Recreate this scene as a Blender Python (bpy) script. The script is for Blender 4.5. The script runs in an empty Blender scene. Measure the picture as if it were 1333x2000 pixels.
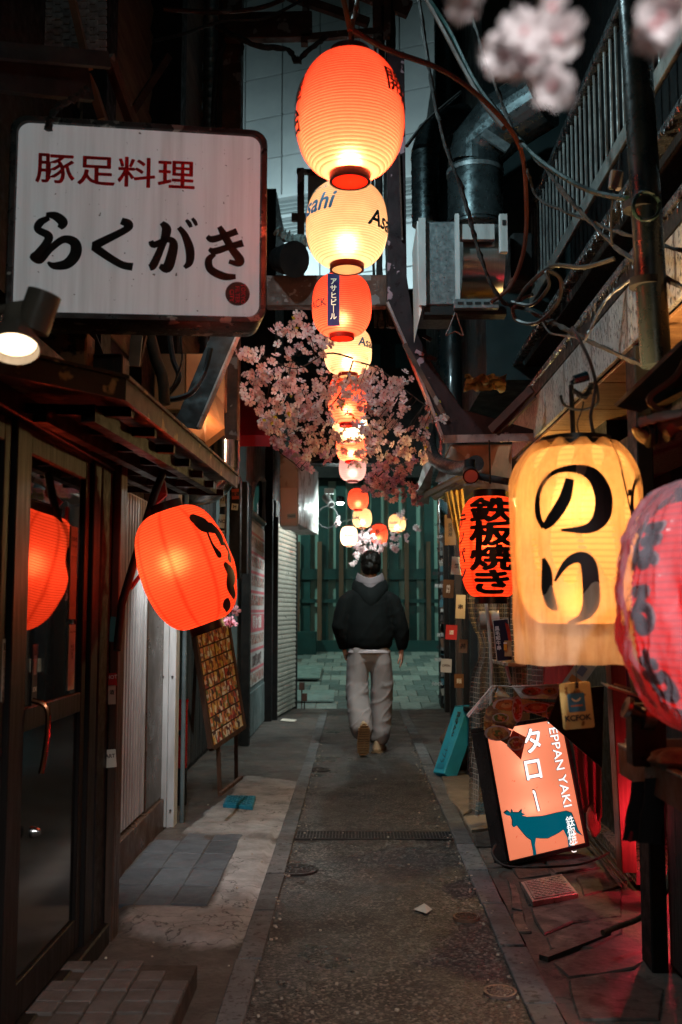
import bpy, bmesh, math, random
from mathutils import Vector, Matrix, Euler, noise as mnoise
R = math.radians
rnd = random.Random(7)
SC = bpy.context.scene
COL = SC.collection
# ------------------------------------------------------------------ camera
F = 1944.0                      # focal length in pixels of the 1333x2000 photograph
PITCH, YAW, CAMZ = math.atan(190/1944), R(0.84), 1.3
cam_d = bpy.data.cameras.new('camera'); cam = bpy.data.objects.new('camera', cam_d); COL.objects.link(cam)
cam_d.sensor_fit = 'VERTICAL'; cam_d.sensor_height = 36; cam_d.sensor_width = 24; cam_d.lens = F/2000*36
cam_d.clip_start = .05; cam_d.clip_end = 400
cam.location = (0, 0, CAMZ); cam.rotation_euler = (R(90)+PITCH, 0, YAW)
cam_d.dof.use_dof = True; cam_d.dof.focus_distance = 5.2; cam_d.dof.aperture_fstop = 3.6
SC.camera = cam
# ------------------------------------------------------------------ night sky, exposure
W = bpy.data.worlds.new('World'); SC.world = W; W.use_nodes = True
wn = W.node_tree.nodes; wl = W.node_tree.links
bg = wn['Background']; sky = wn.new('ShaderNodeTexSky'); sky.sky_type = 'NISHITA'; sky.sun_disc = False
sky.sun_elevation = R(-1.5); sky.sun_rotation = R(200)
wt = wn.new('ShaderNodeMix'); wt.data_type = 'RGBA'; wt.blend_type = 'MULTIPLY'; wt.inputs[0].default_value = 1
wt.inputs[7].default_value = (.42, 1.0, .92, 1)
wl.new(sky.outputs[0], wt.inputs[6]); wl.new(wt.outputs[2], bg.inputs[0]); bg.inputs[1].default_value = 0.05
SC.view_settings.view_transform = 'Standard'; SC.view_settings.look = 'None'
SC.view_settings.gamma = 1; SC.view_settings.exposure = 0.35; SC.view_settings.use_curve_mapping = False
SC.render.engine = 'CYCLES'
cy = SC.cycles
cy.use_denoising = True; cy.max_bounces = 7; cy.diffuse_bounces = 3; cy.glossy_bounces = 3
cy.transmission_bounces = 6; cy.transparent_max_bounces = 12; cy.sample_clamp_indirect = 4; cy.caustics_reflective = False; cy.caustics_refractive = False
# ------------------------------------------------------------------ helpers
_f = Vector((-math.sin(YAW)*math.cos(PITCH), math.cos(YAW)*math.cos(PITCH), math.sin(PITCH)))
_r = Vector((math.cos(YAW), math.sin(YAW), 0)); _u = _r.cross(_f)
def P(px, py, Y):
    d = _f + _r*((px-666.5)/F) + _u*((1000-py)/F)
    return Vector((0, 0, CAMZ)) + d*(Y/d.y)
def PX(px, py, X):
    d = _f + _r*((px-666.5)/F) + _u*((1000-py)/F)
    return Vector((0, 0, CAMZ)) + d*(X/d.x)
def G(px, py, z=0.0):
    d = _f + _r*((px-666.5)/F) + _u*((1000-py)/F)
    return Vector((0, 0, CAMZ)) + d*((z-CAMZ)/d.z)
def wmat(o):
    m = o.matrix_parent_inverse @ o.matrix_basis if o.parent else o.matrix_basis.copy()
    return wmat(o.parent) @ m if o.parent else m
def tag(o, label=None, cat=None, group=None, kind=None):
    if label: o['label'] = label
    if cat: o['category'] = cat
    if group: o['group'] = group
    if kind: o['kind'] = kind
    return o
def thing(name, label, cat, loc=(0,0,0), rot=(0,0,0), group=None):
    o = bpy.data.objects.new(name, None); COL.objects.link(o); o.empty_display_size = .05
    o.location = loc; o.rotation_euler = rot
    return tag(o, label, cat, group)
def adopt(o, parent):
    pm = wmat(parent); o.parent = parent; o.matrix_parent_inverse = pm.inverted()
def setmat(me, m):
    if isinstance(m, (list, tuple)):
        for k in m: me.materials.append(k)
    else: me.materials.append(m)
class MB:
    def __init__(s): s.v = []; s.f = []; s.mi = []; s.cur = 0
    def add(s, vs, fs):
        n = len(s.v); s.v += [Vector(a) for a in vs]; s.f += [tuple(i+n for i in f) for f in fs]; s.mi += [s.cur]*len(fs); return s
    def m(s, i): s.cur = i; return s
    def box(s, x0, x1, y0, y1, z0, z1):
        vs = [(x, y, z) for z in (z0, z1) for y in (y0, y1) for x in (x0, x1)]
        return s.add(vs, [(0,2,3,1), (4,5,7,6), (0,1,5,4), (2,6,7,3), (0,4,6,2), (1,3,7,5)])
    def obox(s, c, sx, sy, sz, rot=None):          # oriented box, half sizes
        M = rot if rot is not None else Matrix.Identity(3)
        vs = [Vector(c) + M @ Vector((x, y, z)) for z in (-sz, sz) for y in (-sy, sy) for x in (-sx, sx)]
        return s.add(vs, [(0,2,3,1), (4,5,7,6), (0,1,5,4), (2,6,7,3), (0,4,6,2), (1,3,7,5)])
    def bar(s, a, b, w, h, up=(0,0,1)):            # rectangular bar from a to b
        a, b = Vector(a), Vector(b); d = (b-a).normalized(); up = Vector(up)
        if abs(d.dot(up)) > .98: up = Vector((0,1,0))
        x = d.cross(up).normalized(); y = x.cross(d)
        vs = [p + x*sx*w/2 + y*sy*h/2 for p in (a, b) for sx, sy in ((-1,-1),(1,-1),(1,1),(-1,1))]
        return s.add(vs, [(3,2,1,0), (4,5,6,7), (0,1,5,4), (1,2,6,5), (2,3,7,6), (3,0,4,7)])
    def tube(s, pts, r, n=8, cap=True, wob=0):
        pts = [Vector(p) for p in pts]; k = len(pts)
        rr = r if isinstance(r, (list, tuple)) else [r]*k
        base = len(s.v); prev = None
        for i, p in enumerate(pts):
            t = (pts[min(i+1, k-1)] - pts[max(i-1, 0)]).normalized()
            if prev is None:
                up = Vector((0,0,1)) if abs(t.z) < .9 else Vector((1,0,0)); x = t.cross(up).normalized()
            else:
                x = prev - t*prev.dot(t)
                x = x.normalized() if x.length > 1e-6 else t.orthogonal().normalized()
            prev = x; y = t.cross(x)
            for j in range(n):
                a = j/n*2*math.pi; q = rr[i]*(1+(rnd.uniform(-wob, wob) if wob else 0))
                s.v.append(p + (x*math.cos(a)+y*math.sin(a))*q)
        for i in range(k-1):
            for j in range(n):
                a = base+i*n+j; b = base+i*n+(j+1) % n
                s.f.append((a, b, b+n, a+n)); s.mi.append(s.cur)
        if cap:
            s.f.append(tuple(base+j for j in range(n))[::-1]); s.f.append(tuple(base+(k-1)*n+j for j in range(n))); s.mi += [s.cur]*2
        return s
    def lathe(s, prof, n=32, c=(0,0,0), cap=False):
        base = len(s.v); k = len(prof)
        for r_, z in prof:
            for j in range(n):
                a = j/n*2*math.pi; s.v.append(Vector((c[0]+r_*math.cos(a), c[1]+r_*math.sin(a), c[2]+z)))
        for i in range(k-1):
            for j in range(n):
                a = base+i*n+j; b = base+i*n+(j+1) % n
                s.f.append((a, b, b+n, a+n)); s.mi.append(s.cur)
        if cap:
            s.f.append(tuple(base+j for j in range(n))[::-1]); s.f.append(tuple(base+(k-1)*n+j for j in range(n))); s.mi += [s.cur]*2
        return s
    def prism(s, poly, h):                         # planar 3-d polygon extruded along vector h
        n = len(poly); h = Vector(h); poly = [Vector(p) for p in poly]
        return s.add(poly+[p+h for p in poly], [tuple(range(n))[::-1], tuple(range(n, 2*n))] + [(i, (i+1) % n, (i+1) % n+n, i+n) for i in range(n)])
    def grid(s, fn, nu, nv):
        base = len(s.v)
        for j in range(nv+1):
            for i in range(nu+1): s.v.append(Vector(fn(i/nu, j/nv)))
        for j in range(nv):
            for i in range(nu):
                a = base+j*(nu+1)+i; s.f.append((a, a+1, a+nu+2, a+nu+1)); s.mi.append(s.cur)
        return s
    def build(s, name, mat, parent=None, local=False, smooth=False, bevel=0, label=None, cat=None, group=None, kind=None, solid=0, center=True, seg=1):
        me = bpy.data.meshes.new(name)
        c = Vector((0,0,0))
        if center and not local and s.v:
            lo = Vector([min(v[i] for v in s.v) for i in range(3)]); hi = Vector([max(v[i] for v in s.v) for i in range(3)])
            c = Vector(((lo.x+hi.x)/2, (lo.y+hi.y)/2, lo.z))
        me.from_pydata([v-c for v in s.v], [], s.f); setmat(me, mat)
        if any(s.mi): me.polygons.foreach_set('material_index', s.mi)
        bm = bmesh.new(); bm.from_mesh(me)
        bmesh.ops.recalc_face_normals(bm, faces=bm.faces)
        if bevel:
            es = [e for e in bm.edges if len(e.link_faces) == 2 and e.calc_face_angle(0) > .6]
            bmesh.ops.bevel(bm, geom=es, offset=bevel, segments=seg, affect='EDGES', clamp_overlap=True)
        bm.to_mesh(me); bm.free()
        if smooth: me.shade_smooth(); me.set_sharp_from_angle(angle=R(42))
        o = bpy.data.objects.new(name, me); COL.objects.link(o)
        if local: o.parent = parent
        else:
            o.location = c
            if parent is not None: adopt(o, parent)
        if solid:
            md = o.modifiers.new('thickness', 'SOLIDIFY'); md.thickness = solid; md.offset = 0
        return tag(o, label, cat, group, kind)
def crom(pts, n=8):                                # catmull-rom through points (tuples or vectors of any size)
    pts = [tuple(p) for p in pts]; P4 = [pts[0]]+pts+[pts[-1]]; out = []
    for i in range(1, len(P4)-2):
        a, b, c, d = P4[i-1:i+3]
        for k in range(n):
            t = k/n
            out.append(tuple(.5*((2*b[j])+(-a[j]+c[j])*t+(2*a[j]-5*b[j]+4*c[j]-d[j])*t*t+(-a[j]+3*b[j]-3*c[j]+d[j])*t**3) for j in range(len(b))))
    out.append(pts[-1]); return out
def instance(o, loc=None, rot=None, parent=None, scale=None):
    c = o.copy(); COL.objects.link(c)
    if loc is not None: c.location = loc
    if rot is not None: c.rotation_euler = rot
    if scale is not None: c.scale = scale
    if parent is not None: c.parent = parent
    return c
def copy_tree(o, parent=None):
    c = o.copy(); COL.objects.link(c)
    if parent is not None: c.parent = parent
    for ch in [x for x in COL.objects if x.parent == o]: copy_tree(ch, c)
    return c
# ------------------------------------------------------------------ materials
MATS = {}
def nt(name):
    m = bpy.data.materials.new(name); m.use_nodes = True; t = m.node_tree
    return m, t, t.nodes, t.links, t.nodes['Principled BSDF']
def mixc(n, l, fac, a, b, mode='MIX'):
    x = n.new('ShaderNodeMix'); x.data_type = 'RGBA'; x.blend_type = mode
    for i, v in ((0, fac), (6, a), (7, b)):
        if hasattr(v, 'is_output') or isinstance(v, bpy.types.NodeSocket): l.new(v, x.inputs[i])
        elif i == 0: x.inputs[0].default_value = v
        else: x.inputs[i].default_value = tuple(v)+(1,) if len(v) == 3 else v
    return x.outputs[2]
def ramp(n, l, src, stops):
    r = n.new('ShaderNodeValToRGB'); e = r.color_ramp.elements
    while len(e) < len(stops): e.new(.5)
    for k, (p, c) in enumerate(stops):
        e[k].position = p; e[k].color = (c, c, c, 1) if isinstance(c, (int, float)) else tuple(c)+(1,)
    l.new(src, r.inputs[0]); return r.outputs[0]
def coords(n, l, scale=(1,1,1), rand=True, kind='Object'):
    tc = n.new('ShaderNodeTexCoord'); mp = n.new('ShaderNodeMapping'); mp.inputs['Scale'].default_value = scale
    l.new(tc.outputs[kind], mp.inputs[0])
    if rand:
        oi = n.new('ShaderNodeObjectInfo'); mm = n.new('ShaderNodeMath'); mm.operation = 'MULTIPLY'; mm.inputs[1].default_value = 37
        l.new(oi.outputs['Random'], mm.inputs[0]); cx = n.new('ShaderNodeCombineXYZ')
        for i in range(3): l.new(mm.outputs[0], cx.inputs[i])
        l.new(cx.outputs[0], mp.inputs['Location'])
    return mp.outputs[0]
def noise(n, l, vec, scale, detail=5, rough=.6, dist=0):
    t = n.new('ShaderNodeTexNoise'); t.inputs['Scale'].default_value = scale; t.inputs['Detail'].default_value = detail
    t.inputs['Roughness'].default_value = rough; t.inputs['Distortion'].default_value = dist; l.new(vec, t.inputs['Vector']); return t.outputs[0]
def grime(name, c1, c2=None, scale=6, rough=.6, rvar=.2, metal=0, bump=.15, bscale=40, stretch=(1,1,1), lo=.35, hi=.7, spots=None, spotscale=30, spotw=.1, trans=0, var=.25, coat=0):
    """surface whose two tones are spread by noise; optional third tone in speckles"""
    if name in MATS: return MATS[name]
    m, t, n, l, b = nt(name); MATS[name] = m
    c2 = c2 or tuple(c*.5 for c in c1)
    v = coords(n, l, stretch)
    f = noise(n, l, v, scale)
    fr = ramp(n, l, f, [(lo, 0), (hi, 1)])
    col = mixc(n, l, fr, c1, c2)
    if var:
        oi = n.new('ShaderNodeObjectInfo'); vr = n.new('ShaderNodeMapRange'); l.new(oi.outputs['Random'], vr.inputs[0])
        vr.inputs[3].default_value = 1-var; vr.inputs[4].default_value = 1+var*.5
        hsv = n.new('ShaderNodeHueSaturation'); l.new(vr.outputs[0], hsv.inputs['Value']); l.new(col, hsv.inputs['Color']); col = hsv.outputs[0]
    if spots:
        sv = noise(n, l, v, spotscale, 3, .5); sf = ramp(n, l, sv, [(.62-spotw, 0), (.62, 1)]); col = mixc(n, l, sf, col, spots)
    l.new(col, b.inputs['Base Color'])
    rr = n.new('ShaderNodeMapRange'); l.new(noise(n, l, v, scale*2.3, 4), rr.inputs[0])
    rr.inputs[1].default_value = .3; rr.inputs[2].default_value = .7; rr.inputs[3].default_value = max(.03, rough-rvar); rr.inputs[4].default_value = min(1, rough+rvar)
    l.new(rr.outputs[0], b.inputs['Roughness']); b.inputs['Metallic'].default_value = metal
    b.inputs['Coat Weight'].default_value = coat; b.inputs['Specular IOR Level'].default_value = .5 if coat or rough < .35 else .22
    if bump:
        bp = n.new('ShaderNodeBump'); bp.inputs['Strength'].default_value = bump; bp.inputs['Distance'].default_value = .01
        l.new(noise(n, l, v, bscale, 6, .65), bp.inputs['Height']); l.new(bp.outputs[0], b.inputs['Normal'])
    return m
def flat(name, c, rough=.5, metal=0, spec=.5):
    if name in MATS: return MATS[name]
    m, t, n, l, b = nt(name); MATS[name] = m
    b.inputs['Base Color'].default_value = tuple(c)+(1,); b.inputs['Roughness'].default_value = rough; b.inputs['Metallic'].default_value = metal
    b.inputs['Specular IOR Level'].default_value = spec
    return m
def glow(name, c, s):
    if name in MATS: return MATS[name]
    m, t, n, l, b = nt(name); MATS[name] = m
    b.inputs['Base Color'].default_value = (.4,.4,.4,1); b.inputs['Emission Color'].default_value = tuple(c)+(1,); b.inputs['Emission Strength'].default_value = s
    return m
def paper(name, c, emit, dirt=(.6,.5,.4), mix=.75, rib=.55, fold=0, egam=1.0, core=.95):
    """lantern paper: lets light through, a little glow of its own fill; hoop lines read darker from the 'rib' attribute"""
    if name in MATS: return MATS[name]
    m, t, n, l, b = nt(name); MATS[name] = m
    out = n['Material Output']
    v = coords(n, l)
    f = ramp(n, l, noise(n, l, v, 9, 6, .7), [(.25, .78), (.75, 1)])
    col = mixc(n, l, 1, c, f, 'MULTIPLY')
    at = n.new('ShaderNodeAttribute'); at.attribute_name = 'rib'
    dk = n.new('ShaderNodeMath'); dk.operation = 'MULTIPLY'; dk.inputs[1].default_value = rib; l.new(at.outputs['Fac'], dk.inputs[0])
    col = mixc(n, l, dk.outputs[0], col, tuple(x*y for x, y in zip(c, (.4,.2,.12))))
    tr = n.new('ShaderNodeBsdfTranslucent'); l.new(col, tr.inputs[0])
    l.new(col, b.inputs['Base Color']); b.inputs['Roughness'].default_value = .55; b.inputs['Specular IOR Level'].default_value = .35
    bp = n.new('ShaderNodeBump'); bp.inputs['Strength'].default_value = .3; bp.inputs['Distance'].default_value = .004
    l.new(noise(n, l, v, 45, 5, .6), bp.inputs['Height']); l.new(bp.outputs[0], b.inputs['Normal'])
    rf = n.new('ShaderNodeBsdfRefraction'); rf.inputs['Roughness'].default_value = core; rf.inputs['IOR'].default_value = 1.25; l.new(col, rf.inputs[0])
    m0 = n.new('ShaderNodeMixShader'); m0.inputs[0].default_value = .33; l.new(tr.outputs[0], m0.inputs[1]); l.new(rf.outputs[0], m0.inputs[2])
    mx = n.new('ShaderNodeMixShader'); mx.inputs[0].default_value = mix; l.new(b.outputs[0], mx.inputs[1]); l.new(m0.outputs[0], mx.inputs[2])
    em = n.new('ShaderNodeEmission'); em.inputs[1].default_value = emit; gm = n.new('ShaderNodeGamma'); gm.inputs[1].default_value = egam; l.new(col, gm.inputs[0]); l.new(gm.outputs[0], em.inputs[0])
    ad = n.new('ShaderNodeAddShader'); l.new(mx.outputs[0], ad.inputs[0]); l.new(em.outputs[0], ad.inputs[1]); l.new(ad.outputs[0], out.inputs[0])
    return m
def sheetmat(name, c, rough=.3, trans=.5, mix=.5, bump=.3, bscale=12, clear=0, vary=None):
    """thin cloth, petal or plastic sheet: part diffuse, part translucent, part clear"""
    if name in MATS: return MATS[name]
    m, t, n, l, b = nt(name); MATS[name] = m
    v = coords(n, l); f = ramp(n, l, noise(n, l, v, 7, 6, .7), [(.3, .75), (.7, 1)]); col = mixc(n, l, 1, c, f, 'MULTIPLY')
    if vary:
        oi = n.new('ShaderNodeObjectInfo'); col = mixc(n, l, ramp(n, l, oi.outputs['Random'], [(0, 0), (1, 1)]), col, vary)
    l.new(col, b.inputs['Base Color']); b.inputs['Roughness'].default_value = rough
    bp = n.new('ShaderNodeBump'); bp.inputs['Strength'].default_value = bump; bp.inputs['Distance'].default_value = .01
    l.new(noise(n, l, v, bscale, 5, .6), bp.inputs['Height']); l.new(bp.outputs[0], b.inputs['Normal'])
    tr = n.new('ShaderNodeBsdfTranslucent'); l.new(col, tr.inputs[0])
    mx = n.new('ShaderNodeMixShader'); mx.inputs[0].default_value = mix; l.new(b.outputs[0], mx.inputs[1]); l.new(tr.outputs[0], mx.inputs[2])
    o = mx.outputs[0]
    if clear:
        tp = n.new('ShaderNodeBsdfTransparent'); fr = n.new('ShaderNodeFresnel'); fr.inputs[0].default_value = 1.4
        m2 = n.new('ShaderNodeMixShader'); mm = n.new('ShaderNodeMath'); mm.operation = 'MULTIPLY_ADD'; l.new(fr.outputs[0], mm.inputs[0])
        mm.inputs[1].default_value = -1.2; mm.inputs[2].default_value = clear; mm.use_clamp = True
        l.new(mm.outputs[0], m2.inputs[0]); l.new(o, m2.inputs[1]); l.new(tp.outputs[0], m2.inputs[2]); o = m2.outputs[0]
    l.new(o, n['Material Output'].inputs[0])
    return m
# ------------------------------------------------------------------ lettering
def glyphs(body, size, bold=0, vertical=False, shear=0, spacing=1.0, line=1.0):
    """2-d mesh data (verts, tris) of a text, centred on the origin"""
    cu = bpy.data.curves.new('t', 'FONT'); cu.body = '\n'.join(body) if vertical else body
    cu.size = size; cu.align_x = 'CENTER'; cu.align_y = 'CENTER'; cu.resolution_u = 3; cu.shear = shear
    cu.space_line = line; cu.space_character = spacing; cu.fill_mode = 'FRONT'
    o = bpy.data.objects.new('t', cu); COL.objects.link(o); bpy.context.view_layer.update()
    me = bpy.data.meshes.new_from_object(o.evaluated_get(bpy.context.evaluated_depsgraph_get()))
    vs = [v.co.copy() for v in me.vertices]; fs = [tuple(p.vertices) for p in me.polygons]
    bpy.data.objects.remove(o); bpy.data.curves.remove(cu); bpy.data.meshes.remove(me)
    if vs:
        cx = (min(v.x for v in vs)+max(v.x for v in vs))/2; cyy = (min(v.y for v in vs)+max(v.y for v in vs))/2
        for v in vs: v.x -= cx; v.y -= cyy
        if bold:                                  # thicken by overlaying shifted copies, each a hair further out
            ks = 8 if bold > .03 else 5; n0 = len(vs); V2 = list(vs); F2 = list(fs)
            for k in range(ks):
                a = k/ks*2*math.pi; d = Vector((math.cos(a)*bold*size*.8, math.sin(a)*bold*size*.8, -.00003*(k+1)))
                V2 += [v+d for v in vs]; F2 += [tuple(i+n0*(k+1) for i in f) for f in fs]
            vs, fs = V2, F2
    return vs, fs
def strokes(sts, n=7):
    """brush strokes [(x, y, width)...] as 2-d ribbons with round ends"""
    V = []; Fc = []
    for st in sts:
        pts = crom(st, n); L = []; Rr = []
        for i, p in enumerate(pts):
            a = pts[max(i-1, 0)]; b = pts[min(i+1, len(pts)-1)]
            d = Vector((b[0]-a[0], b[1]-a[1])); d = d.normalized() if d.length > 1e-9 else Vector((1, 0)); q = Vector((-d.y, d.x))*p[2]/2
            L.append((p[0]+q.x, p[1]+q.y)); Rr.append((p[0]-q.x, p[1]-q.y))
        b0 = len(V)
        for a, b in zip(L, Rr): V += [Vector((*a, 0)), Vector((*b, 0))]
        for i in range(len(pts)-1): Fc.append((b0+2*i, b0+2*i+1, b0+2*i+3, b0+2*i+2))
        for p, k in ((pts[0], 0), (pts[-1], 1)):
            if p[2] < .03: continue
            c0 = len(V); V += [Vector((p[0]+p[2]/2*math.cos(a/10*2*math.pi), p[1]+p[2]/2*math.sin(a/10*2*math.pi), 0)) for a in range(10)]
            Fc.append(tuple(range(c0, c0+10)))
    return V, Fc
def decal(name, g, mat, parent, place, local=True, cut=0, label=None):
    """lays 2-d glyph data on a surface: place(x, y) -> point; cut = subdivision step for bending"""
    vs, fs = g
    bm = bmesh.new(); bv = [bm.verts.new(v) for v in vs]
    for f in fs:
        try: bm.faces.new([bv[i] for i in f])
        except ValueError: pass
    if cut and bv:
        for ax in (0, 1):
            lo = min(v[ax] for v in vs); hi = max(v[ax] for v in vs); k = math.floor(lo/cut)*cut
            while k < hi:
                no = Vector((1,0,0)) if ax == 0 else Vector((0,1,0))
                bmesh.ops.bisect_plane(bm, geom=bm.verts[:]+bm.edges[:]+bm.faces[:], plane_co=no*k, plane_no=no); k += cut
    for v in bm.verts:
        x, y, z = v.co; p0 = Vector(place(x, y))
        if z:
            e = 1e-3; nn = (Vector(place(x+e, y))-p0).cross(Vector(place(x, y+e))-p0); nn.normalize(); p0 = p0+nn*z
        v.co = p0
    me = bpy.data.meshes.new(name); bm.to_mesh(me); bm.free(); setmat(me, mat)
    o = bpy.data.objects.new(name, me); COL.objects.link(o)
    if parent is not None:
        if local: o.parent = parent
        else: adopt(o, parent)
    if label: o['label'] = label
    return o
def plane_place(o, ux, uy, off=0.0):
    o, ux, uy = Vector(o), Vector(ux).normalized(), Vector(uy).normalized(); nrm = ux.cross(uy)*off
    return lambda x, y: o + ux*x + uy*y + nrm
def lamp(name, loc, power, color, size=.03, parent=None, kind='POINT', rot=None, spot=None, local=False, sx=None, sy=None):
    d = bpy.data.lights.new(name, kind); d.energy = power; d.color = color
    if kind in ('POINT', 'SPOT'): d.shadow_soft_size = size
    if kind == 'AREA':
        d.shape = 'RECTANGLE'; d.size = sx; d.size_y = sy
    if kind == 'SPOT': d.spot_size = R(spot or 90); d.spot_blend = .6
    o = bpy.data.objects.new(name, d); COL.objects.link(o); o.location = loc
    if rot is not None: o.rotation_euler = rot
    if parent is not None:
        if local: o.parent = parent
        else: adopt(o, parent)
    return o
def aim(a, b): return (Vector(b)-Vector(a)).to_track_quat('-Z', 'Y').to_euler()
def patchwork(name, cols, scale=60, rough=.35, dim=1.0, seed=0):
    """small print: irregular cells of a few inks, as photo cards look from a distance"""
    if name in MATS: return MATS[name]
    m, t, n, l, b = nt(name); MATS[name] = m; v = coords(n, l)
    vo = n.new('ShaderNodeTexVoronoi'); vo.inputs['Scale'].default_value = scale; vo.inputs['Randomness'].default_value = .9; l.new(v, vo.inputs['Vector'])
    sp = n.new('ShaderNodeSeparateColor'); l.new(vo.outputs['Color'], sp.inputs[0]); k = len(cols)
    r = n.new('ShaderNodeValToRGB'); r.color_ramp.interpolation = 'CONSTANT'; e = r.color_ramp.elements
    while len(e) < k: e.new(.5)
    for i, c in enumerate(cols): e[i].position = i/k; e[i].color = tuple(x*dim for x in c)+(1,)
    l.new(sp.outputs[0], r.inputs[0]); l.new(mixc(n, l, ramp(n, l, noise(n, l, v, scale*3, 3), [(.45, 0), (.8, .6)]), r.outputs[0], (.05,.03,.02)), b.inputs['Base Color'])
    b.inputs['Roughness'].default_value = rough; b.inputs['Coat Weight'].default_value = .4; return m
# common materials
BLACK = grime('black_paint', (.006,.007,.008), (.016,.015,.014), 8, .6, .2, bump=.1)
DARKWOOD = grime('dark_wood', (.022,.014,.01), (.01,.007,.005), 5, .5, .2, stretch=(6,6,1), bump=.3, bscale=12)
RUST = grime('rusty_steel', (.05,.03,.024), (.11,.05,.035), 7, .55, .2, metal=.3, bump=.4, bscale=25, spots=(.2,.16,.15), spotscale=9, spotw=.03)
GALV = grime('galvanised_steel', (.38,.42,.43), (.2,.23,.24), 30, .38, .12, metal=.75, bump=.12, bscale=50)
DUCT = grime('dark_duct_steel', (.12,.15,.155), (.05,.065,.07), 9, .3, .12, metal=.8, bump=.1)
CABLE = grime('black_cable', (.02,.02,.022), (.05,.045,.04), 14, .45, .15, bump=.5, bscale=60)
DUSTY = grime('dusty_cable', (.055,.05,.046), (.012,.011,.011), 30, .75, .15, bump=1, bscale=90)
BROWNCABLE = grime('brown_cable', (.16,.05,.03), (.08,.028,.02), 14, .38, .12)
INK = flat('black_ink', (.008,.008,.008), .5)
WHITEP = grime('white_metal_paint', (.55,.56,.55), (.38,.38,.36), 5, .42, .1, stretch=(4,4,.6), bump=.08)
# ================================================================== GROUND
def noise2(x, y, s=1.0, z=0.0): return mnoise.noise(Vector((x*s, y*s, z)))
ASPH, t_, n_, l_, b_ = nt('asphalt'); MATS['asphalt'] = ASPH
v_ = coords(n_, l_, rand=False)
vo = n_.new('ShaderNodeTexVoronoi'); vo.inputs['Scale'].default_value = 98; l_.new(v_, vo.inputs['Vector'])
sel = ramp(n_, l_, vo.outputs['Color'], [(.55, 0), (.9, 1)])
big = ramp(n_, l_, noise(n_, l_, v_, 1.6, 6, .65, .3), [(.35, 0), (.65, 1)])
edge = ramp(n_, l_, vo.outputs['Distance'], [(.0, 1), (.5, 0)])
c_ = mixc(n_, l_, sel, (.010,.0095,.009), (.25,.22,.19)); bigh = n_.new('ShaderNodeMath'); bigh.operation = 'MULTIPLY'; bigh.inputs[1].default_value = .7; l_.new(big, bigh.inputs[0]); c_ = mixc(n_, l_, bigh.outputs[0], c_, (.024,.022,.021))
c_ = mixc(n_, l_, ramp(n_, l_, noise(n_, l_, v_, 300, 2), [(.5, 0), (.8, .5)]), c_, (.012,.012,.012))
l_.new(c_, b_.inputs['Base Color'])
rr_ = ramp(n_, l_, noise(n_, l_, v_, 2.2, 5, .6), [(.35, .27), (.65, .65)]); l_.new(rr_, b_.inputs['Roughness'])
bp_ = n_.new('ShaderNodeBump'); bp_.inputs['Strength'].default_value = .9; bp_.inputs['Distance'].default_value = .006
l_.new(edge, bp_.inputs['Height'])
bp2 = n_.new('ShaderNodeBump'); bp2.inputs['Strength'].default_value = .5; bp2.inputs['Distance'].default_value = .02; l_.new(noise(n_, l_, v_, 25, 6, .7), bp2.inputs['Height']); l_.new(bp_.outputs[0], bp2.inputs['Normal']); l_.new(bp2.outputs[0], b_.inputs['Normal'])
CONC = grime('sidewalk_concrete', (.17,.145,.12), (.08,.068,.058), 3.5, .6, .2, bump=.5, bscale=30, spots=(.03,.027,.025), spotscale=14, spotw=.04, var=0)
CURB = grime('curb_concrete', (.14,.14,.14), (.075,.072,.07), 5, .6, .15, bump=.35, bscale=45, spots=(.05,.045,.04), spotscale=50, spotw=.03, var=.3)
SLATE = grime('slate_paver', (.10,.115,.125), (.06,.068,.078), 6, .5, .15, bump=.35, bscale=20, var=.25)
TILE = grime('footway_tile', (.13,.108,.098), (.08,.066,.058), 9, .6, .15, bump=.6, bscale=90, var=.15)
STONE = grime('flag_stone', (.1,.083,.075), (.045,.038,.035), 5, .5, .2, bump=.6, bscale=18, spots=(.03,.025,.022), spotscale=18, spotw=.05, var=.4)

g = MB(); g.box(-60, 60, -30, 90, -.3, -.06); g.build('ground', grime('packed_earth', (.05,.045,.04), scale=2, rough=.9), kind='structure')
def undul(x, y, a): return a*(noise2(x, y, 2.2)+.5*noise2(x, y, 6))
g = MB(); g.grid(lambda u, v: (lambda x, y: (x, y, undul(x, y, .006)))(-.4+1.0*u, .8+12.45*v), 30, 320)
g.build('asphalt_lane', ASPH, kind='structure', smooth=True, center=False)
# left sidewalk: a height field whose pale patch is a thicker coat of mortar
def inpoly(x, y, poly):
    c = False; j = len(poly)-1
    for i in range(len(poly)):
        if (poly[i][1] > y) != (poly[j][1] > y) and x < (poly[j][0]-poly[i][0])*(y-poly[i][1])/(poly[j][1]-poly[i][1])+poly[i][0]: c = not c
        j = i
    return c
def gp(pts, z=.04): return [tuple(G(a, b, z))[:2] for a, b in pts]
patch_near = gp([(235,1770),(262,1806),(330,1822),(440,1836),(475,1828),(503,1760),(553,1640),(470,1628),(452,1655),(420,1766),(300,1764)])
patch_step = gp([(235,1700),(235,1800),(300,1812),(440,1836),(475,1828),(503,1760),(560,1625),(500,1600),(330,1600)])
patch_far = gp([(360,1625),(400,1580),(455,1540),(478,1508),(520,1512),(585,1520),(572,1575),(556,1612),(540,1630),(470,1626)])
CONCP, t_, n_, l_, b_ = nt('patched_concrete'); v_ = coords(n_, l_, rand=False)
at_ = n_.new('ShaderNodeAttribute'); at_.attribute_name = 'pale'
base_ = mixc(n_, l_, ramp(n_, l_, noise(n_, l_, v_, 3, 6, .7), [(.35, 0), (.65, 1)]), (.085,.07,.058), (.04,.034,.03))
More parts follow.
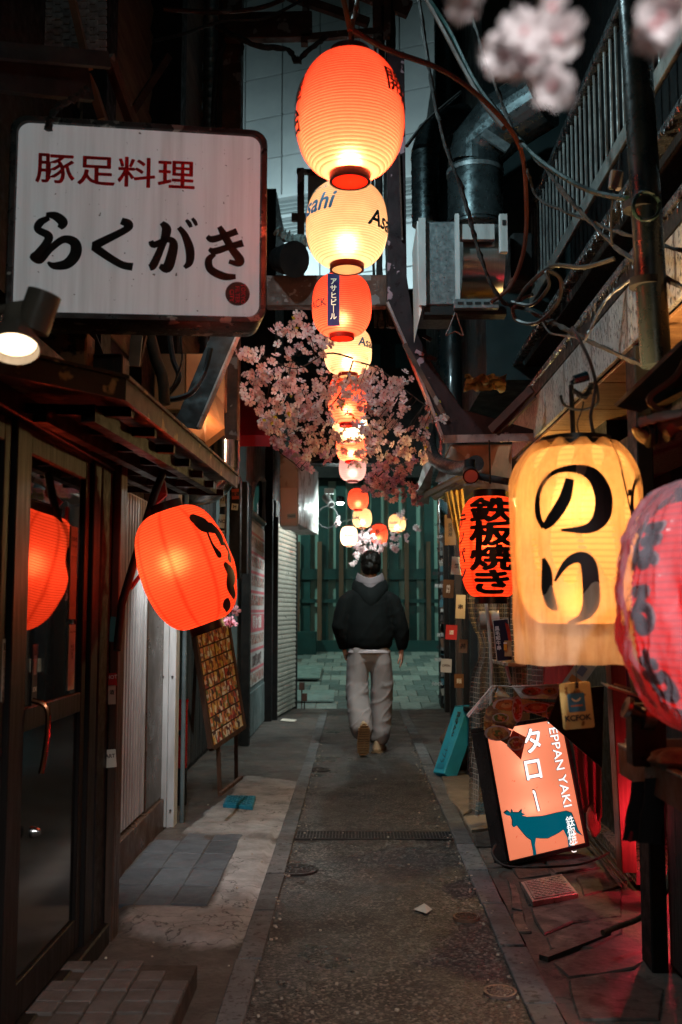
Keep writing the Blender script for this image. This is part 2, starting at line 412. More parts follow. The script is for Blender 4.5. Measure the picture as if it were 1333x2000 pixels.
pale_ = mixc(n_, l_, ramp(n_, l_, noise(n_, l_, v_, 6, 7, .75), [(.38, 0), (.7, 1)]), (.33,.315,.30), (.13,.12,.11))
fz = n_.new('ShaderNodeMath'); fz.operation = 'ADD'; l_.new(at_.outputs['Fac'], fz.inputs[0]); l_.new(ramp(n_, l_, noise(n_, l_, v_, 14, 5, .7), [(.2, 0), (.9, .5)]), fz.inputs[1])
cc_ = mixc(n_, l_, ramp(n_, l_, fz.outputs[0], [(.4, 0), (1.15, 1)]), base_, pale_)
vc = n_.new('ShaderNodeTexVoronoi'); vc.feature = 'DISTANCE_TO_EDGE'; vc.inputs['Scale'].default_value = 1.7
dm = n_.new('ShaderNodeVectorMath'); dm.operation = 'ADD'; l_.new(v_, dm.inputs[0])
tn = n_.new('ShaderNodeTexNoise'); tn.inputs['Scale'].default_value = 7; tn.inputs['Detail'].default_value = 6; l_.new(v_, tn.inputs['Vector'])
sc_ = n_.new('ShaderNodeVectorMath'); sc_.operation = 'SCALE'; sc_.inputs['Scale'].default_value = .35; l_.new(tn.outputs['Color'], sc_.inputs[0]); l_.new(sc_.outputs[0], dm.inputs[1]); l_.new(dm.outputs[0], vc.inputs['Vector'])
crack = ramp(n_, l_, vc.outputs['Distance'], [(.0, 1), (.008, 0)])
cc_ = mixc(n_, l_, crack, cc_, (.01,.009,.008)); l_.new(cc_, b_.inputs['Base Color'])
l_.new(ramp(n_, l_, noise(n_, l_, v_, 5, 5), [(.35, .42), (.65, .8)]), b_.inputs['Roughness'])
bp_ = n_.new('ShaderNodeBump'); bp_.inputs['Strength'].default_value = .6; bp_.inputs['Distance'].default_value = .012; l_.new(noise(n_, l_, v_, 28, 7, .7), bp_.inputs['Height']); l_.new(bp_.outputs[0], b_.inputs['Normal'])
def side_height(x, y):
    jx, jy = x+.025*noise2(x, y, 4, 3), y+.03*noise2(x, y, 3.5, 5)
    pale = sum((inpoly(jx+dx, jy+dy, patch_near) or inpoly(jx+dx, jy+dy, patch_far)) for dx, dy in ((0,0),(.02,.01),(-.02,-.01),(.01,.04),(-.01,-.04),(0,.07),(0,-.07)))/7
    st = sum(inpoly(x+.3*(jx-x)+dx, y+.3*(jy-y)+dy, patch_step) for dx, dy in ((0,0),(.018,0),(-.018,0),(0,.03),(0,-.03),(0,-.06),(.018,-.03),(-.018,-.03),(0,-.045)))/9
    z = .006+undul(x, y, .008)+.02*st+(.012 if inpoly(jx, jy, patch_far) else 0)
    return z, pale
g = MB(); pal = []
def _fn(u, v):
    x = -1.75+1.31*u; y = 1.2+12.0*v; z, p = side_height(x, y); pal.append(p)
    if abs(x+.44) < .02: z = min(z, .012)
    return (x, y, z)
g.grid(_fn, 66, 600)
o = g.build('sidewalk', CONCP, kind='structure', smooth=False, center=False)
a_ = o.data.attributes.new('pale', 'FLOAT', 'POINT'); a_.data.foreach_set('value', pal); o.data.shade_smooth()
SIDEWALK = o
# right sidewalk base (sunk between the flagstones)
g = MB(); g.grid(lambda u, v: (lambda x, y: (x, y, .002+undul(x, y, .012)))(.66+1.4*u, .8+12.4*v), 50, 360)
o = g.build('right_pavement', CONCP, kind='structure', smooth=True, center=False); RIGHTP = o
# kerb blocks
KR = tag(bpy.data.objects.new('kerb', None), 'line of grey concrete kerb blocks', None, None, 'structure'); COL.objects.link(KR)
def block_mesh(name, sx, sy, sz, mat, seed, jit=.003, bev=.004):
    r = random.Random(seed); b = MB(); b.obox((0, 0, 0), sx/2, sy/2, sz/2)
    b.v = [Vector((p.x+r.uniform(-jit, jit), p.y+r.uniform(-jit, jit), p.z+r.uniform(-jit, jit)*.6)) for p in b.v]
    o = b.build(name, mat, bevel=bev, local=True, parent=None); me = o.data; bpy.data.objects.remove(o); return me
def place(me, name, loc, parent, rz=0, tilt=(0,0), kind=None):
    o = bpy.data.objects.new(name, me); COL.objects.link(o); o.location = loc; o.rotation_euler = (tilt[0], tilt[1], rz)
    if parent is not None: adopt(o, parent)
    if kind: o['kind'] = kind
    return o
cm = [block_mesh('kerb_block', .092, .588, .12, CURB, i) for i in range(4)]
cm2 = [block_mesh('kerb_block', .10, .548, .12, CURB, i+9) for i in range(4)]
y = 1.72
while y < 12.9:
    place(rnd.choice(cm), 'kerb_block', (-.396+rnd.uniform(-.003,.003), y, -.047+rnd.uniform(-.002,.004)), KR, rnd.uniform(-.006,.006)); y += .6
y = 1.46
while y < 12.9:
    place(rnd.choice(cm2), 'kerb_block', (.604+rnd.uniform(-.003,.003), y, -.047+rnd.uniform(-.002,.004)), KR, rnd.uniform(-.006,.006)); y += .56
# slate pavers on the raised step
sm = [block_mesh('slate_paver', .156, .295, .04, SLATE, i+20, .004) for i in range(4)]
for i in range(3):
    for j in range(5):
        if i == 2 and j == 4: continue
        place(rnd.choice(sm), 'slate', (-.72-.16*i, 4.58+.3*j, .0115+rnd.uniform(-.002,.003)), SIDEWALK)
# tiled doorstep, near left
TP = thing('tiled_doorstep', 'low doorstep of small square pinkish tiles in front of the dark glass door', 'doorstep', (-.75, 3.0, 0))
g = MB(); g.box(-1.0, -.548, 1.3, 3.56, .004, .078); g.build('step_base', grime('step_mortar', (.09,.065,.05), scale=8, rough=.8, bump=.6), TP)
tm = [block_mesh('tile', .083, .083, .016, TILE, i+40, .0015, .003) for i in range(4)]
for i in range(5):
    for j in range(21):
        if i == 0 and j > 18: continue
        if i == 1 and j > 19: continue
        if i >= 4 and rnd.random() < .2: continue
        place(rnd.choice(tm), 'tile', (-.592-.092*i, 1.72+.0905*j, .081+rnd.uniform(-.002,.002)), TP, rnd.uniform(-.015,.015), (rnd.uniform(-.01,.01), rnd.uniform(-.01,.01)))
# flagstones on the right
def flag(name, pts, z, parent, mat=STONE, th=.05):
    w = [G(a, b, z) for a, b in pts]; cx = sum((p for p in w), Vector())/len(w)
    w = [cx+(p-cx)*.99 for p in w]; b = MB(); w2 = [Vector((p.x, p.y, z-th)) for p in w]
    out = []
    for i, p in enumerate(w):
        q = w[(i+1) % len(w)]; out.append(p); out.append(p.lerp(q, .5)+Vector((rnd.uniform(-.01,.01), rnd.uniform(-.01,.01), 0)))
    w2 = [Vector((p.x, p.y, z-th+rnd.uniform(-.004,.004))) for p in out]
    b.prism(w2, (0, 0, th)); return b.build(name, mat, parent, bevel=.006)
for pts in ([(1000,1690),(1060,1682),(1078,1706),(1012,1716)], [(1066,1681),(1150,1672),(1176,1694),(1085,1704)], [(1012,1720),(1024,1718),(1050,1762),(1032,1768)],
            [(1125,1712),(1180,1698),(1214,1730),(1140,1748)], [(1036,1772),(1138,1752),(1215,1734),(1216,1790),(1120,1800),(1062,1826)], [(1066,1830),(1124,1804),(1216,1794),(1217,1822),(1160,1850),(1075,1852)],
            [(1078,1880),(1180,1850),(1290,1862),(1240,1890),(1110,1908)], [(1110,1912),(1238,1894),(1300,1930),(1290,1990),(1130,1990)], [(990,1712),(1004,1722),(1022,1776),(1000,1772)],
            [(1000,1780),(1024,1780),(1040,1820),(1012,1822)], [(925,1625),(962,1622),(968,1650),(930,1652)], [(935,1656),(968,1654),(985,1690),(950,1694)]):
    flag('flagstone', pts, .010, RIGHTP)
for pts in ([(862,1516),(915,1512),(960,1560),(905,1590),(878,1560)], [(905,1594),(960,1590),(968,1615),(920,1620)]):
    flag('flagstone', pts, .022, RIGHTP, mat=grime('tan_flag', (.22,.17,.12), (.12,.09,.07), 4, .6, bump=.5))
# ---- covers, grate, litter
IRON = grime('cast_iron', (.07,.06,.055), (.03,.027,.025), 12, .5, .15, metal=.5, bump=.3)
def round_cover(px, py, wpx, label, mat=IRON, star=False):
    c = G(px, py, .006); r = wpx/2/F*c.y; t = thing('manhole_cover', label, 'manhole cover', c)
    b = MB(); b.lathe([(r*.86, .006), (r*1.0, .006), (r, -.02)], 40); b.build('rim', mat, t, local=True)
    b = MB(); b.lathe([(0.001, .003), (r*.84, .003), (r*.84, -.02)], 40); p = b.build('plate', mat, t, local=True)
    b = MB()
    for rr in (.25, .5, .7):
        b.lathe([(r*(rr-.03), .0031), (r*(rr-.02), .008), (r*(rr+.02), .008), (r*(rr+.03), .0031)], 36)
    for k in range(12 if star else 8):
        a = k/(12 if star else 8)*6.283; b.bar((r*.3*math.cos(a), r*.3*math.sin(a), .005), (r*.8*math.cos(a), r*.8*math.sin(a), .005), r*.07, .006)
    b.build('relief', mat, p, local=True)
round_cover(580, 1699, 80, 'worn round iron cover half under the left kerb, below the drain grate')
round_cover(911, 1792, 50, 'small round rusty cover by the right kerb, beside the scrap of paper', grime('rust_iron', (.16,.08,.05), (.07,.04,.03), 12, .6, metal=.3, bump=.3))
round_cover(977, 1938, 62, 'small round cover with raised star pattern at the lower right kerb', grime('rust_iron2', (.3,.19,.16), (.09,.06,.05), 12, .5, metal=.3, bump=.3), True)
round_cover(624, 1503, 44, 'faint round cover on the lane just behind the drain grate')
def sq_cover(pts, label, mat, pat=9, dz=0):
    w = [G(a, b, .03) for a, b in pts]; c = sum(w, Vector())/4; t = thing('utility_cover', label, 'utility cover', c)
    b = MB(); b.prism([Vector((p.x, p.y, .005)) for p in w], (0,0,.024)); b.build('frame', mat, t, bevel=.002)
    q = [c+(p-c)*.88 for p in w]; b = MB(); b.prism([Vector((p.x, p.y, .0295)) for p in q], (0,0,.004)); pl = b.build('lid', mat, t, bevel=.001)
    b = MB()
    for i in range(pat):
        for j in range(pat):
            if (i+j) % 2: continue
            u, v = (i+.5)/pat*.9+.05, (j+.5)/pat*.9+.05
            p = q[0].lerp(q[1], u).lerp(q[3].lerp(q[2], u), v); s = (q[1]-q[0]).length/pat*.38
            a = rnd.uniform(0, 1.5); M = Matrix.Rotation(a, 3, 'Z'); b.obox((p.x, p.y, .0345), s, s*.35, .0022, M); b.obox((p.x, p.y, .0347), s*.35, s, .0022, M)
    b.build('relief', mat, pl); t.location.z += dz
sq_cover([(1018,1722),(1098,1706),(1130,1744),(1040,1760)], 'square iron cover glowing red in front of the lit cow sign', grime('pale_iron', (.4,.33,.3), (.2,.15,.13), 12, .4, metal=.5, bump=.3), 11)
sq_cover([(436,1574),(444,1557),(500,1558),(494,1579)], 'small blue square cover set in the pale mortar on the left', grime('blue_cover', (.02,.22,.32), (.015,.1,.15), 14, .45, bump=.3), dz=.014)
sq_cover([(928,1584),(930,1567),(962,1565),(966,1583)], 'small bluish square cover behind the lit cow sign', grime('blue_grey_cover', (.1,.2,.25), (.08,.12,.14), 14, .45, bump=.3))
GR = thing('drain_grate', 'narrow slotted steel drain grate crossing the lane', 'drain', G(720, 1634, 0))
y0 = G(720, 1641, 0).y; y1 = G(720, 1626, 0).y; gs = MB(); gs.box(-.345, .55, y0, y0+.012, -.02, .009); gs.box(-.345, .55, y1-.012, y1, -.02, .009); gs.build('frame', IRON, GR)
bm0 = MB(); bm0.box(-.003, .003, y0+.012, y1-.012, -.015, .008); sl = bm0.build('bar', IRON, GR)
for k in range(48):
    s2 = instance(sl); s2.location.x = -.34+.0186*k+sl.location.x
for xx in (.5,):
    g = MB(); g.box(-.345, .55, (y0+y1)/2-.003, (y0+y1)/2+.003, -.014, .0085); g.build('cross_bar', IRON, GR)
g = MB(); g.box(-.345, .55, y0+.013, y1-.013, -.014, .0075); g.build('channel', flat('void', (.003,.003,.003), .9), GR)
w = [G(a, b, .008) for a, b in ((808,1776),(828,1765),(845,1776),(833,1784))]
g = MB(); g.add(w+[w[1].lerp(w[3], .5)+Vector((0,0,.02))], [(0,1,4),(1,2,4),(2,3,4),(3,0,4)]); g.build('paper_scrap', grime('scrap_paper', (.75,.66,.55), rough=.8, bump=.1), solid=.001, label='crumpled white scrap of paper lying on the asphalt lane', cat='paper')
w = [G(a, b, .012) for a, b in ((552,1404),(580,1406),(576,1410),(548,1408))]
g = MB(); g.prism(w, (0,0,.003)); g.build('receipt', MATS['scrap_paper'], label='flat white slip of paper on the ground by the shutter', cat='paper')
for k, (a, b) in enumerate(((548,1424),(512,1485),(575,1498),(505,1470),(865,1560),(700,1600),(720,1720),(640,1790))):
    p = G(a, b, .01); g = MB(); g.obox(p, .008, .006, .004, Matrix.Rotation(k, 3, 'Z'))
LIT = MB()
r9 = random.Random(3)
for k in range(260):
    x = r9.choice((r9.gauss(-.33, .02), r9.gauss(.53, .025), r9.uniform(-1.0, .9))); yy = r9.uniform(2.6, 10); s = r9.uniform(.002, .006)
    LIT.obox((x, yy, .012+(.045 if x < -.44 and 4.3 < yy < 5.9 else 0)), s, s*.8, s*.6, Matrix.Rotation(r9.uniform(0, 3), 3, 'Z'))
LIT.build('grit', grime('grit', (.45,.38,.3), scale=30), kind='stuff', center=False)

# ================================================================== CROSS STREET AND BACKGROUND
def RZ(y): return .095*(y-13.2)
g = MB(); g.grid(lambda u, v: (-6+12*u, 13.15+7.5*v, RZ(13.15+7.5*v)-.02), 12, 8); ST = g.build('side_street', CONC, kind='structure', center=False)
tA = grime('pale_paver', (.26,.3,.27), (.2,.23,.21), 6, .45, bump=.15, var=.25); tB = grime('dark_paver', (.14,.18,.17), (.1,.13,.12), 6, .45, bump=.15, var=.25)
pmA = block_mesh('paving_tile', .272, .442, .02, tA, 1, .001, .003); pmB = block_mesh('paving_tile', .272, .442, .02, tB, 2, .001, .003)
for j in range(13):
    for i in range(14):
        x = -.95+.28*i+(.14 if j % 2 else 0); yy = 13.45+.45*j
        dark = rnd.random() < .38
        place(pmB if dark else pmA, 'paving_tile', (x, yy, RZ(yy)-.006), ST, 0, (math.atan(.095), 0))
# steel plates and boards on the street left of the man
BRD = grime('green_board', (.3,.36,.26), (.18,.24,.18), 5, .6, bump=.2, stretch=(4,.5,1))
for k, (x0, x1, ya, yb, zz) in enumerate(((-2.4,-1.0,14.2,15.0,.02),(-1.0,-.3,13.6,14.4,.03),(-2.2,-.55,15.3,16.6,.05),(-2.2,-1.25,16.7,18.0,.05))):
    b = MB(); b.add([(x0,ya,RZ(ya)+zz),(x1,ya,RZ(ya)+zz),(x1,yb,RZ(yb)+zz),(x0,yb,RZ(yb)+zz)], [(0,1,2,3)])
    b.build('steel_plate', grime('road_plate', (.27,.36,.33), (.16,.22,.2), 4, .5, bump=.3) if k != 3 else BRD, solid=.02, label=('wide grey green plate lying across the street mouth','narrow plate beside the walking man','large sheet behind the first plate','pale green mat below the dark planter box')[k], cat='plate')
g = MB(); g.bar((-1.6,13.4,RZ(13.4)+.05),(-1.1,15.1,RZ(15.1)+.05),.03,.03); g.build('rubber_strip', BLACK, label='thin dark strip lying over the plates', cat='strip')
# green slatted wall
WS = thing('slatted_wall', 'pale green wall with dark vertical fins at the end of the alley', 'wall', (0, 19, RZ(19)))
PG = grime('pale_green_wall', (.32,.5,.43), (.22,.38,.33), 2, .6, bump=.08); DG = grime('dark_green_fin', (.014,.06,.055), (.01,.035,.034), 3, .5); BW = grime('brown_batten', (.13,.075,.045), (.07,.045,.03), 4, .6, stretch=(6,6,.6))
g = MB(); g.box(-5, 5, 19.0, 19.2, 0, 3.75); g.build('wall_sheet', PG, WS)
fm = block_mesh('fin', .19, .12, 3.2, DG, 3, .002, .004)
for k in range(26): place(fm, 'fin', (-4.3+.335*k, 18.93, RZ(19)+1.72), WS)
bmh = block_mesh('batten', .085, .05, 2.0, BW, 4, .002, .004)
for k in range(18): place(bmh, 'batten', (-3.55+.41*k, 18.78, RZ(19)+1.02), WS)
for zz, hh in ((1.86, .2), (1.42, .07)):
    g = MB(); g.box(-5, 5, 18.82, 18.87, zz, zz+hh); g.build('rail', DG, WS)
g = MB(); g.box(-5, 5, 18.6, 18.86, RZ(18.6)-.05, RZ(19)+.17); g.build('plinth', DG, WS)
g = MB(); g.box(-5, 5, 18.5, 19.3, 3.76, 4.3); g.build('eave_band', BLACK, WS)
g = MB(); g.box(-1.55, -.72, 18.2, 18.55, RZ(18.2), RZ(18.2)+.42); g.build('planter_box', DG, bevel=.01, label='low dark box at the foot of the slatted wall', cat='planter')
# pale tiled tower far behind
TW = thing('tiled_tower', 'tall pale building clad in large square panels with a louvred band', 'building', (0, 27, 0))
TWM = grime('pale_panel', (.34,.37,.37), (.29,.32,.325), 1.5, .5, bump=.03, var=.12); ang = R(-20)
TR = Matrix.Rotation(ang, 3, 'Z'); O0 = Vector((-1.2, 27, 0))
def tw(u, z, d=0): return O0 + TR @ Vector((u, d, 0)) + Vector((0, 0, z))
g = MB(); g.prism([tw(-9,0,.1), tw(10,0,.1), tw(10,0,6), tw(-9,0,6)], (0,0,30)); g.build('core', flat('joint_grey', (.1,.12,.12), .8), TW)  # dark grey core seen in the joints between panels
pw, ph = 1.18, 1.24
pmz = block_mesh('panel', pw-.03, .1, ph-.03, TWM, 5, .002, .006)
for j in range(13):
    for i in range(8):
        z = 4.9+j*ph
        if j in (6,): continue
        o = place(pmz, 'panel', tw(-3.9+i*pw, z, .04), TW, ang)
lm = MB(); pz = 4.9+6*ph
for k in range(9): a = pz-.5+k*.115; lm.bar(tw(-5, a, .02), tw(6, a, .02), .06, .03)
lm.build('louvre', flat('louvre_grey', (.2,.23,.23), .6), TW)
for zz in (pz-.64, pz, pz+.6):
    g = MB(); g.bar(tw(-5, zz, -.06), tw(6, zz, -.06), .22, .09); g.build('ledge', TWM, TW)
FB_ = thing('far_dark_building', 'dark low building between the slatted wall and the pale tiled tower', 'building', (0, 19.9, 0))
g = MB(); g.box(-6, 6, 19.6, 20.1, 4.32, 7.75); g.build('wall', BLACK, FB_)
for k in range(10):
    g = MB(); g.box(-3.4+.7*k, -3.0+.7*k, 19.57, 19.6, 5.6, 6.6); g.build('window', flat('dim_window', (.02,.04,.045), .15), FB_)
# lamp heads in the cross street (round the corner)
def street_lamp(name, label, loc, h, power, color, target, spot=120):
    t = thing(name, label, 'street lamp', (loc[0], loc[1], 0)); b = MB(); b.tube([(0,0,0),(0,0,h)], [.06,.04], 10); b.build('pole', DG, t, local=True)
    v = Vector((target[0]-loc[0], target[1]-loc[1], 0)).normalized()*.6
    b = MB(); b.tube([(0,0,h),(v.x*.5,v.y*.5,h+.12),(v.x,v.y,h+.1)], .03, 8); b.build('arm', DG, t, local=True)
    b = MB(); b.obox((v.x*1.2, v.y*1.2, h+.1), .16, .16, .05); b.build('lamp_head', DG, t, local=True, bevel=.02)
    p = (loc[0]+v.x*1.2, loc[1]+v.y*1.2, h+.02); lamp('street_light', p, power, color, .12, t, 'SPOT', aim(p, target), spot)
    return t
# ================================================================== LANTERNS
CAPM = flat('lantern_cap_black', (.012,.012,.013), .35)
REDCAP = grime('lantern_cap_red', (.35,.02,.015), rough=.4, bump=.05)
def lant_r(t, Rr, Rc, p, shift=0):
    u = t-shift*math.sin(math.pi*t)
    q = abs(2*u-1)
    return Rc+(Rr-Rc)*max(0, 1-q**p)**(1/p*1.15 if p < 2.6 else .5)
def lantern(name, label, loc, D, H, col, emit, power, ribs=34, p=2.2, cap=.42, shift=0, capm=None, tilt=(0,0,0), bulb=-.12, seg=56, corr=.006, group=None, pcol=(1,.72,.45), bxy=(0,0), amp=1.0, cat='lantern', seams=0, blab=.05):
    Rr = D/2; Rc = Rr*cap; capm = capm or CAPM
    t = thing(name, label, cat, loc, tilt, group)
    ch = H*.06
    prof = []; rib = []
    for i in range(ribs+1):
        tt = i/ribs; rr = lant_r(tt, Rr, Rc, p, shift); prof.append((rr, (tt-.5)*(H-2*ch))); rib.append(1)
        if i < ribs:
            for f_ in (.22, .5, .78):
                t2 = (i+f_)/ribs; rr = lant_r(t2, Rr, Rc, p, shift); prof.append((rr-corr*D*(1.0 if f_ == .5 else .8), (t2-.5)*(H-2*ch))); rib.append(0)
    b = MB(); b.lathe(prof, seg)
    for k, v in enumerate(b.v):
        a = math.atan2(v.y, v.x); w = 1+.006*amp*mnoise.noise(Vector((math.cos(a)*2, math.sin(a)*2, v.z*12+hash(name) % 7)))*2; v.x *= w; v.y *= w
    o = b.build('paper_shade', col, t, local=True, smooth=False)
    at = o.data.attributes.new('rib', 'FLOAT', 'POINT'); vals = []
    for k in rib: vals += [float(k)]*seg
    if seams:
        for i in range(len(vals)):
            j = i % seg
            if j % (seg//seams) == 0: vals[i] = max(vals[i], .75)
    at.data.foreach_set('value', vals); o.data.shade_smooth()
    z1 = (H-2*ch)/2
    b = MB(); b.lathe([(Rc*.9, z1-.001), (Rc*1.04, z1-.001), (Rc*1.04, z1+ch), (Rc*.9, z1+ch), (Rc*.9, z1-.001)], 36); b.build('top_ring', capm, t, local=True, smooth=True)
    b = MB(); b.lathe([(Rc*.9, -z1+.001), (Rc*1.04, -z1+.001), (Rc*1.04, -z1-ch), (Rc*.9, -z1-ch), (Rc*.9, -z1+.001)], 36); br = b.build('bottom_ring', capm, t, local=True, smooth=True)
    b = MB(); b.lathe([(.001, -z1-ch*.75), (Rc*.9, -z1-ch*.75), (Rc*.9, -z1-ch*.95), (.001, -z1-ch*.95)], 30); b.build('base_disc', col, br, local=True)
    b = MB(); b.tube([(-Rc*.8,0,z1+ch*.5),(0,0,z1+ch*.8),(Rc*.8,0,z1+ch*.5)], .003, 6); b.build('hanger', CAPM, t, local=True)
    lamp('bulb_light', (bxy[0], bxy[1], bulb*H), power, pcol, blab, t, local=True)
    t['_R'] = Rr
    def place_on(theta, zc, off=.004):
        def f(x, y):
            z = zc+y; tt = min(1, max(0, z/(H-2*ch)+.5)); rr = lant_r(tt, Rr, Rc, p, shift)+off*D/.3
            a = theta+x/max(Rr*.8, rr)
            return (rr*math.sin(a), -rr*math.cos(a), z)
        return f
    return t, place_on
def cord(name, a, b, sag, r, mat, label, cat='cable', parent=None, n=10):
    a, b = Vector(a), Vector(b); pts = [a.lerp(b, i/n)-Vector((0,0,sag*4*(i/n)*(1-i/n))) for i in range(n+1)]
    m = MB(); m.tube(pts, r, 6)
    if parent: return m.build(name, mat, parent)
    return m.build(name, mat, smooth=True, label=label, cat=cat)
REDP = paper('red_paper', (1.0,.125,.06), .32, mix=.8, rib=.9, egam=1.7)
CREAM = paper('cream_paper', (1.0,.66,.38), .30, mix=.8, rib=.55, egam=1.3)
ORANGEP = paper('orange_paper', (1.0,.11,.03), .5, mix=.78, rib=.85, egam=1.15)
BLUEINK = flat('blue_ink', (.0,.1,.22), .6); BROWNINK = flat('dark_red_ink', (.06,.01,.008), .6)
row = [ # px, py, diam_px, height_px, Y, kind, label
 (684, 227, 222, 280, 2.95, 'r', 'large bright red paper lantern hanging highest of the lantern row'),
 (678, 440, 166, 186, 4.25, 'c', 'cream beer lantern with blue lettering under the large red one'),
 (668, 597, 120, 136, 5.3, 'r', 'red paper lantern with a dark blue name strip hanging over it'),
 (680, 686, 96, 104, 6.3, 'c', 'cream lantern half hidden behind the upper blossoms'),
 (679, 780, 78, 110, 7.5, 'r', 'red lantern wrapped in blossom below the cream one'),
 (684, 832, 70, 70, 8.6, 'c', 'cream lantern showing through the middle of the blossoms'),
 (687, 872, 62, 66, 9.6, 'r', 'red lantern low in the blossom tangle'),
 (689, 912, 54, 62, 10.7, 'p', 'pale lantern with grey blue panel just below the blossoms'),
 (700, 975, 41, 46, 14.0, 'r', 'small pinkish red lantern beneath the blossom spray'),
 (708, 1012, 38, 42, 15.5, 'c', 'small cream lantern above the glowing white one'),
 (682, 1047, 34, 42, 16.5, 'w', 'small glowing white beer lantern above the man, first from the wall lamp'),
 (741, 1043, 34, 42, 16.5, 'r', 'small plain orange red lantern above the man'),
 (776, 1022, 34, 38, 16.0, 'c', 'small cream lantern farthest from the shutter'),
]
PALEP = paper('pale_paper', (.75,.5,.45), .3, mix=.7, rib=.3); WHITEPAP = paper('white_paper', (1,.8,.55), 1.3, mix=.8, rib=.2)
LROW = []
for i, (px, py, dp, hp, Y, k, lab) in enumerate(row):
    D = dp/F*Y; H = hp/F*Y; loc = P(px, py, Y); big = i < 3
    col = {'r': REDP, 'c': CREAM, 'p': PALEP, 'w': WHITEPAP}[k]
    pcol = {'r': (1,.85,.6), 'c': (1,.8,.55), 'p': (1,.6,.5), 'w': (1,.8,.6)}[k]
    pw_ = {'r': ([0,3.0,3.0,3.0,6,6,9][i] if i < 7 else 3.5) if i else 8.5, 'c': (1.5 if i < 3 else 3.0), 'p': 2.0, 'w': 5}[k]*(D/.33)**2
    t, pl = lantern('paper_lantern', lab, loc, D, H, col, 0, pw_, ribs=[40,36,30,24,20,18,16,16,12,12,12,12,12][i], p=[2.15,2.3,2.5][i] if i < 3 else 2.5, cap=.40 if i else .36,
                    shift=-.03 if i == 0 else 0, bulb=-.33 if i == 0 else -.2, seg=64 if big else 28, group='paper lanterns strung down the middle of the alley', pcol=pcol, capm=CAPM if i == 0 else REDCAP, corr=.008, blab=.03)
    LROW.append((t, D, H))
    if i == 0:
        for th, s, z in ((-1.25, '屋', .05), (-1.3, '台', -.04), (.95, '開', .06), (1.35, '店', .04)):
            decal('lettering', glyphs(s, .085, .03), BROWNINK, t, pl(th, z), cut=.012)
    elif i == 1:
        decal('lettering', glyphs('Asahi', .11, .03, shear=.25), BLUEINK, t, pl(-.95, .05), cut=.012)
        decal('lettering', glyphs('Asahi', .1, .03, shear=.25), BLUEINK, t, pl(1.15, -.02), cut=.012)
        decal('lettering', glyphs('生ビール', .03, .03), flat('grey_ink', (.15,.13,.1), .6), t, pl(-.9, .125), cut=.012)
    elif i == 2:
        decal('lettering', glyphs('BLACK', .06, .02), BROWNINK, t, pl(-1.05, -.02), cut=.012)
    elif k in 'cw':
        decal('lettering', glyphs('Asahi', D*.26, .03, shear=.2), BLUEINK if i < 9 else flat('pale_blue_ink', (.12,.2,.3), .6), t, pl({3:1.0,9:-.9,10:0,12:-.6}.get(i, .4), 0 if i != 3 else .03), cut=.03)
    elif i == 11:
        decal('lettering', glyphs('祭', D*.3, .03), BROWNINK, t, pl(-.2, .03), cut=.03)
# name strip hanging from the second lantern
st0 = P(652, 585, 5.0); NS = thing('name_strip', 'dark blue paper strip with white katakana hanging before the red lantern', 'strip', st0)
wst = 24/F*5.0; hs = 108/F*5.0
g = MB(); g.grid(lambda u, v: ((u-.5)*wst, .004*math.sin(v*7)+.003*math.sin(u*3), (v-.5)*hs), 4, 14); g.build('strip', grime('navy_paper', (.015,.02,.1), (.03,.015,.07), 9, .6, bump=.1), NS, local=True)
decal('lettering', glyphs('アサヒビ｜ル', .036, .03, vertical=True, line=.98), flat('cream_ink', (.75,.7,.55), .6), NS, lambda x, y: (x, -.012, y*1.05), local=True)
# big tilted lantern by the left door
TL, tpl = lantern('tilted_lantern', 'large orange lantern hanging crooked beside the dark door post', P(364, 1108, 4.0), .375, .545, ORANGEP, 0, 2.7, ribs=44, p=2.35, cap=.36, tilt=(R(6), R(-19), R(-8)), bulb=.06, bxy=(-.03,-.03), seg=72, corr=.005, pcol=(1,.6,.55), amp=2.2, seams=8, blab=.05)
hb = strokes([[(-.02,.16,.05),(.0,.13,.07),(.03,.10,.03)], [(.0,.12,.012),(-.005,.05,.012),(.01,.0,.03)], [(.04,.12,.03),(.06,.07,.045),(.05,.03,.02)], [(.07,.04,.02),(.085,.0,.02),(.07,-.03,.03)], [(.03,-.05,.03),(.05,-.09,.06),(.03,-.13,.05),(.05,-.17,.03)], [(.0,-.19,.04),(.02,-.21,.03)]])
decal('lettering', hb, INK, TL, tpl(R(58), 0), cut=.012)
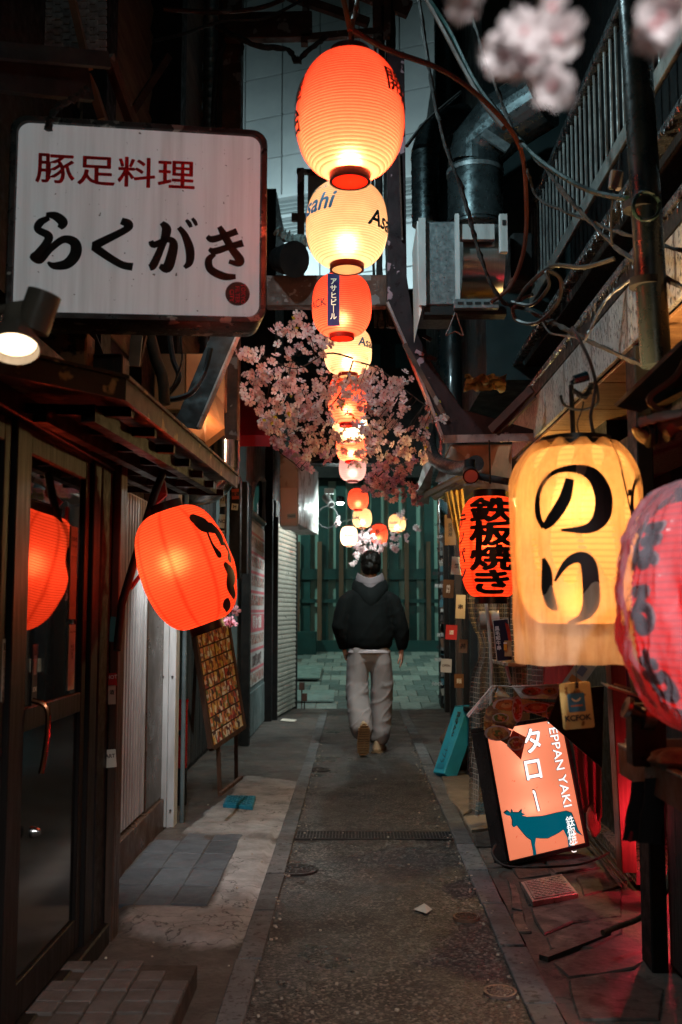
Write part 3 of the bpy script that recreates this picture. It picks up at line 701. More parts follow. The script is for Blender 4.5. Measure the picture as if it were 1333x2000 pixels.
# のり lantern: long cream lantern in a cloth bag
NL0 = P(1128, 1047, 2.72); ND = .335; NH = .54
NL, npl = lantern('nori_lantern', 'long cream lantern with black hiragana inside a dirty cloth bag', NL0, ND, NH, paper('amber_paper', (1.0,.57,.2), .3, mix=.8, rib=.35), 0, 2.6, ribs=30, p=3.2, cap=.55, bulb=.17, seg=64, corr=.006, pcol=(1,.78,.5), blab=.06)
lamp('lower_fill_light', (0,0,-.17), 1.6, (1,.5,.18), .05, NL, local=True); lamp('hem_fill_light', (0,0,-.285), .95, (1,.56,.26), .05, NL, local=True)  # two lights added inside the bag to brighten its lower part and skirt
BAGM = None
def bagmat():
    m, t, n, l, b = nt('bag_cloth'); v = coords(n, l, rand=False)
    c = mixc(n, l, ramp(n, l, noise(n, l, v, 8, 7, .7), [(.35, 0), (.7, 1)]), (1,.9,.72), (.85,.65,.42))
    wv = noise(n, l, coords(n, l, (14,14,1.5), False), 2.5, 5, .6)
    c = mixc(n, l, ramp(n, l, wv, [(.25, .65), (.55, 0)]), c, (.5,.25,.08))
    tr = n.new('ShaderNodeBsdfTranslucent'); l.new(c, tr.inputs[0]); l.new(c, b.inputs['Base Color']); b.inputs['Roughness'].default_value = .6
    bp = n.new('ShaderNodeBump'); bp.inputs['Strength'].default_value = .5; bp.inputs['Distance'].default_value = .01; l.new(wv, bp.inputs['Height']); l.new(bp.outputs[0], b.inputs['Normal'])
    tp = n.new('ShaderNodeBsdfTransparent'); tp.inputs[0].default_value = (1,.95,.85,1)
    a = n.new('ShaderNodeMixShader'); a.inputs[0].default_value = .6; l.new(b.outputs[0], a.inputs[1]); l.new(tr.outputs[0], a.inputs[2])
    a2 = n.new('ShaderNodeMixShader'); a2.inputs[0].default_value = .34; l.new(a.outputs[0], a2.inputs[1]); l.new(tp.outputs[0], a2.inputs[2]); l.new(a2.outputs[0], n['Material Output'].inputs[0]); return m
BAGM = bagmat()
def bag(u, v):
    a = u*2*math.pi; z = NH*.5-.012-v*(NH+.06); s = min(1, v/.22)
    r = .096+(ND*.5+.008-.096)*math.sin(s*math.pi/2)**.8
    fold = (.010*(1-s)+.0045)*math.sin(a*11+2*math.sin(v*5)) + .008*mnoise.noise(Vector((math.cos(a)*3, math.sin(a)*3, v*2.5)))
    if v > .8: fold += .012*(v-.8)*5*math.sin(a*3+1)
    r += fold; z += (.003*math.sin(a*3)+.0015*math.sin(a*9))*(v > .97)
    return (r*math.cos(a), r*math.sin(a)*.92, z)
g = MB(); g.grid(bag, 150, 70); g.build('cloth_bag', BAGM, NL, local=True, smooth=True)
g = MB(); g.tube([(.097*math.cos(a/20*6.283), .09*math.sin(a/20*6.283), NH*.5-.014+.003*math.sin(a*2)) for a in range(21)], .006, 6, cap=False); g.build('drawstring_hem', BAGM, NL, local=True, smooth=True)
g = MB(); g.tube(crom([(.075,-.085,.25),(.085,-.12,.2),(.09,-.16,.12),(.1,-.165,.06),(.105,-.165,.045)]), .0022, 6); g.obox((.1,-.166,.1), .004, .003, .008); g.obox((.106,-.166,.045), .004, .003, .012); g.build('drawstring', INK, NL, local=True)
no_ = strokes([[(.005,.125,.022),(-.01,.07,.032),(-.045,.02,.03),(-.068,.0,.014)], [(-.068,.0,.012),(-.085,.04,.018),(-.08,.095,.014),(-.045,.14,.012),(.01,.152,.02),(.062,.135,.036),(.09,.085,.048),(.086,.03,.046),(.05,-.005,.026),(-.02,-.008,.006)]])
ri_ = strokes([[(-.07,-.045,.01),(-.062,-.08,.03),(-.062,-.13,.034),(-.05,-.165,.03),(-.035,-.175,.01)], [(-.04,-.105,.006),(-.01,-.062,.018),(.022,-.045,.028),(.046,-.06,.04),(.052,-.11,.044),(.048,-.165,.042),(.02,-.2,.02),(-.02,-.212,.006)]])
NINK = flat('nori_ink', (.005,.005,.005), .6)
def nplace(th, zz): 
    f = npl(th, zz, .006); return f
decal('hiragana_no', no_, NINK, NL, nplace(-.34, .012), cut=.015)
decal('hiragana_ri', ri_, NINK, NL, nplace(-.34, -.022), cut=.015)
decal('hiragana_no_side', no_, NINK, NL, nplace(1.22, .0), cut=.015)
# red lantern under clear plastic, near right
RL0 = P(1408, 1182, 2.05); RD = .40; RH = .50
REDN = paper('deep_red_paper', (.85,.015,.008), .36, mix=.6, rib=.65)
RL, rpl = lantern('plastic_wrapped_lantern', 'big red lantern in crinkled clear plastic cut by the picture edge', RL0, RD-.05, RH-.02, REDN, 0, .7, ribs=28, p=2.4, cap=.45, bulb=.0, seg=64, corr=.01, pcol=(1,.3,.2), blab=.05)
RL['label'] = 'big red lantern with black characters wrapped in crinkled clear plastic'
GREYW = flat('white_edge_ink', (.5,.42,.45), .6)
for (s, th, zz) in (('ほ', -1.34, .12), ('る', -1.36, -.01), ('も', -1.28, -.14)):
    decal('white_outline', glyphs(s, .11, .10), GREYW, RL, rpl(th, zz, .003), cut=.015)
    decal('lettering', glyphs(s, .11, .055), INK, RL, rpl(th, zz, .006), cut=.015)
PLAST = sheetmat('clear_plastic', (.8,.76,.88), .10, mix=.15, bump=1.0, bscale=9, clear=.77)
def plast(u, v):
    a = u*2*math.pi; q = abs(2*v-1); r = (RD*.5)*(max(0, 1-q**2.4))**.42*1.0+.012; z = (v-.5)*(RH+.03)
    r += .012*mnoise.noise(Vector((math.cos(a)*4, math.sin(a)*4, z*9)))-.020*abs(mnoise.noise(Vector((math.cos(a)*5+z*7, math.sin(a)*5, z*4+3))))-.012*abs(mnoise.noise(Vector((math.cos(a)*9-z*14, math.sin(a)*9, z*9+8))))
    return (r*math.cos(a), r*math.sin(a), z)
g = MB(); g.grid(plast, 280, 150); g.build('plastic_wrap', PLAST, RL, local=True, smooth=True)
# 鉄板焼き lantern
TPL, tppl = lantern('teppan_lantern', 'orange red lantern with four thick black characters behind the bagged one', P(958, 1068, 4.4), .272, .50, ORANGEP, 0, 1.7, ribs=36, p=2.9, cap=.5, bulb=.02, seg=64, corr=.006, pcol=(1,.5,.3), seams=8, blab=.04)
for k, s in enumerate('鉄板焼き'):
    decal('lettering', glyphs(s, .118, .05), INK, TPL, (lambda f: (lambda x, y: f(x*1.75, y*.96)))(tppl(R(-5), .155-.104*k)), cut=.012, label='thick black character '+s)
for k, s in enumerate('テッパン'):
    decal('lettering', glyphs(s, .075, .03), flat('navy_ink', (.02,.015,.05), .6), TPL, tppl(R(-72), .11-.075*k), cut=.012)
# ================================================================== LEFT SIDE
BF = thing('bar_facade', 'dark shop front with brown framed glass door on the left', 'shop front', (-1.05, 3, 0))
BROWNF = grime('brown_frame', (.009,.006,.005), (.005,.004,.0035), 4, .5, .1, stretch=(5,5,.5), bump=.08)
GLASSD, t_, n_, l_, b_ = nt('dark_door_glass')
b_.inputs['Base Color'].default_value = (.01,.009,.009,1); b_.inputs['Roughness'].default_value = .035; b_.inputs['IOR'].default_value = 1.9; b_.inputs['Coat Weight'].default_value = 1; b_.inputs['Coat Roughness'].default_value = .02; b_.inputs['Coat IOR'].default_value = 1.5
bpx = n_.new('ShaderNodeBump'); bpx.inputs['Strength'].default_value = .02; bpx.inputs['Distance'].default_value = .05; l_.new(noise(n_, l_, coords(n_, l_, (1,1,.4)), 3, 2), bpx.inputs['Height']); l_.new(bpx.outputs[0], b_.inputs['Normal']); MATS['dark_door_glass'] = GLASSD
g = MB(); g.box(-1.6, -1.09, .8, 4.1, -.05, 1.9); g.build('wall', BLACK, BF)
# doorframe posts and the door
for (y0, y1, x1) in ((2.86,2.97,-.985),(3.72,3.82,-.985)):
    g = MB(); g.box(-1.09, x1, y0, y1, .02, 1.86); g.build('door_post', BROWNF, BF, bevel=.004)
g = MB(); g.box(-1.09, -.975, 1.6, 4.0, 1.86, 1.98); g.build('lintel', BROWNF, BF, bevel=.004)
g = MB(); g.box(-1.09, -.96, 1.6, 4.0, .0, .085); g.build('sill', BROWNF, BF, bevel=.006)
def door(name, y0, y1, xf, parent, rail_z=(.93,1.0), glassx=None):
    d = MB(); s = .055
    d.box(xf-.035, xf, y0, y0+s, .09, 1.85); d.box(xf-.035, xf, y1-s, y1, .09, 1.85); d.box(xf-.034, xf-.001, y0+s, y1-s, 1.78, 1.85); d.box(xf-.034, xf-.001, y0+s, y1-s, .09, .2); d.box(xf-.034, xf-.001, y0+s, y1-s, *rail_z)
    do = d.build(name, BROWNF, parent, bevel=.003)
    for z0, z1 in ((rail_z[1]+.002, 1.778), (.202, rail_z[0]-.002)):
        g = MB(); g.box(xf-.022, xf-.012, y0+s+.001, y1-s-.001, z0, z1); g.build('pane', GLASSD if z0 > .9 else flat('plain_dark_glass', (.006,.006,.006), .12, spec=.4), do)
    return do
d1 = door('door', 2.98, 3.71, -1.0, BF)
d2 = door('door', 2.1, 2.85, -1.0, BF)
g = MB(); g.tube(crom([(-.998,3.10,1.02),(-.955,3.10,1.0),(-.948,3.10,.94),(-.955,3.10,.86),(-.965,3.1,.8)]), .009, 8); g.build('handle', flat('handle_brass', (.3,.12,.06), .25, 1), d1, smooth=True)
g = MB(); g.lathe([(.001,.0),(.018,.0),(.018,.012),(.008,.03),(.001,.03)], 16); g.v = [Vector((-.998+v.z, 3.12+v.x, .62+v.y)) for v in g.v]; g.build('knob', flat('steel_knob', (.5,.5,.5), .2, 1), d1, smooth=True)
# stickers on the door
def wallsign(name, label, c, w, h, mat, nx=(0,1,0), texts=(), up=(0,0,1), cat='sticker', th=.0015, group=None, tilt=0, rects=()):
    """flat card facing along n = nx x up; texts: (string, size, bold, dx, dy, material, vertical)"""
    ux = Vector(nx).normalized(); uy = Vector(up).normalized()
    if tilt: ux, uy = ux*math.cos(tilt)+uy*math.sin(tilt), uy*math.cos(tilt)-ux*math.sin(tilt)
    nn = ux.cross(uy); c = Vector(c); b = MB()
    b.prism([c+ux*a*w/2+uy*d*h/2 for a, d in ((-1,-1),(1,-1),(1,1),(-1,1))], nn*th); t = b.build(name, mat, label=label, cat=cat, group=group)
    k = 0
    for (dx, dy, rw, rh, rm) in rects:
        k += 1; b = MB(); o2 = c+nn*(th+.0006*k)+ux*dx+uy*dy; b.add([o2+ux*a*rw/2+uy*d*rh/2 for a, d in ((-1,-1),(1,-1),(1,1),(-1,1))], [(0,1,2,3)]); b.build('printed_panel', rm, t)
    for (s, size, bold, dx, dy, m, vert) in texts:
        decal('lettering', glyphs(s, size, bold, vertical=vert), m, t, plane_place(c+nn*(th+.0006*(k+1))+ux*dx+uy*dy, ux, uy), local=False)
    return t
PAPERW = grime('old_white_paper', (.6,.56,.48), (.45,.4,.32), 4, .6, bump=.03)
DINK = flat('dark_ink', (.02,.018,.02), .6); RINK = flat('red_ink', (.5,.02,.03), .6); WINK = flat('white_ink', (.75,.73,.7), .5); YEL = flat('yellow_ink', (.6,.4,.05), .5); TEALP = flat('teal_print', (.02,.22,.28), .5)
# facade faces +X: reading direction seen from the lane runs towards +Y
wallsign('camera_notice', 'narrow white sticker with vertical kanji low on the far left door', (-1.0, 2.838, 1.128), .021, .175, PAPERW, nx=(0,1,0), texts=(('防犯カメラ設置', .021, .02, 0, -.02, DINK, True),), rects=((0,.066,.016,.022,DINK),))
wallsign('door_poster', 'tan notice pasted inside the upper door pane', (-1.0105, 3.55, 1.43), .085, .33, grime('tan_paper', (.34,.22,.13), (.2,.14,.09), 6, .5), texts=(('営業時間', .017, .03, 0, .12, DINK, False), ('17:00-24:00', .013, .02, 0, .095, DINK, False)), rects=((0,-.03,.07,.18,flat('brown_print', (.1,.05,.03), .5)),), cat='poster')
wallsign('door_menu', 'long white paper of small print low in the door pane', (-1.0105, 3.555, 1.13), .08, .23, PAPERW, texts=(('本日のおすすめ', .01, .02, 0, .09, DINK, False), ('焼き鳥\nもつ煮\n枝豆\n冷奴', .013, .02, 0, .02, DINK, False)), rects=((0,-.075,.066,.05,flat('tan_print', (.4,.3,.2), .5)),), cat='poster')
wallsign('guard_sticker', 'small black sticker with white emblem and letters OK on the door glass', (-1.0105, 3.15, 1.09), .05, .2, flat('sticker_black', (.015,.015,.018), .4), texts=(('SOK', .02, .04, 0, -.04, WINK, False), ('警備', .013, .02, 0, -.075, WINK, False)), rects=((0,.035,.026,.06,flat('emblem_grey', (.35,.33,.3), .5)),))
# black corner post with stickers
CP = thing('corner_post', 'thick black post plastered with stickers between the glass door and the striped panel', 'post', (-1.0, 4.1, 0))
g = MB(); g.box(-1.10, -.99, 3.86, 4.12, 0, 2.25); g.build('post', BLACK, CP, bevel=.008)
g = MB(); g.box(-.99+.002, -.955, 4.02, 4.13, 0, 2.1); g.build('cover_strip', grime('brown_strip', (.08,.045,.03), (.03,.02,.016), 5, .45, stretch=(5,5,.5)), CP, bevel=.004)
for (z, w_, h_, m_, tx, lb) in ((1.22,.03,.1,TEALP,'','teal upright sticker high on the black corner post'),(1.02,.035,.05,flat('red_stk', (.45,.02,.02), .4),'HOT','red sticker with white word on the black corner post'),(.96,.03,.075,PAPERW,'酒','white sticker with one black character on the corner post'),(.71,.045,.07,PAPERW,'ART','square white sticker lettered ART low on the corner post')):
    wallsign('post_sticker', lb, (-.975, 4.0185, z), w_, h_, m_, nx=(1,0,0), texts=(((tx, .02, .03, 0, .01, DINK if m_ is PAPERW else WINK, False),) if tx else ()), tilt=rnd.uniform(-.1,.1))
# sloping pole and bracket that hold the crooked lantern
g = MB(); g.tube([(-.93, 3.9, 1.14), P(238,1180,3.95), P(302,965,3.95), P(318,925,3.98)], .016, 10); g.build('slanting_pole', BLACK, smooth=True, label='black pole slanting up beside the crooked orange lantern', cat='pole')
g = MB(); g.bar(P(296,985,4.0), P(322,962,4.0), .02, .03); g.bar(P(318,940,4.0), P(322,965,4.0), .02, .03); g.bar(P(255,1150,4.05), P(292,1100,4.05), .03, .012); g.bar(P(292,1100,4.05), P(294,990,4.05), .012, .03); g.build('lantern_bracket', flat('red_bracket', (.25,.02,.015), .35), label='red glowing metal bracket behind the crooked orange lantern', cat='bracket')
# striped panel zone
SP = thing('panelled_facade', 'grey corrugated panel front with brown base beside the white post', 'shop front', (-1.2, 5.2, 0))
g = MB(); g.box(-1.7, -1.19, 4.2, 6.2, 0, 2.2); g.build('wall', BLACK, SP)
CORR = grime('corrugated_grey', (.33,.34,.34), (.24,.25,.25), 4, .4, .1, bump=.04, var=.12)
rbm = block_mesh('rib_panel', .034, .056, 1.7, CORR, 6, .0005, .014)
for k in range(16): place(rbm, 'panel', (-1.165, 4.55+.062*k, 1.05), SP)
g = MB(); g.box(-1.19, -1.13, 4.2, 5.98, .0, .19); g.build('base_board', grime('brown_board', (.09,.05,.032), (.05,.03,.02), 3, .4, bump=.06), SP, bevel=.004)
g = MB(); g.box(-1.19, -1.15, 5.55, 6.0, .19, 2.2); g.build('brown_panel', grime('bronze_panel', (.09,.065,.045), (.06,.045,.035), 3, .3, .08, bump=.02, metal=.5), SP, bevel=.004)
WP = thing('white_post', 'tall white metal post with two flanges left of the menu easel', 'post', (-1.1, 6.1, 0))
g = MB(); g.box(-1.17, -1.12, 6.0, 6.1, .02, 2.1); g.box(-1.118, -1.075, 6.0, 6.12, .0, 2.1); g.build('column', WHITEP, WP, bevel=.003)
g = MB(); g.tube([(-1.05, 6.14, .02), (-1.05, 6.14, 2.1)], .014, 10); g.build('pipe', grime('blue_grey_pipe', (.12,.16,.17), rough=.35), WP, smooth=True)
for z in (.12, .9, 1.5):
    g = MB()
    for xx in (-1.15, -1.095): g.tube([(xx, 6.0, z), (xx, 5.994, z)], .006, 8)
    g.build('screw', flat('screw_grey', (.2,.2,.2), .4, .8), WP)
# recess with dark facade
RC = thing('recessed_facade', 'black boarded shop front recessed behind the menu easel', 'shop front', (-1.4, 8, 0))
g = MB(); g.box(-1.9, -1.36, 6.2, 9.65, 0, 3); g.build('wall', BLACK, RC)
_bd = block_mesh('board', .02, .2, 2.4, grime('black_board', (.022,.022,.024), (.04,.035,.03), 5, .45, stretch=(5,5,.5)), 8, .001, .004)
for k in range(14):
    place(_bd, 'plank', (-1.352, 6.4+.215*k, 1.25), RC)
g = MB(); g.box(-1.34, -1.31, 6.5, 7.15, .98, 1.04); g.box(-1.34, -1.31, 6.5, 7.15, 1.7, 1.75); g.box(-1.34, -1.31, 6.5, 6.54, 1.04, 1.7); g.box(-1.34, -1.31, 7.1, 7.15, 1.04, 1.7); wf = g.build('window_frame', grime('grey_frame', (.06,.075,.085), rough=.4), RC)
g = MB(); g.box(-1.338, -1.33, 6.54, 7.1, 1.04, 1.7); g.build('pane', GLASSD, wf)
EX = thing('red_box', 'tall narrow red metal box standing in the dark recess', 'box', (-1.22, 6.75, .1))
c0 = P(357, 1425, 6.75); rr_ = .034
g = MB(); g.tube([(c0.x, 6.75, .25), (c0.x, 6.75, .68)], rr_, 20); g.build('body', grime('red_enamel', (.4,.015,.012), (.25,.01,.01), 5, .3), EX, smooth=True)
g = MB(); g.tube([(c0.x, 6.75, .68), (c0.x, 6.75, .70)], rr_*1.15, 20); g.build('lid', MATS['red_enamel'], EX, smooth=True)
g = MB(); g.box(c0.x-.02, c0.x+.02, 6.7, 6.72, .47, .5); g.build('slot', INK, EX)
g = MB(); g.box(c0.x-.03, c0.x+.03, 6.72, 6.78, 0, .25); g.build('stand', BLACK, EX)
# menu easel
EA = thing('menu_easel', 'wooden easel holding a tall board of photo menu cards', 'menu board', (-1.0, 7.1, 0))
a, b2, c, d = P(376,1215,7.15), P(441,1195,7.75), P(476,1420,7.6), P(413,1463,6.95)   # board corners: tl tr br bl
FRW = grime('easel_wood', (.09,.045,.028), (.045,.025,.017), 5, .45, stretch=(5,5,.7))
nrm = ((b2-a).cross(d-a)).normalized(); nrm = nrm if nrm.x > 0 else -nrm
g = MB(); g.prism([a, b2, c, d], -nrm*.02); g.build('board', FRW, EA)
for p, q in ((a,b2),(b2,c),(c,d),(d,a)):
    g = MB(); g.bar(p, q, .03, .035, up=nrm); g.build('frame', FRW, EA)
for px, py, Y in ((430,1551,6.95),(462,1522,7.5)):
    f = P(px, py, Y); f = G(px, py, 0.02); tpp = d.lerp(c, .2 if px < 440 else .75)
    g = MB(); g.bar(f, tpp, .028, .03); g.build('leg', FRW, EA)
g = MB(); g.bar(G(352+50,1500,.02)+Vector((-.18,.35,0)), a.lerp(b2, .5)-nrm*.1, .025, .025); g.build('leg', FRW, EA)
g = MB(); g.bar(G(430,1551,.2)*1, G(430,1551,.2)+Vector((.06,.6,0)), .02, .02); g.build('crossbar', FRW, EA)
fm_ = [patchwork('food_cards_%d' % k, cs, 24+5*k, .3) for k, cs in enumerate((((.8,.35,.08),(.5,.12,.04),(.85,.7,.45),(.25,.08,.04),(.75,.5,.1),(.1,.05,.04)), ((.75,.55,.2),(.55,.2,.06),(.15,.2,.06),(.8,.25,.1),(.85,.8,.65),(.3,.1,.05)), ((.6,.08,.05),(.85,.75,.6),(.8,.4,.12),(.3,.05,.04),(.65,.3,.1),(.08,.04,.04))))]
for i in range(6):
    for j in range(9):
        u0, v0 = (i+.07)/6, (j+.06)/9; u1, v1 = (i+.93)/6, (j+.94)/9
        q = lambda u, v: a.lerp(b2, u).lerp(d.lerp(c, u), v)+nrm*.003
        g = MB(); g.prism([q(u0,v0), q(u1,v0), q(u1,v1), q(u0,v1)], nrm*.003); cdp = g.build('menu_card', rnd.choice(fm_), EA)
        if (i*7+j*3) % 3 == 0:
            ux = (q(1,v0)-q(0,v0)).normalized(); uy = (q(u0,0)-q(u0,1)).normalized()
            decal('lettering', glyphs(rnd.choice(('焼鳥','牛タン','刺身','枝豆','唐揚','串焼','鍋','寿司')), .026, .03), rnd.choice((WINK, YEL)), cdp, plane_place(q((u0+u1)/2,(v0+v1)/2)+nrm*.0042, ux, uy), local=False)
# narrow duct, junction boxes and stickers beyond the awning
for k, (px0, px1, py0, py1, Y) in enumerate(((428,440,955,1110,7.2),(447,470,930,1130,7.6),(470,484,940,1120,8.2))):
    p0 = P(px0, py1, Y); p1 = P(px1, py0, Y); g = MB(); g.box(p0.x, p1.x, Y, Y+.12, p0.z, p1.z); g.build('wall_channel', BLACK, bevel=.004, label=('thin dark channel crowded with stickers behind the crooked lantern','wider dark meter box strip under the awning end','dark strip beside the arched poster window')[k], cat='channel')
for k, (px, py, w_, h_, Y, tx, m_) in enumerate(((434,975,.04,.11,7.18,'刃','w'),(434,1018,.042,.1,7.18,'NO','w'),(434,1043,.035,.05,7.18,'17','w'),(460,965,.055,.08,7.58,'居酒','r'),(459,990,.05,.05,7.58,'M','w'),(436,1082,.035,.06,7.18,'酒','t'))):
    wallsign('channel_sticker', ('white sticker with bold kanji on the thin dark channel','white sticker lettered NO on the dark channel','small sticker with number 17 on the channel','red sticker with black kanji under the awning tip','small grey sticker under the red one','teal sticker at the lower end of the thin channel')[k], P(px, py, Y), w_, h_, {'w': PAPERW, 'r': flat('red_stk2', (.4,.06,.03), .4), 't': TEALP}[m_], nx=(1,0,0), texts=((tx, .035, .04, 0, 0, DINK, False),), tilt=rnd.uniform(-.15,.15))
# poster front
PF = thing('poster_facade', 'grey shop front with arched window and tall sheet of price posters', 'shop front', (-1.1, 10.6, 0))
GW = grime('grey_green_wall', (.15,.19,.19), (.09,.115,.115), 3, .5, bump=.1)
g = MB(); g.box(-1.9, -1.07, 9.65, 11.75, 0, 3.3); g.build('wall', GW, PF)
g = MB(); g.box(-1.10, -1.02, 9.6, 9.74, 0, 2.5); g.build('corner_post', BLACK, PF)
g = MB(); g.box(-1.10, -.98, 11.7, 11.86, 0, 3.2); g.build('corner_post', BLACK, PF)
_wb = block_mesh('wall_board', .012, .17, .44, GW, 8, .0005, .004)
for k in range(11): place(_wb, 'panel', (-1.064, 9.84+.175*k, .24), PF)
ar = [(10.2+1.15*(.5-.5*math.cos(a*math.pi/10)), 2.42+.34*math.sin(a*math.pi/10)) for a in range(11)]
ar = [(9.95, 2.28)]+[(9.95+1.5*(1-math.cos(a*math.pi/20)), 2.28+.5*math.sin(a*math.pi/20)) for a in range(1, 11)]+[(11.45, 2.28)]
g = MB(); g.prism([(-1.07, y_, z_) for y_, z_ in ar], (.008,0,0)); g.build('arched_pane', GLASSD, PF)
g = MB(); g.tube([(-1.06, y_, z_) for y_, z_ in ar]+[(-1.06, ar[0][0], ar[0][1])], .03, 6); g.build('window_frame', grime('pale_frame', (.38,.42,.42), rough=.5), PF)
PS = thing('poster_sheet', 'tall white sheet printed with rows of red banded sushi prices', 'poster', (-1.05, 10.6, .45))
y0, y1, z0, z1 = 9.85, 11.5, .52, 2.2
g = MB(); g.box(-1.07, -1.055, y0, y1, z0, z1); g.build('sheet', grime('poster_white', (.55,.5,.48), (.45,.42,.4), 4, .4), PS)
PKM = flat('poster_pink', (.55,.12,.14), .5); SALM = patchwork('sushi_print', ((.6,.2,.12),(.7,.65,.6),(.55,.1,.08),(.7,.6,.55),(.15,.08,.07),(.65,.35,.25)), 34, .4); DPR = flat('poster_dark', (.12,.06,.06), .5)
cellm = MB().box(-1.0545, -1.053, -.075, .075, -.05, .05).build('poster_picture', SALM, PS)
cellm.location = (cellm.location.x, y0+.14, z1-.22)
for r_ in range(8):
    z = z1-.12-r_*.2
    g = MB(); g.box(-1.0545, -1.0535, y0+.03, y1-.03, z-.015, z+.015); g.build('pink_band', PKM, PS)
    if r_ == 4:
        g = MB(); g.box(-1.0545, -1.0532, y0+.03, y1-.03, z-.19, z-.03); g.build('pink_block', PKM, PS)
        decal('lettering', glyphs('寿司 食べ放題', .15, .04), WINK, PS, plane_place((-1.052, (y0+y1)/2, z-.11), (0,1,0), (0,0,1)), local=False); continue
    if r_ == 6:
        decal('lettering', glyphs('1,280円 2,480円', .14, .05), DPR, PS, plane_place((-1.052, (y0+y1)/2, z-.11), (0,1,0), (0,0,1)), local=False); continue
    for c_ in range(8):
        o = instance(cellm); o.location.y = y0+.13+c_*.195; o.location.z = z-.14
        if r_ < 4: decal('price', glyphs(rnd.choice(('120','180','240','300')), .06, .03), DINK if c_ % 2 else RINK, o, plane_place((-1.0525, y0+.13+c_*.195, z-.055), (0,1,0), (0,0,1)), local=False)
# shutter
SH = thing('roller_shutter', 'rolled down slatted metal shutter between the posters and the cross street', 'shutter', (-.95, 12.5, 0))
SHM = grime('shutter_metal', (.45,.42,.36), (.34,.31,.27), 4, .35, .1, metal=.35, bump=.03, var=.1)
sa = Vector((-.955, 11.88, 0)); sb = Vector((-.80, 13.25, 0)); dv = (sb-sa); ln = dv.length; az = math.atan2(dv.y, dv.x)-math.pi/2
b = MB(); pr = [(0,0),(.012,.004),(.016,.02),(.012,.045),(.002,.052),(0,.056)]
for i in range(len(pr)-1):
    b.add([(pr[i][0], -ln/2, pr[i][1]), (pr[i][0], ln/2, pr[i][1]), (pr[i+1][0], ln/2, pr[i+1][1]), (pr[i+1][0], -ln/2, pr[i+1][1])], [(0,1,2,3)])
so = b.build('slat', SHM, local=True, parent=None); sme = so.data; bpy.data.objects.remove(so)
mid = (sa+sb)/2
for k in range(41): place(sme, 'slat', (mid.x, mid.y, .03+.0565*k), SH, az)
g = MB(); g.bar(sa+Vector((-.02,0,1.17)), sa+Vector((-.02,.0,1.17))+Vector((0,.001,0)), .01, .01); 
for p in (sa, sb):
    g = MB(); g.box(p.x-.03, p.x+.03, p.y-.03, p.y+.03, 0, 2.4); g.build('guide_rail', BLACK, SH)
g = MB(); g.prism([sa+Vector((0,0,2.35)), sb+Vector((0,0,2.35)), sb+Vector((-.4,0,2.35)), sa+Vector((-.4,0,2.35))], (0,0,.25)); g.build('shutter_housing', BLACK, SH)
SW = thing('shutter_building', 'dark building above and behind the roller shutter', 'building', (-1.4, 12.6, 0))
g = MB(); g.box(-3.5, -1.0, 11.9, 13.3, 0, 2.5); g.box(-3.5, -.98, 11.9, 13.3, 2.62, 6.5); g.build('wall', BLACK, SW)
g = MB(); g.box(-.97, -.6, 13.2, 13.34, 0, .55); 
for k, (px, py) in enumerate(((590,1340),(595,1362))):
    p = P(px, py, 13.1); g = MB(); g.obox(p, .035, .03, .05); g.tube([p+Vector((0,0,-.05)), (p.x, p.y, 0.01)], .01, 6); g.build('valve_post', RUST, label=('upper rusty valve at the foot of the shutter corner','lower rusty valve at the foot of the shutter corner')[k], cat='valve')
# projecting sign boxes above the shutter
SBX = thing('projecting_sign_box', 'white box sign projecting over the shutter, its side brightly lit', 'sign', (-.9, 10.6, 2.3))
WB = grime('sign_box_white', (.6,.6,.58), (.42,.42,.4), 3, .5, bump=.08, spots=(.25,.2,.16), spotscale=8, spotw=.1)
p0 = P(547,1028,10.4); p1 = P(583,952,10.4)
g = MB(); g.box(p0.x, p1.x-.003, 10.4, 10.9, p0.z, p1.z); g.build('front_box', grime('pinkish_box', (.8,.72,.72), (.7,.62,.62), 3, .5), SBX, bevel=.01)
g = MB(); g.prism([(-.6,10.4,2.19),(-.447,11.9,2.19),(-.7,11.95,2.19),(-.8,10.45,2.19)], (0,0,.76)); g.build('side_board', WB, SBX, bevel=.005)
wallsign('happy_sticker', 'small pale blue sticker with handwriting on the white projecting box', (P(570,1008,10.39).x, 10.396, P(570,1008,10.4).z), .09, .05, flat('pale_blue', (.3,.5,.58), .5), nx=(1,0,0), texts=(('Happy', .032, .03, 0, 0, flat('blue_txt', (.03,.15,.3), .5), False),), tilt=.1)
# security camera and lit floodlight on the slatted wall side
cp_ = P(643, 978, 12.6); CAMT = thing('security_camera', 'small white bullet camera hanging left of the glaring lamp', 'camera', cp_)
g = MB(); g.tube([(0,0,.12),(0,0,.0)], .015, 8); g.box(-.06,.06,-.02,.05,.09,.16); g.build('mount', WHITEP, CAMT, local=True)
g = MB(); g.tube([(-.05,.06,.05),(.035,-.12,-.06)], .045, 14); g.build('housing', WHITEP, CAMT, local=True, smooth=True)
g = MB(); g.tube([(.034,-.119,-.059),(.04,-.13,-.067)], .03, 14); g.build('lens', INK, CAMT, local=True)
fp_ = P(665, 982, 12.8); FL = thing('wall_floodlight', 'small round lamp glaring white beside the security camera', 'lamp', fp_)
g = MB(); g.lathe([(.02,.09),(.05,.07),(.062,.0)], 20); g.build('shade', BLACK, FL, local=True, smooth=True)
g = MB(); g.lathe([(.001,-.03),(.03,-.024),(.048,-.0),(.03,.02),(.001,.03)], 20); g.build('bulb', glow('flood_glow', (.85,1,1), 30), FL, local=True, smooth=True)
lamp('flood_light', (0,-.03,-.06), 22, (.8,1,.97), .05, FL, 'POINT', local=True)
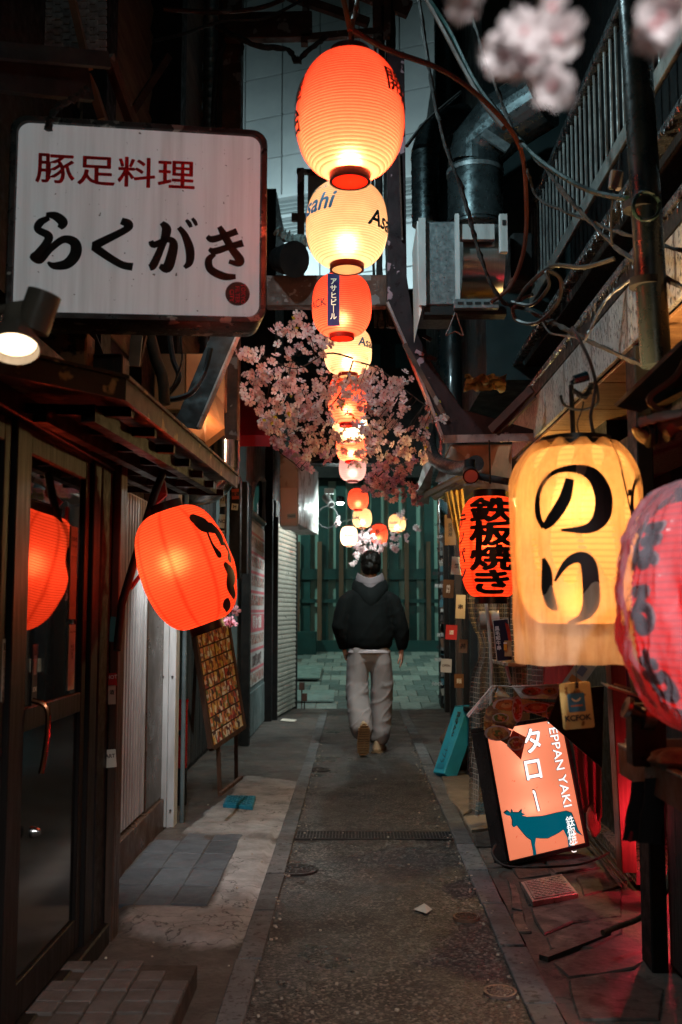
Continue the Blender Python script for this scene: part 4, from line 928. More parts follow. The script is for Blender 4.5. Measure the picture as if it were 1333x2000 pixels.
g = MB(); g.tube([P(640+20*math.cos(a/12*6.283), 1010+22*math.sin(a/12*6.283), 12.95) for a in range(13)], .009, 6); g.build('cable_loop', CABLE, label='black loop of spare cable hanging below the security camera', cat='cable')
g = MB(); p0 = P(600,905,12.2); p1 = P(660,905,12.2); g.box(-.75, .8, 12.2, 12.5, p0.z, p0.z+1.2); g.build('dark_beam', BLACK, label='dark beam across the alley mouth behind the small lanterns', cat='beam')
# ---- left metal awning
AW = thing('metal_awning', 'long metal canopy with bent front corner above the glass door', 'awning', (-.9, 4, 1.85))
AWM = grime('aged_canopy_metal', (.06,.05,.036), (.03,.026,.02), 5, .4, .1, metal=.5, bump=.15, spots=(.3,.22,.1), spotscale=10, spotw=.03)
A0 = P(-60, 712, 2.35); A1 = P(242, 775, 2.72); A2 = P(462, 950, 5.05); 
back = [Vector((-1.25, 5.05, 1.97)), Vector((-1.6, 2.35, 1.90))]
g = MB(); g.prism([A0+Vector((0,0,.03)), A1+Vector((0,0,.03)), A2+Vector((0,0,.03)), back[0], back[1]], (0,0,.012)); g.build('roof_sheet', AWM, AW)
for p, q in ((A0, A1), (A1, A2)):
    g = MB(); g.bar(p+Vector((0,0,.02)), q+Vector((0,0,.02)), .012, .06); g.build('fascia', AWM, AW)
    g = MB(); g.bar(p+Vector((0,.0,.056)), q+Vector((0,.0,.056)), .03, .01); g.build('edge_lip', AWM, AW)
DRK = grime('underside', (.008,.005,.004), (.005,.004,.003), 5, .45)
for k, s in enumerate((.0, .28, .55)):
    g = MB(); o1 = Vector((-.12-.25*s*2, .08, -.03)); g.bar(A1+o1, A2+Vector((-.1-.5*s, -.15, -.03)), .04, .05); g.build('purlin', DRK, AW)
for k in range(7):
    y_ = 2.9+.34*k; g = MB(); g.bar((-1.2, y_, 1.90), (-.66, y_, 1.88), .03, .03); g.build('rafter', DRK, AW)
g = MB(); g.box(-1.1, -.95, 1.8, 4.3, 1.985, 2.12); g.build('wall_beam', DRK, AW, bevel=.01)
# soffit light: a warm batten by the wall plus a neutral tube further along (lights the mortar patch)
# spot lamp at the left edge
SL = thing('clip_spotlight', 'lit spotlight with ribbed grey body at the left edge under the sign', 'lamp', P(30, 660, 2.25))
dd = Vector((.1, -.35, -.75)).normalized()
M_ = dd.to_track_quat('Z', 'Y').to_matrix()
def lp(r_, z_, n=28): return [(r_*math.cos(a/n*6.283), r_*math.sin(a/n*6.283), z_) for a in range(n)]
BEI = grime('beige_lamp_body', (.3,.25,.2), (.2,.17,.14), 6, .45)
b = MB(); b.lathe([(.001,-.095),(.026,-.09),(.03,-.06),(.028,-.04),(.04,-.02),(.054,.01),(.060,.03),(.056,.034),(.05,.012)], 36); b.v = [M_ @ v for v in b.v]; b.build('body', BEI, SL, local=True, smooth=True)
b = MB(); b.lathe([(.001,.012),(.03,.016),(.049,.014)], 36); b.v = [M_ @ v for v in b.v]; b.build('lens', glow('spot_glow', (1,.74,.44), 2.6), SL, local=True, smooth=True)
c2 = Vector((.048,.03,.085)); b = MB(); b.tube([(-.16,.05,.06),(.02,.03,.09)], .012, 10); b.tube([c2+Vector((-.02,0,-.06)), c2+Vector((.008,0,.03))], .04, 24); b.build('pivot', BEI, SL, local=True, smooth=True)
b = MB(); b.lathe([(.001,.004),(.018,.006),(.024,.014),(.018,.022),(.001,.026)], 24); b.v = [M_ @ v for v in b.v]; b.build('bulb', glow('spot_core', (1,.85,.65), 18), SL, local=True, smooth=True)
lamp('spot_light', tuple(M_ @ Vector((0,0,.05))), 4, (1,.78,.5), .04, SL, 'SPOT', (aim((0,0,0), dd)), 100, local=True)
# ---- big sign box
SG = thing('rakugaki_sign', 'large rounded white sign box with red kanji over thick black hiragana', 'sign', P(270, 440, 3.3))
tl, tr_, br_, bl = P(18,232,3.22), P(524,247,3.42), P(519,641,3.42), P(14,612,3.22)
cen = (tl+tr_+br_+bl)/4; ux = ((tr_-tl)+(br_-bl)).normalized(); nfr = ux.cross(Vector((0,0,1))).normalized(); uz = Vector((0,0,1))
Wd = ((tr_-tl).length+(br_-bl).length)/2; Hd = ((tl-bl).length+(tr_-br_).length)/2
SG.location = cen-uz*Hd/2
def rrect(w, h, r_, n=7):
    out = []
    for (cx, cy_, a0) in ((w/2-r_, h/2-r_, 0), (-w/2+r_, h/2-r_, 90), (-w/2+r_, -h/2+r_, 180), (w/2-r_, -h/2+r_, 270)):
        for k in range(n+1):
            a = R(a0+90*k/n); out.append((cx+r_*math.cos(a), cy_+r_*math.sin(a)))
    return out
def S3(x, y, d=0): return cen+ux*x+uz*y+nfr*d
FRM = grime('sign_frame', (.12,.12,.12), (.05,.045,.045), 9, .35, .15, metal=.7, bump=.3, spots=(.35,.33,.3), spotscale=14, spotw=.03)
SIGNW, t_, n_, l_, b_ = nt('sign_acrylic'); v_ = coords(n_, l_, rand=False)
w1 = noise(n_, l_, coords(n_, l_, (26,26,1.2), False), 1.0, 5, .6); c_ = mixc(n_, l_, ramp(n_, l_, w1, [(.42, 0), (.75, .55)]), (.68,.66,.64), (.4,.37,.34))
spk = ramp(n_, l_, noise(n_, l_, v_, 55, 2, .5), [(.72, 0), (.76, 1)]); c_ = mixc(n_, l_, spk, c_, (.12,.09,.07))
l_.new(c_, b_.inputs['Base Color']); b_.inputs['Roughness'].default_value = .35
l_.new(mixc(n_, l_, 1, c_, (.82,.95,1.0), 'MULTIPLY'), b_.inputs['Emission Color']); b_.inputs['Emission Strength'].default_value = .2  # even cool glow put into the face, standing in for lamp light
outer = rrect(Wd, Hd, .055); inner = rrect(Wd-.05, Hd-.05, .04); n = len(outer)
b = MB()
loops = [[S3(x, y, -.18) for x, y in outer], [S3(x, y, .0) for x, y in outer], [S3(x*.992, y*.99, .006) for x, y in outer], [S3(x*1.012, y*1.012, .006) for x, y in inner], [S3(x, y, -.004) for x, y in inner]]
vs = sum(loops, []); fs = []
for k in range(len(loops)-1):
    for i in range(n): fs.append((k*n+i, k*n+(i+1) % n, (k+1)*n+(i+1) % n, (k+1)*n+i))
fs.append(tuple(range(n))); b.add(vs, fs); b.build('frame', FRM, SG, smooth=True)
b = MB(); b.add([S3(x, y, -.003) for x, y in inner], [tuple(range(n))]); fc = b.build('face_panel', SIGNW, SG)
pp = plane_place(S3(0,0,.0), ux, uz)
RED2 = grime('red_sign_paint', (.75,.012,.022), (.6,.01,.015), 8, .5)
sx = Wd/500.0
def sp(px, py): return ((px-266)*sx, (436-py)*sx)
decal('red_kanji', glyphs('豚足料理', 76*sx, .02, spacing=1.04), RED2, SG, lambda x, y: pp(x+sp(217,337)[0], y*.86+sp(217,337)[1]-x*.0), local=False)
def S(*pts): return [(*sp(a, b), w*sx) for a, b, w in pts]
big = strokes([S((86,432,9),(104,434,17),(118,446,19),(112,458,10)), S((92,438,10),(76,448,15),(72,462,14),(92,474,16),(88,490,16),(76,510,20),(64,517,12),(78,524,12),(96,500,13),(120,480,15),(141,486,20),(143,508,22),(128,528,20),(104,533,14),(92,526,5)),
               S((228,438,14),(242,444,18),(236,456,14),(182,488,17),(180,494,17),(226,524,15),(252,530,16)),
               S((286,476,10),(292,484,13),(318,472,12),(330,480,17),(326,508,20),(318,530,20),(304,526,10)), S((306,438,10),(316,452,19),(308,484,14),(292,524,16),(284,530,12)), S((340,446,10),(352,462,14),(362,490,18),(362,516,15),(352,528,8)), S((354,430,6),(360,437,9),(364,445,7)), S((366,426,6),(371,433,8),(375,441,6)),
               S((396,462,9),(406,468,14),(430,460,13),(456,449,14)), S((400,488,8),(412,492,14),(440,482,13),(468,473,15)), S((420,441,10),(430,458,15),(446,486,16),(462,508,18),(458,516,13),(440,512,9)), S((412,498,8),(400,510,14),(404,530,16),(430,543,16),(454,543,10))])
decal('black_hiragana', big, grime('sign_black', (.015,.02,.02), rough=.5, bump=0), SG, lambda x, y: pp(x, y)+nfr*.0006, local=False)
stc = S3(*sp(458,578), .001)
b = MB(); b.add([stc+ux*math.cos(a/28*6.283)*.0475*Wd/.9*.93+uz*math.sin(a/28*6.283)*.0475*Wd/.9*.93 for a in range(28)], [tuple(range(28))]); stk = b.build('round_sticker', flat('round_stk', (.02,.035,.045), .4), None, label='round dark sticker with pink vertical words in the sign corner', cat='sticker')
for k, s in enumerate(('TOKYO', 'FILTER', 'CITY')):
    decal('lettering', glyphs(s, .021, .03), flat('pink_ink', (.5,.04,.12), .5), stk, plane_place(stc+nfr*.001+ux*(.02-.02*k)-uz*.004*k, -uz, ux), local=False)
# sign bracket and tarred rope on top
g = MB(); g.tube(crom([P(95,255,3.2), P(98,232,3.2), P(118,205,3.2), P(150,190,3.2), P(172,170,3.2)]), [.006+.008*abs(mnoise.noise(Vector((i*.7,0,0))))+.004 for i in range(33)], 7, wob=.4); g.build('clotted_hanger', grime('greasy_lump', (.05,.07,.07), (.02,.02,.02), 30, .6, bump=1), label='grime clotted hanger strap over the top of the big sign', cat='strap')
# structures behind / above sign on the left
UB = thing('upper_storey_left', 'dark upper storey clad in weathered siding over the sign', 'building', (-1.6, 6, 0))
g = MB(); g.box(-3.5, -1.45, 3.6, 11.8, 2.6, 9); g.build('wall', BLACK, UB)
SID = grime('weathered_siding', (.2,.155,.115), (.11,.085,.065), 5, .7, .1, stretch=(3,.6,6), bump=.25, var=.3)
sdm = block_mesh('siding', .02, 3.9, .19, SID, 12, .002, .003)
for k in range(22): place(sdm, 'plank', (-1.435, 6.9, 3.0+.2*k), UB, 0, (0, R(8)))
for (px0, px1, Y, m_) in ((160,206,4.9,BLACK),(262,352,6.6,BLACK),(395,425,9.0,DUCT)):
    p0 = P(px0, 300, Y); p1 = P(px1, 300, Y); g = MB()
    if m_ is DUCT:
        cx = (p0.x+p1.x)/2; r_ = (p1.x-p0.x)/2; pr = []
        for k in range(60): z = 2.5+k*.1; pr += [(r_, z), (r_, z+.085), (r_*1.06, z+.09), (r_*1.06, z+.097)]
        g.lathe(pr, 20, (cx, Y, 0)); g.build('spiral_duct', GALV, label='tall grey spiral duct rising behind the rusty column', cat='duct', smooth=True)
    else: g.box(p0.x, p1.x, Y, Y+.2, 2.4, 7.5); g.build('dark_pillar', m_, UB)
p0 = P(424,235,7.0); p1 = P(470,235,7.0)
RCOL = thing('rusty_column', 'rusty steel column with side arm left of the top lantern', 'column', (p0.x, 7.0, 0))
g = MB(); g.box(p0.x, p1.x, 7.0, 7.17, 2.2, 7.5); g.build('shaft', RUST, RCOL, bevel=.006)
g = MB(); g.tube([(p0.x-.02, 6.98, 2.2), (p0.x-.025, 6.98, 4.9), (p0.x-.0, 6.97, 5.3), (p0.x+.1, 6.96, 5.6)], .02, 8); g.tube([(p0.x+.03, 6.97, 2.2), (p0.x+.03, 6.96, 7)], .013, 6); g.build('cable_run', CABLE, RCOL, smooth=True)
g = MB(); a_, b__ = P(440,55,6.9), P(610,52,6.9); g.bar(a_, b__, .08, .2); g.build('arm', RUST, RCOL, bevel=.005)
g = MB()
for px in (600, 690): g.bar(P(px,-30,6.9), P(px-5,88,6.9), .05, .06)
g.bar(P(560,-10,6.9), P(720,45,6.9), .05, .06); g.bar(P(590,75,6.88), P(760,60,6.88), .04, .05); g.bar(P(700,-20,6.9), P(800,20,6.9), .05, .12); g.bar(P(735,-20,6.85), P(738,90,6.85), .06, .06); g.bar(P(758,-20,6.85), P(756,75,6.85), .05, .05)
g.build('bracket_frame', RUST, RCOL)
for k, (a1, a2, rr) in enumerate(((( (320,20,6.5),(430,26,6.6),(520,14,6.7),(570,-12,6.8)), 0, .016), (((360,66,6.5),(440,44,6.6),(510,40,6.7),(590,15,6.8)), 0, .012), (((430,72,6.7),(520,80,6.6),(600,95,6.6),(660,60,6.6)), 0, .02))):
    pass
def wire(label, pts, r, mat=CABLE, cat='cable', wob=0, n=8, name='cable', seg=6):
    w = crom([tuple(P(*p)) for p in pts], n); m = MB()
    m.tube(w, [r*(1+(.8*max(0, mnoise.noise(Vector((i*.6, r*100, 1)))) if wob else 0)) for i in range(len(w))], seg, wob=wob); return m.build(name, mat, label=label, cat=cat, smooth=True)
wire('brownish cable sagging from the siding to the rusty column top', [(320,18,6.4),(430,24,6.6),(520,12,6.7),(590,-20,6.8)], .016, RUST)
wire('black cable reaching from the siding past the column arm', [(300,80,6.3),(360,66,6.5),(440,40,6.6),(520,34,6.7),(600,-5,6.8)], .012)
wire('lumpy black cable drooping under the column arm', [(424,52,6.8),(500,88,6.6),(560,96,6.6),(580,118,6.6),(600,100,6.6),(640,70,6.6)], .018, DUSTY, wob=.3)
wire('short fringe of grime hanging from the column arm', [(470,74,6.7),(474,95,6.7),(466,120,6.7)], .012, DUSTY, wob=.5)
# top-left gutter beam and louvres
GB = thing('roof_gutter', 'bluish metal gutter crossing the top left corner above the sign', 'gutter', P(100, 130, 3.1))
a_, b__ = P(-40, 96, 3.0), P(213, 118, 3.25)
g = MB(); g.bar(a_, b__, .02, .055, up=(0,0,1)); g.build('face', grime('blue_grey_metal', (.09,.14,.15), (.04,.06,.065), 6, .4, .1, metal=.5, bump=.25), GB)
a_, b__ = P(-40, 140, 3.1), P(175, 165, 3.35)
g = MB(); g.bar(a_, b__, .03, .12, up=(0,0,1)); g.build('trough', MATS['blue_grey_metal'], GB)
LV = thing('louvred_vent', 'stack of small overlapping slats in the top left corner', 'vent', P(90, 30, 4.2))
sv = []
lm_ = block_mesh('louvre_slat', .055, .01, .03, GALV, 2, .001)
for i in range(9):
    for j in range(9):
        p = P(62+17*i, -20+15*j+ (i % 2)*6, 4.4); place(lm_, 'slat', p, LV, 0, (R(30), 0))
g = MB(); g.bar(P(45,-20,4.5), P(45,100,4.5), .06, .05); g.build('post', WHITEP, LV)
g = MB(); g.bar(P(18,-20,4.5), P(18,95,4.5), .05, .05); g.build('post', GALV, LV)
g = MB(); g.bar(P(135,-30,4.3), P(172,130,4.3), .07, .03); g.build('copper_flashing', grime('copper_tin', (.3,.14,.08), (.15,.08,.05), 5, .5, metal=.4), LV)
g = MB(); g.bar(P(212,110,3.4), P(262,250,3.6), .03, .05); g.build('slanting_brace', RUST, label='rusty brace slanting down from the gutter to the sign top', cat='brace')
g = MB(); g.bar(P(255,225,5.5), P(330,110,5.7), .03, .04); g.build('slanting_brace', RUST, label='thin rusty brace rising right behind the sign top', cat='brace')
g = MB(); g.bar(P(178,160,3.9), P(205,245,3.9), .12, .03); g.build('brown_board', grime('orange_brown_board', (.22,.09,.04), (.1,.045,.025), 4, .6), label='curved brown board between gutter and sign', cat='board')
# clutter between sign and awning
CL = [('speckled orange brown wall panel under the left of the sign', 'wall_panel', (60,645), (170,760), 3.6, grime('stained_orange_wall', (.3,.13,.05), (.12,.055,.03), 4, .6, spots=(.03,.02,.015), spotscale=25, spotw=.08, bump=.2)),
      ('tall dark duct box under the sign middle', 'duct_box', (178,690), (240,770), 3.7, DARKWOOD),
      ('brown wall panel behind the bent pipes under the sign', 'wall_panel', (300,690), (362,800), 5.9, grime('olive_brown_wall', (.13,.09,.05), (.08,.055,.035), 4, .6, bump=.1)),
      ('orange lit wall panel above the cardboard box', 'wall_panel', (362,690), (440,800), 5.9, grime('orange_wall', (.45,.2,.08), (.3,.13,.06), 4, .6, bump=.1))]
for lb, nm, (x0, y0), (x1, y1), Y, m_ in CL:
    p0, p1 = P(x0, y1, Y), P(x1, y0, Y); g = MB(); g.box(p0.x, p1.x, Y, Y+.12, p0.z, p1.z); g.build(nm, m_, label=lb, cat=nm.replace('_', ' '), bevel=.006)
wire('fat grey brown pipe bending down behind the awning', [(292,650,4.4),(305,700,4.4),(318,740,4.4),(322,790,4.4)], .026, grime('pipe_lagging', (.1,.075,.05), (.05,.04,.03), 10, .7, bump=.5), 'pipe', name='pipe', seg=12)
wire('black hose looping from the sign to the tin sheet', [(330,640,4.6),(338,700,4.6),(350,740,4.6),(325,778,4.6),(370,770,4.6),(398,730,4.7),(412,680,4.7)], .014, CABLE)
wire('thin black wire hanging beside the brown wall panel', [(352,652,4.5),(356,700,4.5),(342,745,4.5),(328,770,4.5)], .004, CABLE)
g = MB(); g.bar(P(268,655,4.2), P(262,715,4.2), .05, .01); g.build('pale_flashing', grime('white_flashing', (.7,.75,.75), (.45,.5,.5), 6, .5), label='small pale strip of sheet metal shining under the sign', cat='flashing')
for k, pts in enumerate((((283,655),(270,715)), ((180,650),(215,740)))):
    g = MB(); g.bar(P(*pts[0], 4.25), P(*pts[1], 4.25), .02, .03); g.build('thin_strut', RUST, label=('rusty strut just right of the pale metal strip','rusty strut behind the stained orange panel')[k], cat='strut')
g = MB(); w = [P(384,858,5.1), P(352,836,5.1), P(430,690,5.6), P(470,655,5.8), P(462,680,5.8), P(408,800,5.3)]
g.prism([P(340,830,5.0), P(388,838,5.0), P(470,655,5.3), P(412,655,5.3)], (0,.02,.0)); g.build('dark_tin_sheet', grime('black_tin', (.014,.01,.009), (.022,.015,.012), 6, .7), label='dark tin sheet slanting down from under the sign', cat='sheet')
g = MB(); g.bar(P(389,836,4.98), P(467,652,5.28), .014, .025); g.build('tin_edge_strip', grime('pinkish_edge', (.5,.36,.32), (.25,.16,.13), 8, .4, metal=.4), label='shiny edge strip along the slanting dark tin sheet', cat='strip')
g = MB(); q = [P(362,852,5.5), P(400,880,5.2), P(438,850,5.6), P(404,800,5.7), P(388,800,5.7)]
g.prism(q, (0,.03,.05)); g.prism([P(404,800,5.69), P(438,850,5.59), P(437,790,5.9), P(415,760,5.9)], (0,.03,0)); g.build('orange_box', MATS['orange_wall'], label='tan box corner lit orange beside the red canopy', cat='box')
# red canopy
RCN = thing('red_canopy', 'red folding canopy glimpsed between the tan box and the blossoms', 'canopy', P(470, 820, 8.2))
REDC = sheetmat('red_canvas', (.55,.01,.03), .45, mix=.35, bump=.1)
q = [P(432,730,9.4), P(452,735,9.4), P(527,868,7.9), P(527,872,7.9), P(425,872,7.9)]
g = MB(); g.add([P(428,732,9.4), P(455,736,9.4), P(528,850,7.9), P(425,850,7.9), P(425,872,7.9), P(528,872,7.9)], [(0,1,2,3),(3,2,5,4)]); g.build('canvas', REDC, RCN, solid=.004)
for py, w_ in ((772,485),(806,500),(842,520)):
    g = MB(); g.tube([P(432,py,8.6), P(w_,py+6,8.6)], .012, 8); g.build('stretcher_bar', GALV, RCN)
g = MB(); g.tube([P(468,842,8.4), P(500,858,8.4)], .008, 6); g.tube([P(500,842,8.4), P(468,858,8.4)], .008, 6); g.tube([P(440,665,8.5), P(470,690,8.4), P(525,840,7.8)], .01, 6); g.build('fold_arm', BLACK, RCN)
# steel flue under the red canopy
FU = thing('steel_flue', 'shiny steel flue elbow reflecting orange under the red canopy', 'flue', P(440, 900, 6.6))
g = MB(); g.tube([P(440,862,6.6), P(440,915,6.6)], .095, 28); g.build('upper_pipe', flat('polished_steel', (.6,.6,.6), .18, 1), FU, smooth=True)
g = MB(); g.tube(crom([P(440,905,6.6), P(438,930,6.6), P(415,955,6.6), P(380,965,6.6), P(330,965,6.6)]), .085, 24); g.build('elbow', MATS['polished_steel'], FU, smooth=True)
g = MB(); g.tube([P(440,898,6.6), P(440,902,6.6)], .1, 28); g.build('joint_band', MATS['polished_steel'], FU, smooth=True)
# neutral tube lamp above the recess, sheltered by the awning: lights the mortar and the white post
TLM = thing('downlight', 'small black downlight under the eave behind the crooked lantern', 'lamp', (-1.0, 5.3, 2.0))
g = MB(); g.lathe([(.001,0),(.03,0)], 16, (-.92,5.2,1.96)); g.build('lens', glow('tube_glow', (.9,.97,1), 5), TLM)
g = MB(); g.lathe([(.031,-.02),(.035,-.02),(.035,.06),(.001,.06)], 20, (-.92,5.2,1.96)); g.build('can', BLACK, TLM)
lamp('tube_light', (-.92, 5.2, 1.95), 75, (.95,.95,.95), .05, TLM, 'SPOT', aim((-.92,5.2,1.95), (-.6,6.0,0)), 95, sx=.1, sy=.6)
# ================================================================== RIGHT SIDE
RB = thing('right_building', 'dark two storey building down the right side with speckled fascia', 'building', (1.5, 5, 0))
g = MB(); g.box(1.62, 3.2, .5, 13.4, 2.3, 9); g.box(1.75, 3.2, 5.6, 13.6, 0, 2.3); g.build('wall', BLACK, RB)
# speckled fascia and soffit
FXX = 1.12
SPECK, t_, n_, l_, b_ = nt('speckled_fascia'); v_ = coords(n_, l_, (1,1,.45), rand=False)
s1 = ramp(n_, l_, noise(n_, l_, v_, 75, 3, .55), [(.56, 0), (.60, 1)]); s2 = ramp(n_, l_, noise(n_, l_, coords(n_, l_, (1,1,.15), False), 14, 5, .6), [(.55, 0), (.68, 1)])
zg = ramp(n_, l_, noise(n_, l_, v_, 4, 4, .6), [(.3, 0), (.7, 1)])
c_ = mixc(n_, l_, zg, (.36,.36,.34), (.2,.2,.19)); c_ = mixc(n_, l_, s1, c_, (.015,.013,.012)); c_ = mixc(n_, l_, s2, c_, (.03,.022,.018))
l_.new(c_, b_.inputs['Base Color']); b_.inputs['Roughness'].default_value = .38; b_.inputs['Specular IOR Level'].default_value = .6
bp_ = n_.new('ShaderNodeBump'); bp_.inputs['Strength'].default_value = .5; bp_.inputs['Distance'].default_value = .004; l_.new(s1, bp_.inputs['Height']); l_.new(bp_.outputs[0], b_.inputs['Normal'])
for k in range(8):
    y0 = 2.1+.62*k; g = MB(); g.box(FXX, FXX+.02, y0, y0+.612, 2.37, 2.62); g.build('fascia_panel', SPECK, RB, bevel=.002)
SOFF = grime('soffit_board', (.45,.25,.11), (.28,.14,.06), 3, .45, .1, stretch=(1,8,1), bump=.15, bscale=14, var=.2, spots=(.08,.05,.03), spotscale=60, spotw=.02)
for k in range(8):
    y0 = 2.1+.62*k; g = MB(); g.box(FXX+.022, FXX+.5, y0, y0+.605, 2.35, 2.365); g.build('soffit_panel', SOFF, RB, bevel=.002)
g = MB(); g.box(FXX+.001, 1.62, 2.1, 7.0, 2.63, 2.7); g.build('ledge', BLACK, RB)
WET = grime('wet_tarred_steel', (.3,.33,.34), (.1,.11,.115), 10, .25, .12, metal=.85, bump=.6, bscale=60, spots=(.02,.015,.015), spotscale=22, spotw=.06)
# gutters and beams running along the alley, with drips of grime
for (xx, zz, hh, ww, y0, y1) in ((1.12, 2.72, .035, .02, 2.2, 6.6), (1.16, 2.78, .03, .02, 2.2, 5.0), (1.24, 3.20, .05, .03, 2.4, 8.2), (1.20, 3.12, .035, .06, 2.4, 8.6)):
    g = MB(); g.box(xx-ww/2, xx+ww/2, y0, y1, zz-hh/2, zz+hh/2); g.build('gutter', WET, RB, bevel=.004)
g = MB(); g.box(1.262, 1.62, 2.4, 8.6, 3.1, 3.2); g.build('balcony_floor', DARKWOOD, RB)
dr = MB(); r5 = random.Random(11)
for (xx, z_, y0, y1, n_d) in ((1.17, 3.10, 2.6, 6.2, 120), (1.115, 2.70, 2.4, 5.2, 90), (1.21, 3.10, 3.0, 6.5, 60)):
    for k in range(n_d):
        y_ = r5.uniform(y0, y1); L = abs(r5.gauss(0, .035))+.008; L *= .4+1.2*max(0, mnoise.noise(Vector((y_*3, xx*9, 0)))+.3)
        dr.tube([(xx+r5.uniform(-.006,.006), y_, z_+.01), (xx+r5.uniform(-.004,.004), y_+r5.uniform(-.004,.004), z_-L*.6), (xx, y_+r5.uniform(-.006,.006), z_-L)], [.004, .0028, .0022], 4, cap=False)
dr.build('grease_drips', grime('grease_drip', (.06,.05,.045), (.02,.018,.016), 20, .2, .1, bump=.3, coat=1), RB, kind='stuff')
# slanting channel beams and balcony railing
BR = thing('balcony_railing', 'steel balcony railing with thin upright bars high on the right', 'railing', (1.3, 6, 3.5))
RLX = 1.32
g = MB(); g.box(RLX-.03, RLX+.03, 2.3, 8.4, 4.24, 4.29); g.build('top_rail', WET, BR, bevel=.006)
g = MB(); g.box(RLX-.012, RLX+.012, 2.3, 8.4, 3.56, 3.645); g.build('bottom_rail', grime('dull_rail', (.32,.33,.31), (.16,.16,.15), 12, .45, .1, metal=.5, bump=.3), BR, bevel=.003)
bal = block_mesh('baluster', .014, .014, .6, grime('old_baluster', (.25,.26,.25), (.1,.1,.1), 12, .5, metal=.4), 3, .001, .002)
y_ = 2.5
while y_ < 8.4: place(bal, 'baluster', (RLX, y_, 3.94), BR, rnd.uniform(-.2,.2), (rnd.uniform(-.01,.01), 0)); y_ += .115
g = MB(); g.tube([(RLX+.05, 3.05, 3.1), (RLX+.05, 3.05, 4.4)], .02, 8); g.build('post', WET, BR)
# big vertical pipe near right
PV = thing('black_downpipe', 'fat black vertical pipe with coil of cable, near the speckled fascia', 'pipe', P(1280, 710, 3.1))
a_, b__ = P(1282, 715, 3.1), P(1236, -20, 3.1)
g = MB(); g.tube([a_, b__], .048, 24); g.build('pipe', grime('wet_black_pipe', (.008,.012,.013), (.015,.02,.02), 8, .3, .1, bump=.1), PV, smooth=True)
for py in (410, 560):
    p = P(1250 if py < 500 else 1262, py, 3.1); g = MB(); g.tube([p, p+Vector((0,0,.025))], .053, 24); g.build('pipe_collar', BLACK, PV, smooth=True)
g = MB(); g.tube([P(1262+(26+2*math.sin(a*.3))*math.cos(a/24*6.283), 402+28*math.sin(a/24*6.283), 3.02+.03*math.sin(a*.4)) for a in range(50)], .006, 6); g.build('cable_coil', grime('green_cable', (.008,.028,.025), (.008,.013,.013), 8, .4), PV, smooth=True)
# dark tin hood with bent conduit at the right edge
g = MB(); g.prism([P(1205,795,2.55), P(1333,672,2.4), P(1380,640,2.4), P(1380,740,2.4), P(1250,806,2.5)], (.0,.03,.012)); g.build('tin_hood', grime('dark_tin_hood', (.05,.035,.028), (.03,.024,.02), 6, .4, metal=.4, bump=.2), label='dark tin hood jutting from the right edge above the red lantern', cat='hood')
wire('bent copper toned conduit under the tin hood', [(1345,690,2.35),(1320,735,2.35),(1270,775,2.35),(1285,800,2.35),(1310,806,2.35)], .008, BROWNCABLE)
TR_ = thing('rolled_tarp', 'rolled shiny brown tarpaulin tied at the right edge', 'tarp', P(1330, 840, 2.4))
g = MB(); g.tube(crom([P(1255,855,2.4), P(1275,835,2.4), P(1310,828,2.35), P(1380,812,2.3)]), [.026+.006*math.sin(i*1.3) for i in range(25)], 16, wob=.12); g.build('roll', sheetmat('brown_plastic', (.2,.06,.03), .15, mix=.1, bump=1, bscale=20), TR_, smooth=True)
for t0 in (1262, 1275, 1300):
    g = MB(); p = P(t0, 848-(t0-1262)*.3, 2.39); g.tube([p, p+Vector((.012,.0,.002))], .034, 16); g.build('tie', BLACK, TR_, smooth=True)
g = MB(); g.tube(crom([P(1250,825,2.36), P(1290,815,2.33), P(1380,800,2.3)]), [.012]*17, 8, wob=.2); g.build('fold', sheetmat('pale_plastic', (.5,.4,.36), .15, mix=.2, bump=1, bscale=20), TR_, smooth=True)
# ducts and fan unit
DU = thing('small_duct', 'dark spiral duct with elbow, left of the fat duct', 'duct', P(835, 400, 7.0))
pts = [P(832,440,7.0), P(830,300,7.0), P(840,262,7.05), P(870,240,7.15), P(905,228,7.3)]
g = MB(); g.tube([pts[0], pts[1]], .1, 24); pr = None; g.build('straight', DUCT, DU, smooth=True)
for k in range(5):
    p = pts[0].lerp(pts[1], k/5+.12); g = MB(); g.tube([p, p+Vector((0,0,.012))], .104, 24); g.build('seam', DUCT, DU, smooth=True)
g = MB(); g.tube(pts[1:], [.1,.1,.1,.1], 24); g.build('elbow', DUCT, DU)
DB = thing('fat_duct', 'fat dark exhaust duct bending towards the balcony above the fan', 'duct', P(925, 400, 6.6))
g = MB(); pts = [P(930,445,6.6), P(928,330,6.6), P(935,290,6.6), P(975,245,6.5), P(1060,190,6.3)]
g.tube(pts[:2], .19, 32); g.build('straight', DUCT, DB, smooth=True); g = MB(); g.tube(pts[1:], [.19,.2,.21,.21], 28); g.build('elbow', DUCT, DB)
for q_, r_ in ((.05, .2), (.88, .197)):
    p = pts[0].lerp(pts[1], q_); g = MB(); g.tube([p, p+Vector((0,0,.03))], r_, 32); g.build('flange', GALV if q_ > .5 else DUCT, DB, smooth=True)
p = P(968,275,6.3); g = MB(); g.obox(p, .1, .012, .03, Matrix.Rotation(R(35), 3, 'Y')); g.build('cowl_vent', GALV, DB)
FN = thing('fan_unit', 'galvanised fan housing with brushed drum hanging on brackets', 'fan unit', P(895, 500, 5.8))
q0, q1 = P(822,606,5.6), P(892,432,5.6)
g = MB(); g.box(q0.x, q1.x, 5.6, 6.1, q0.z+.03, q1.z); g.build('housing', GALV, FN, bevel=.008)
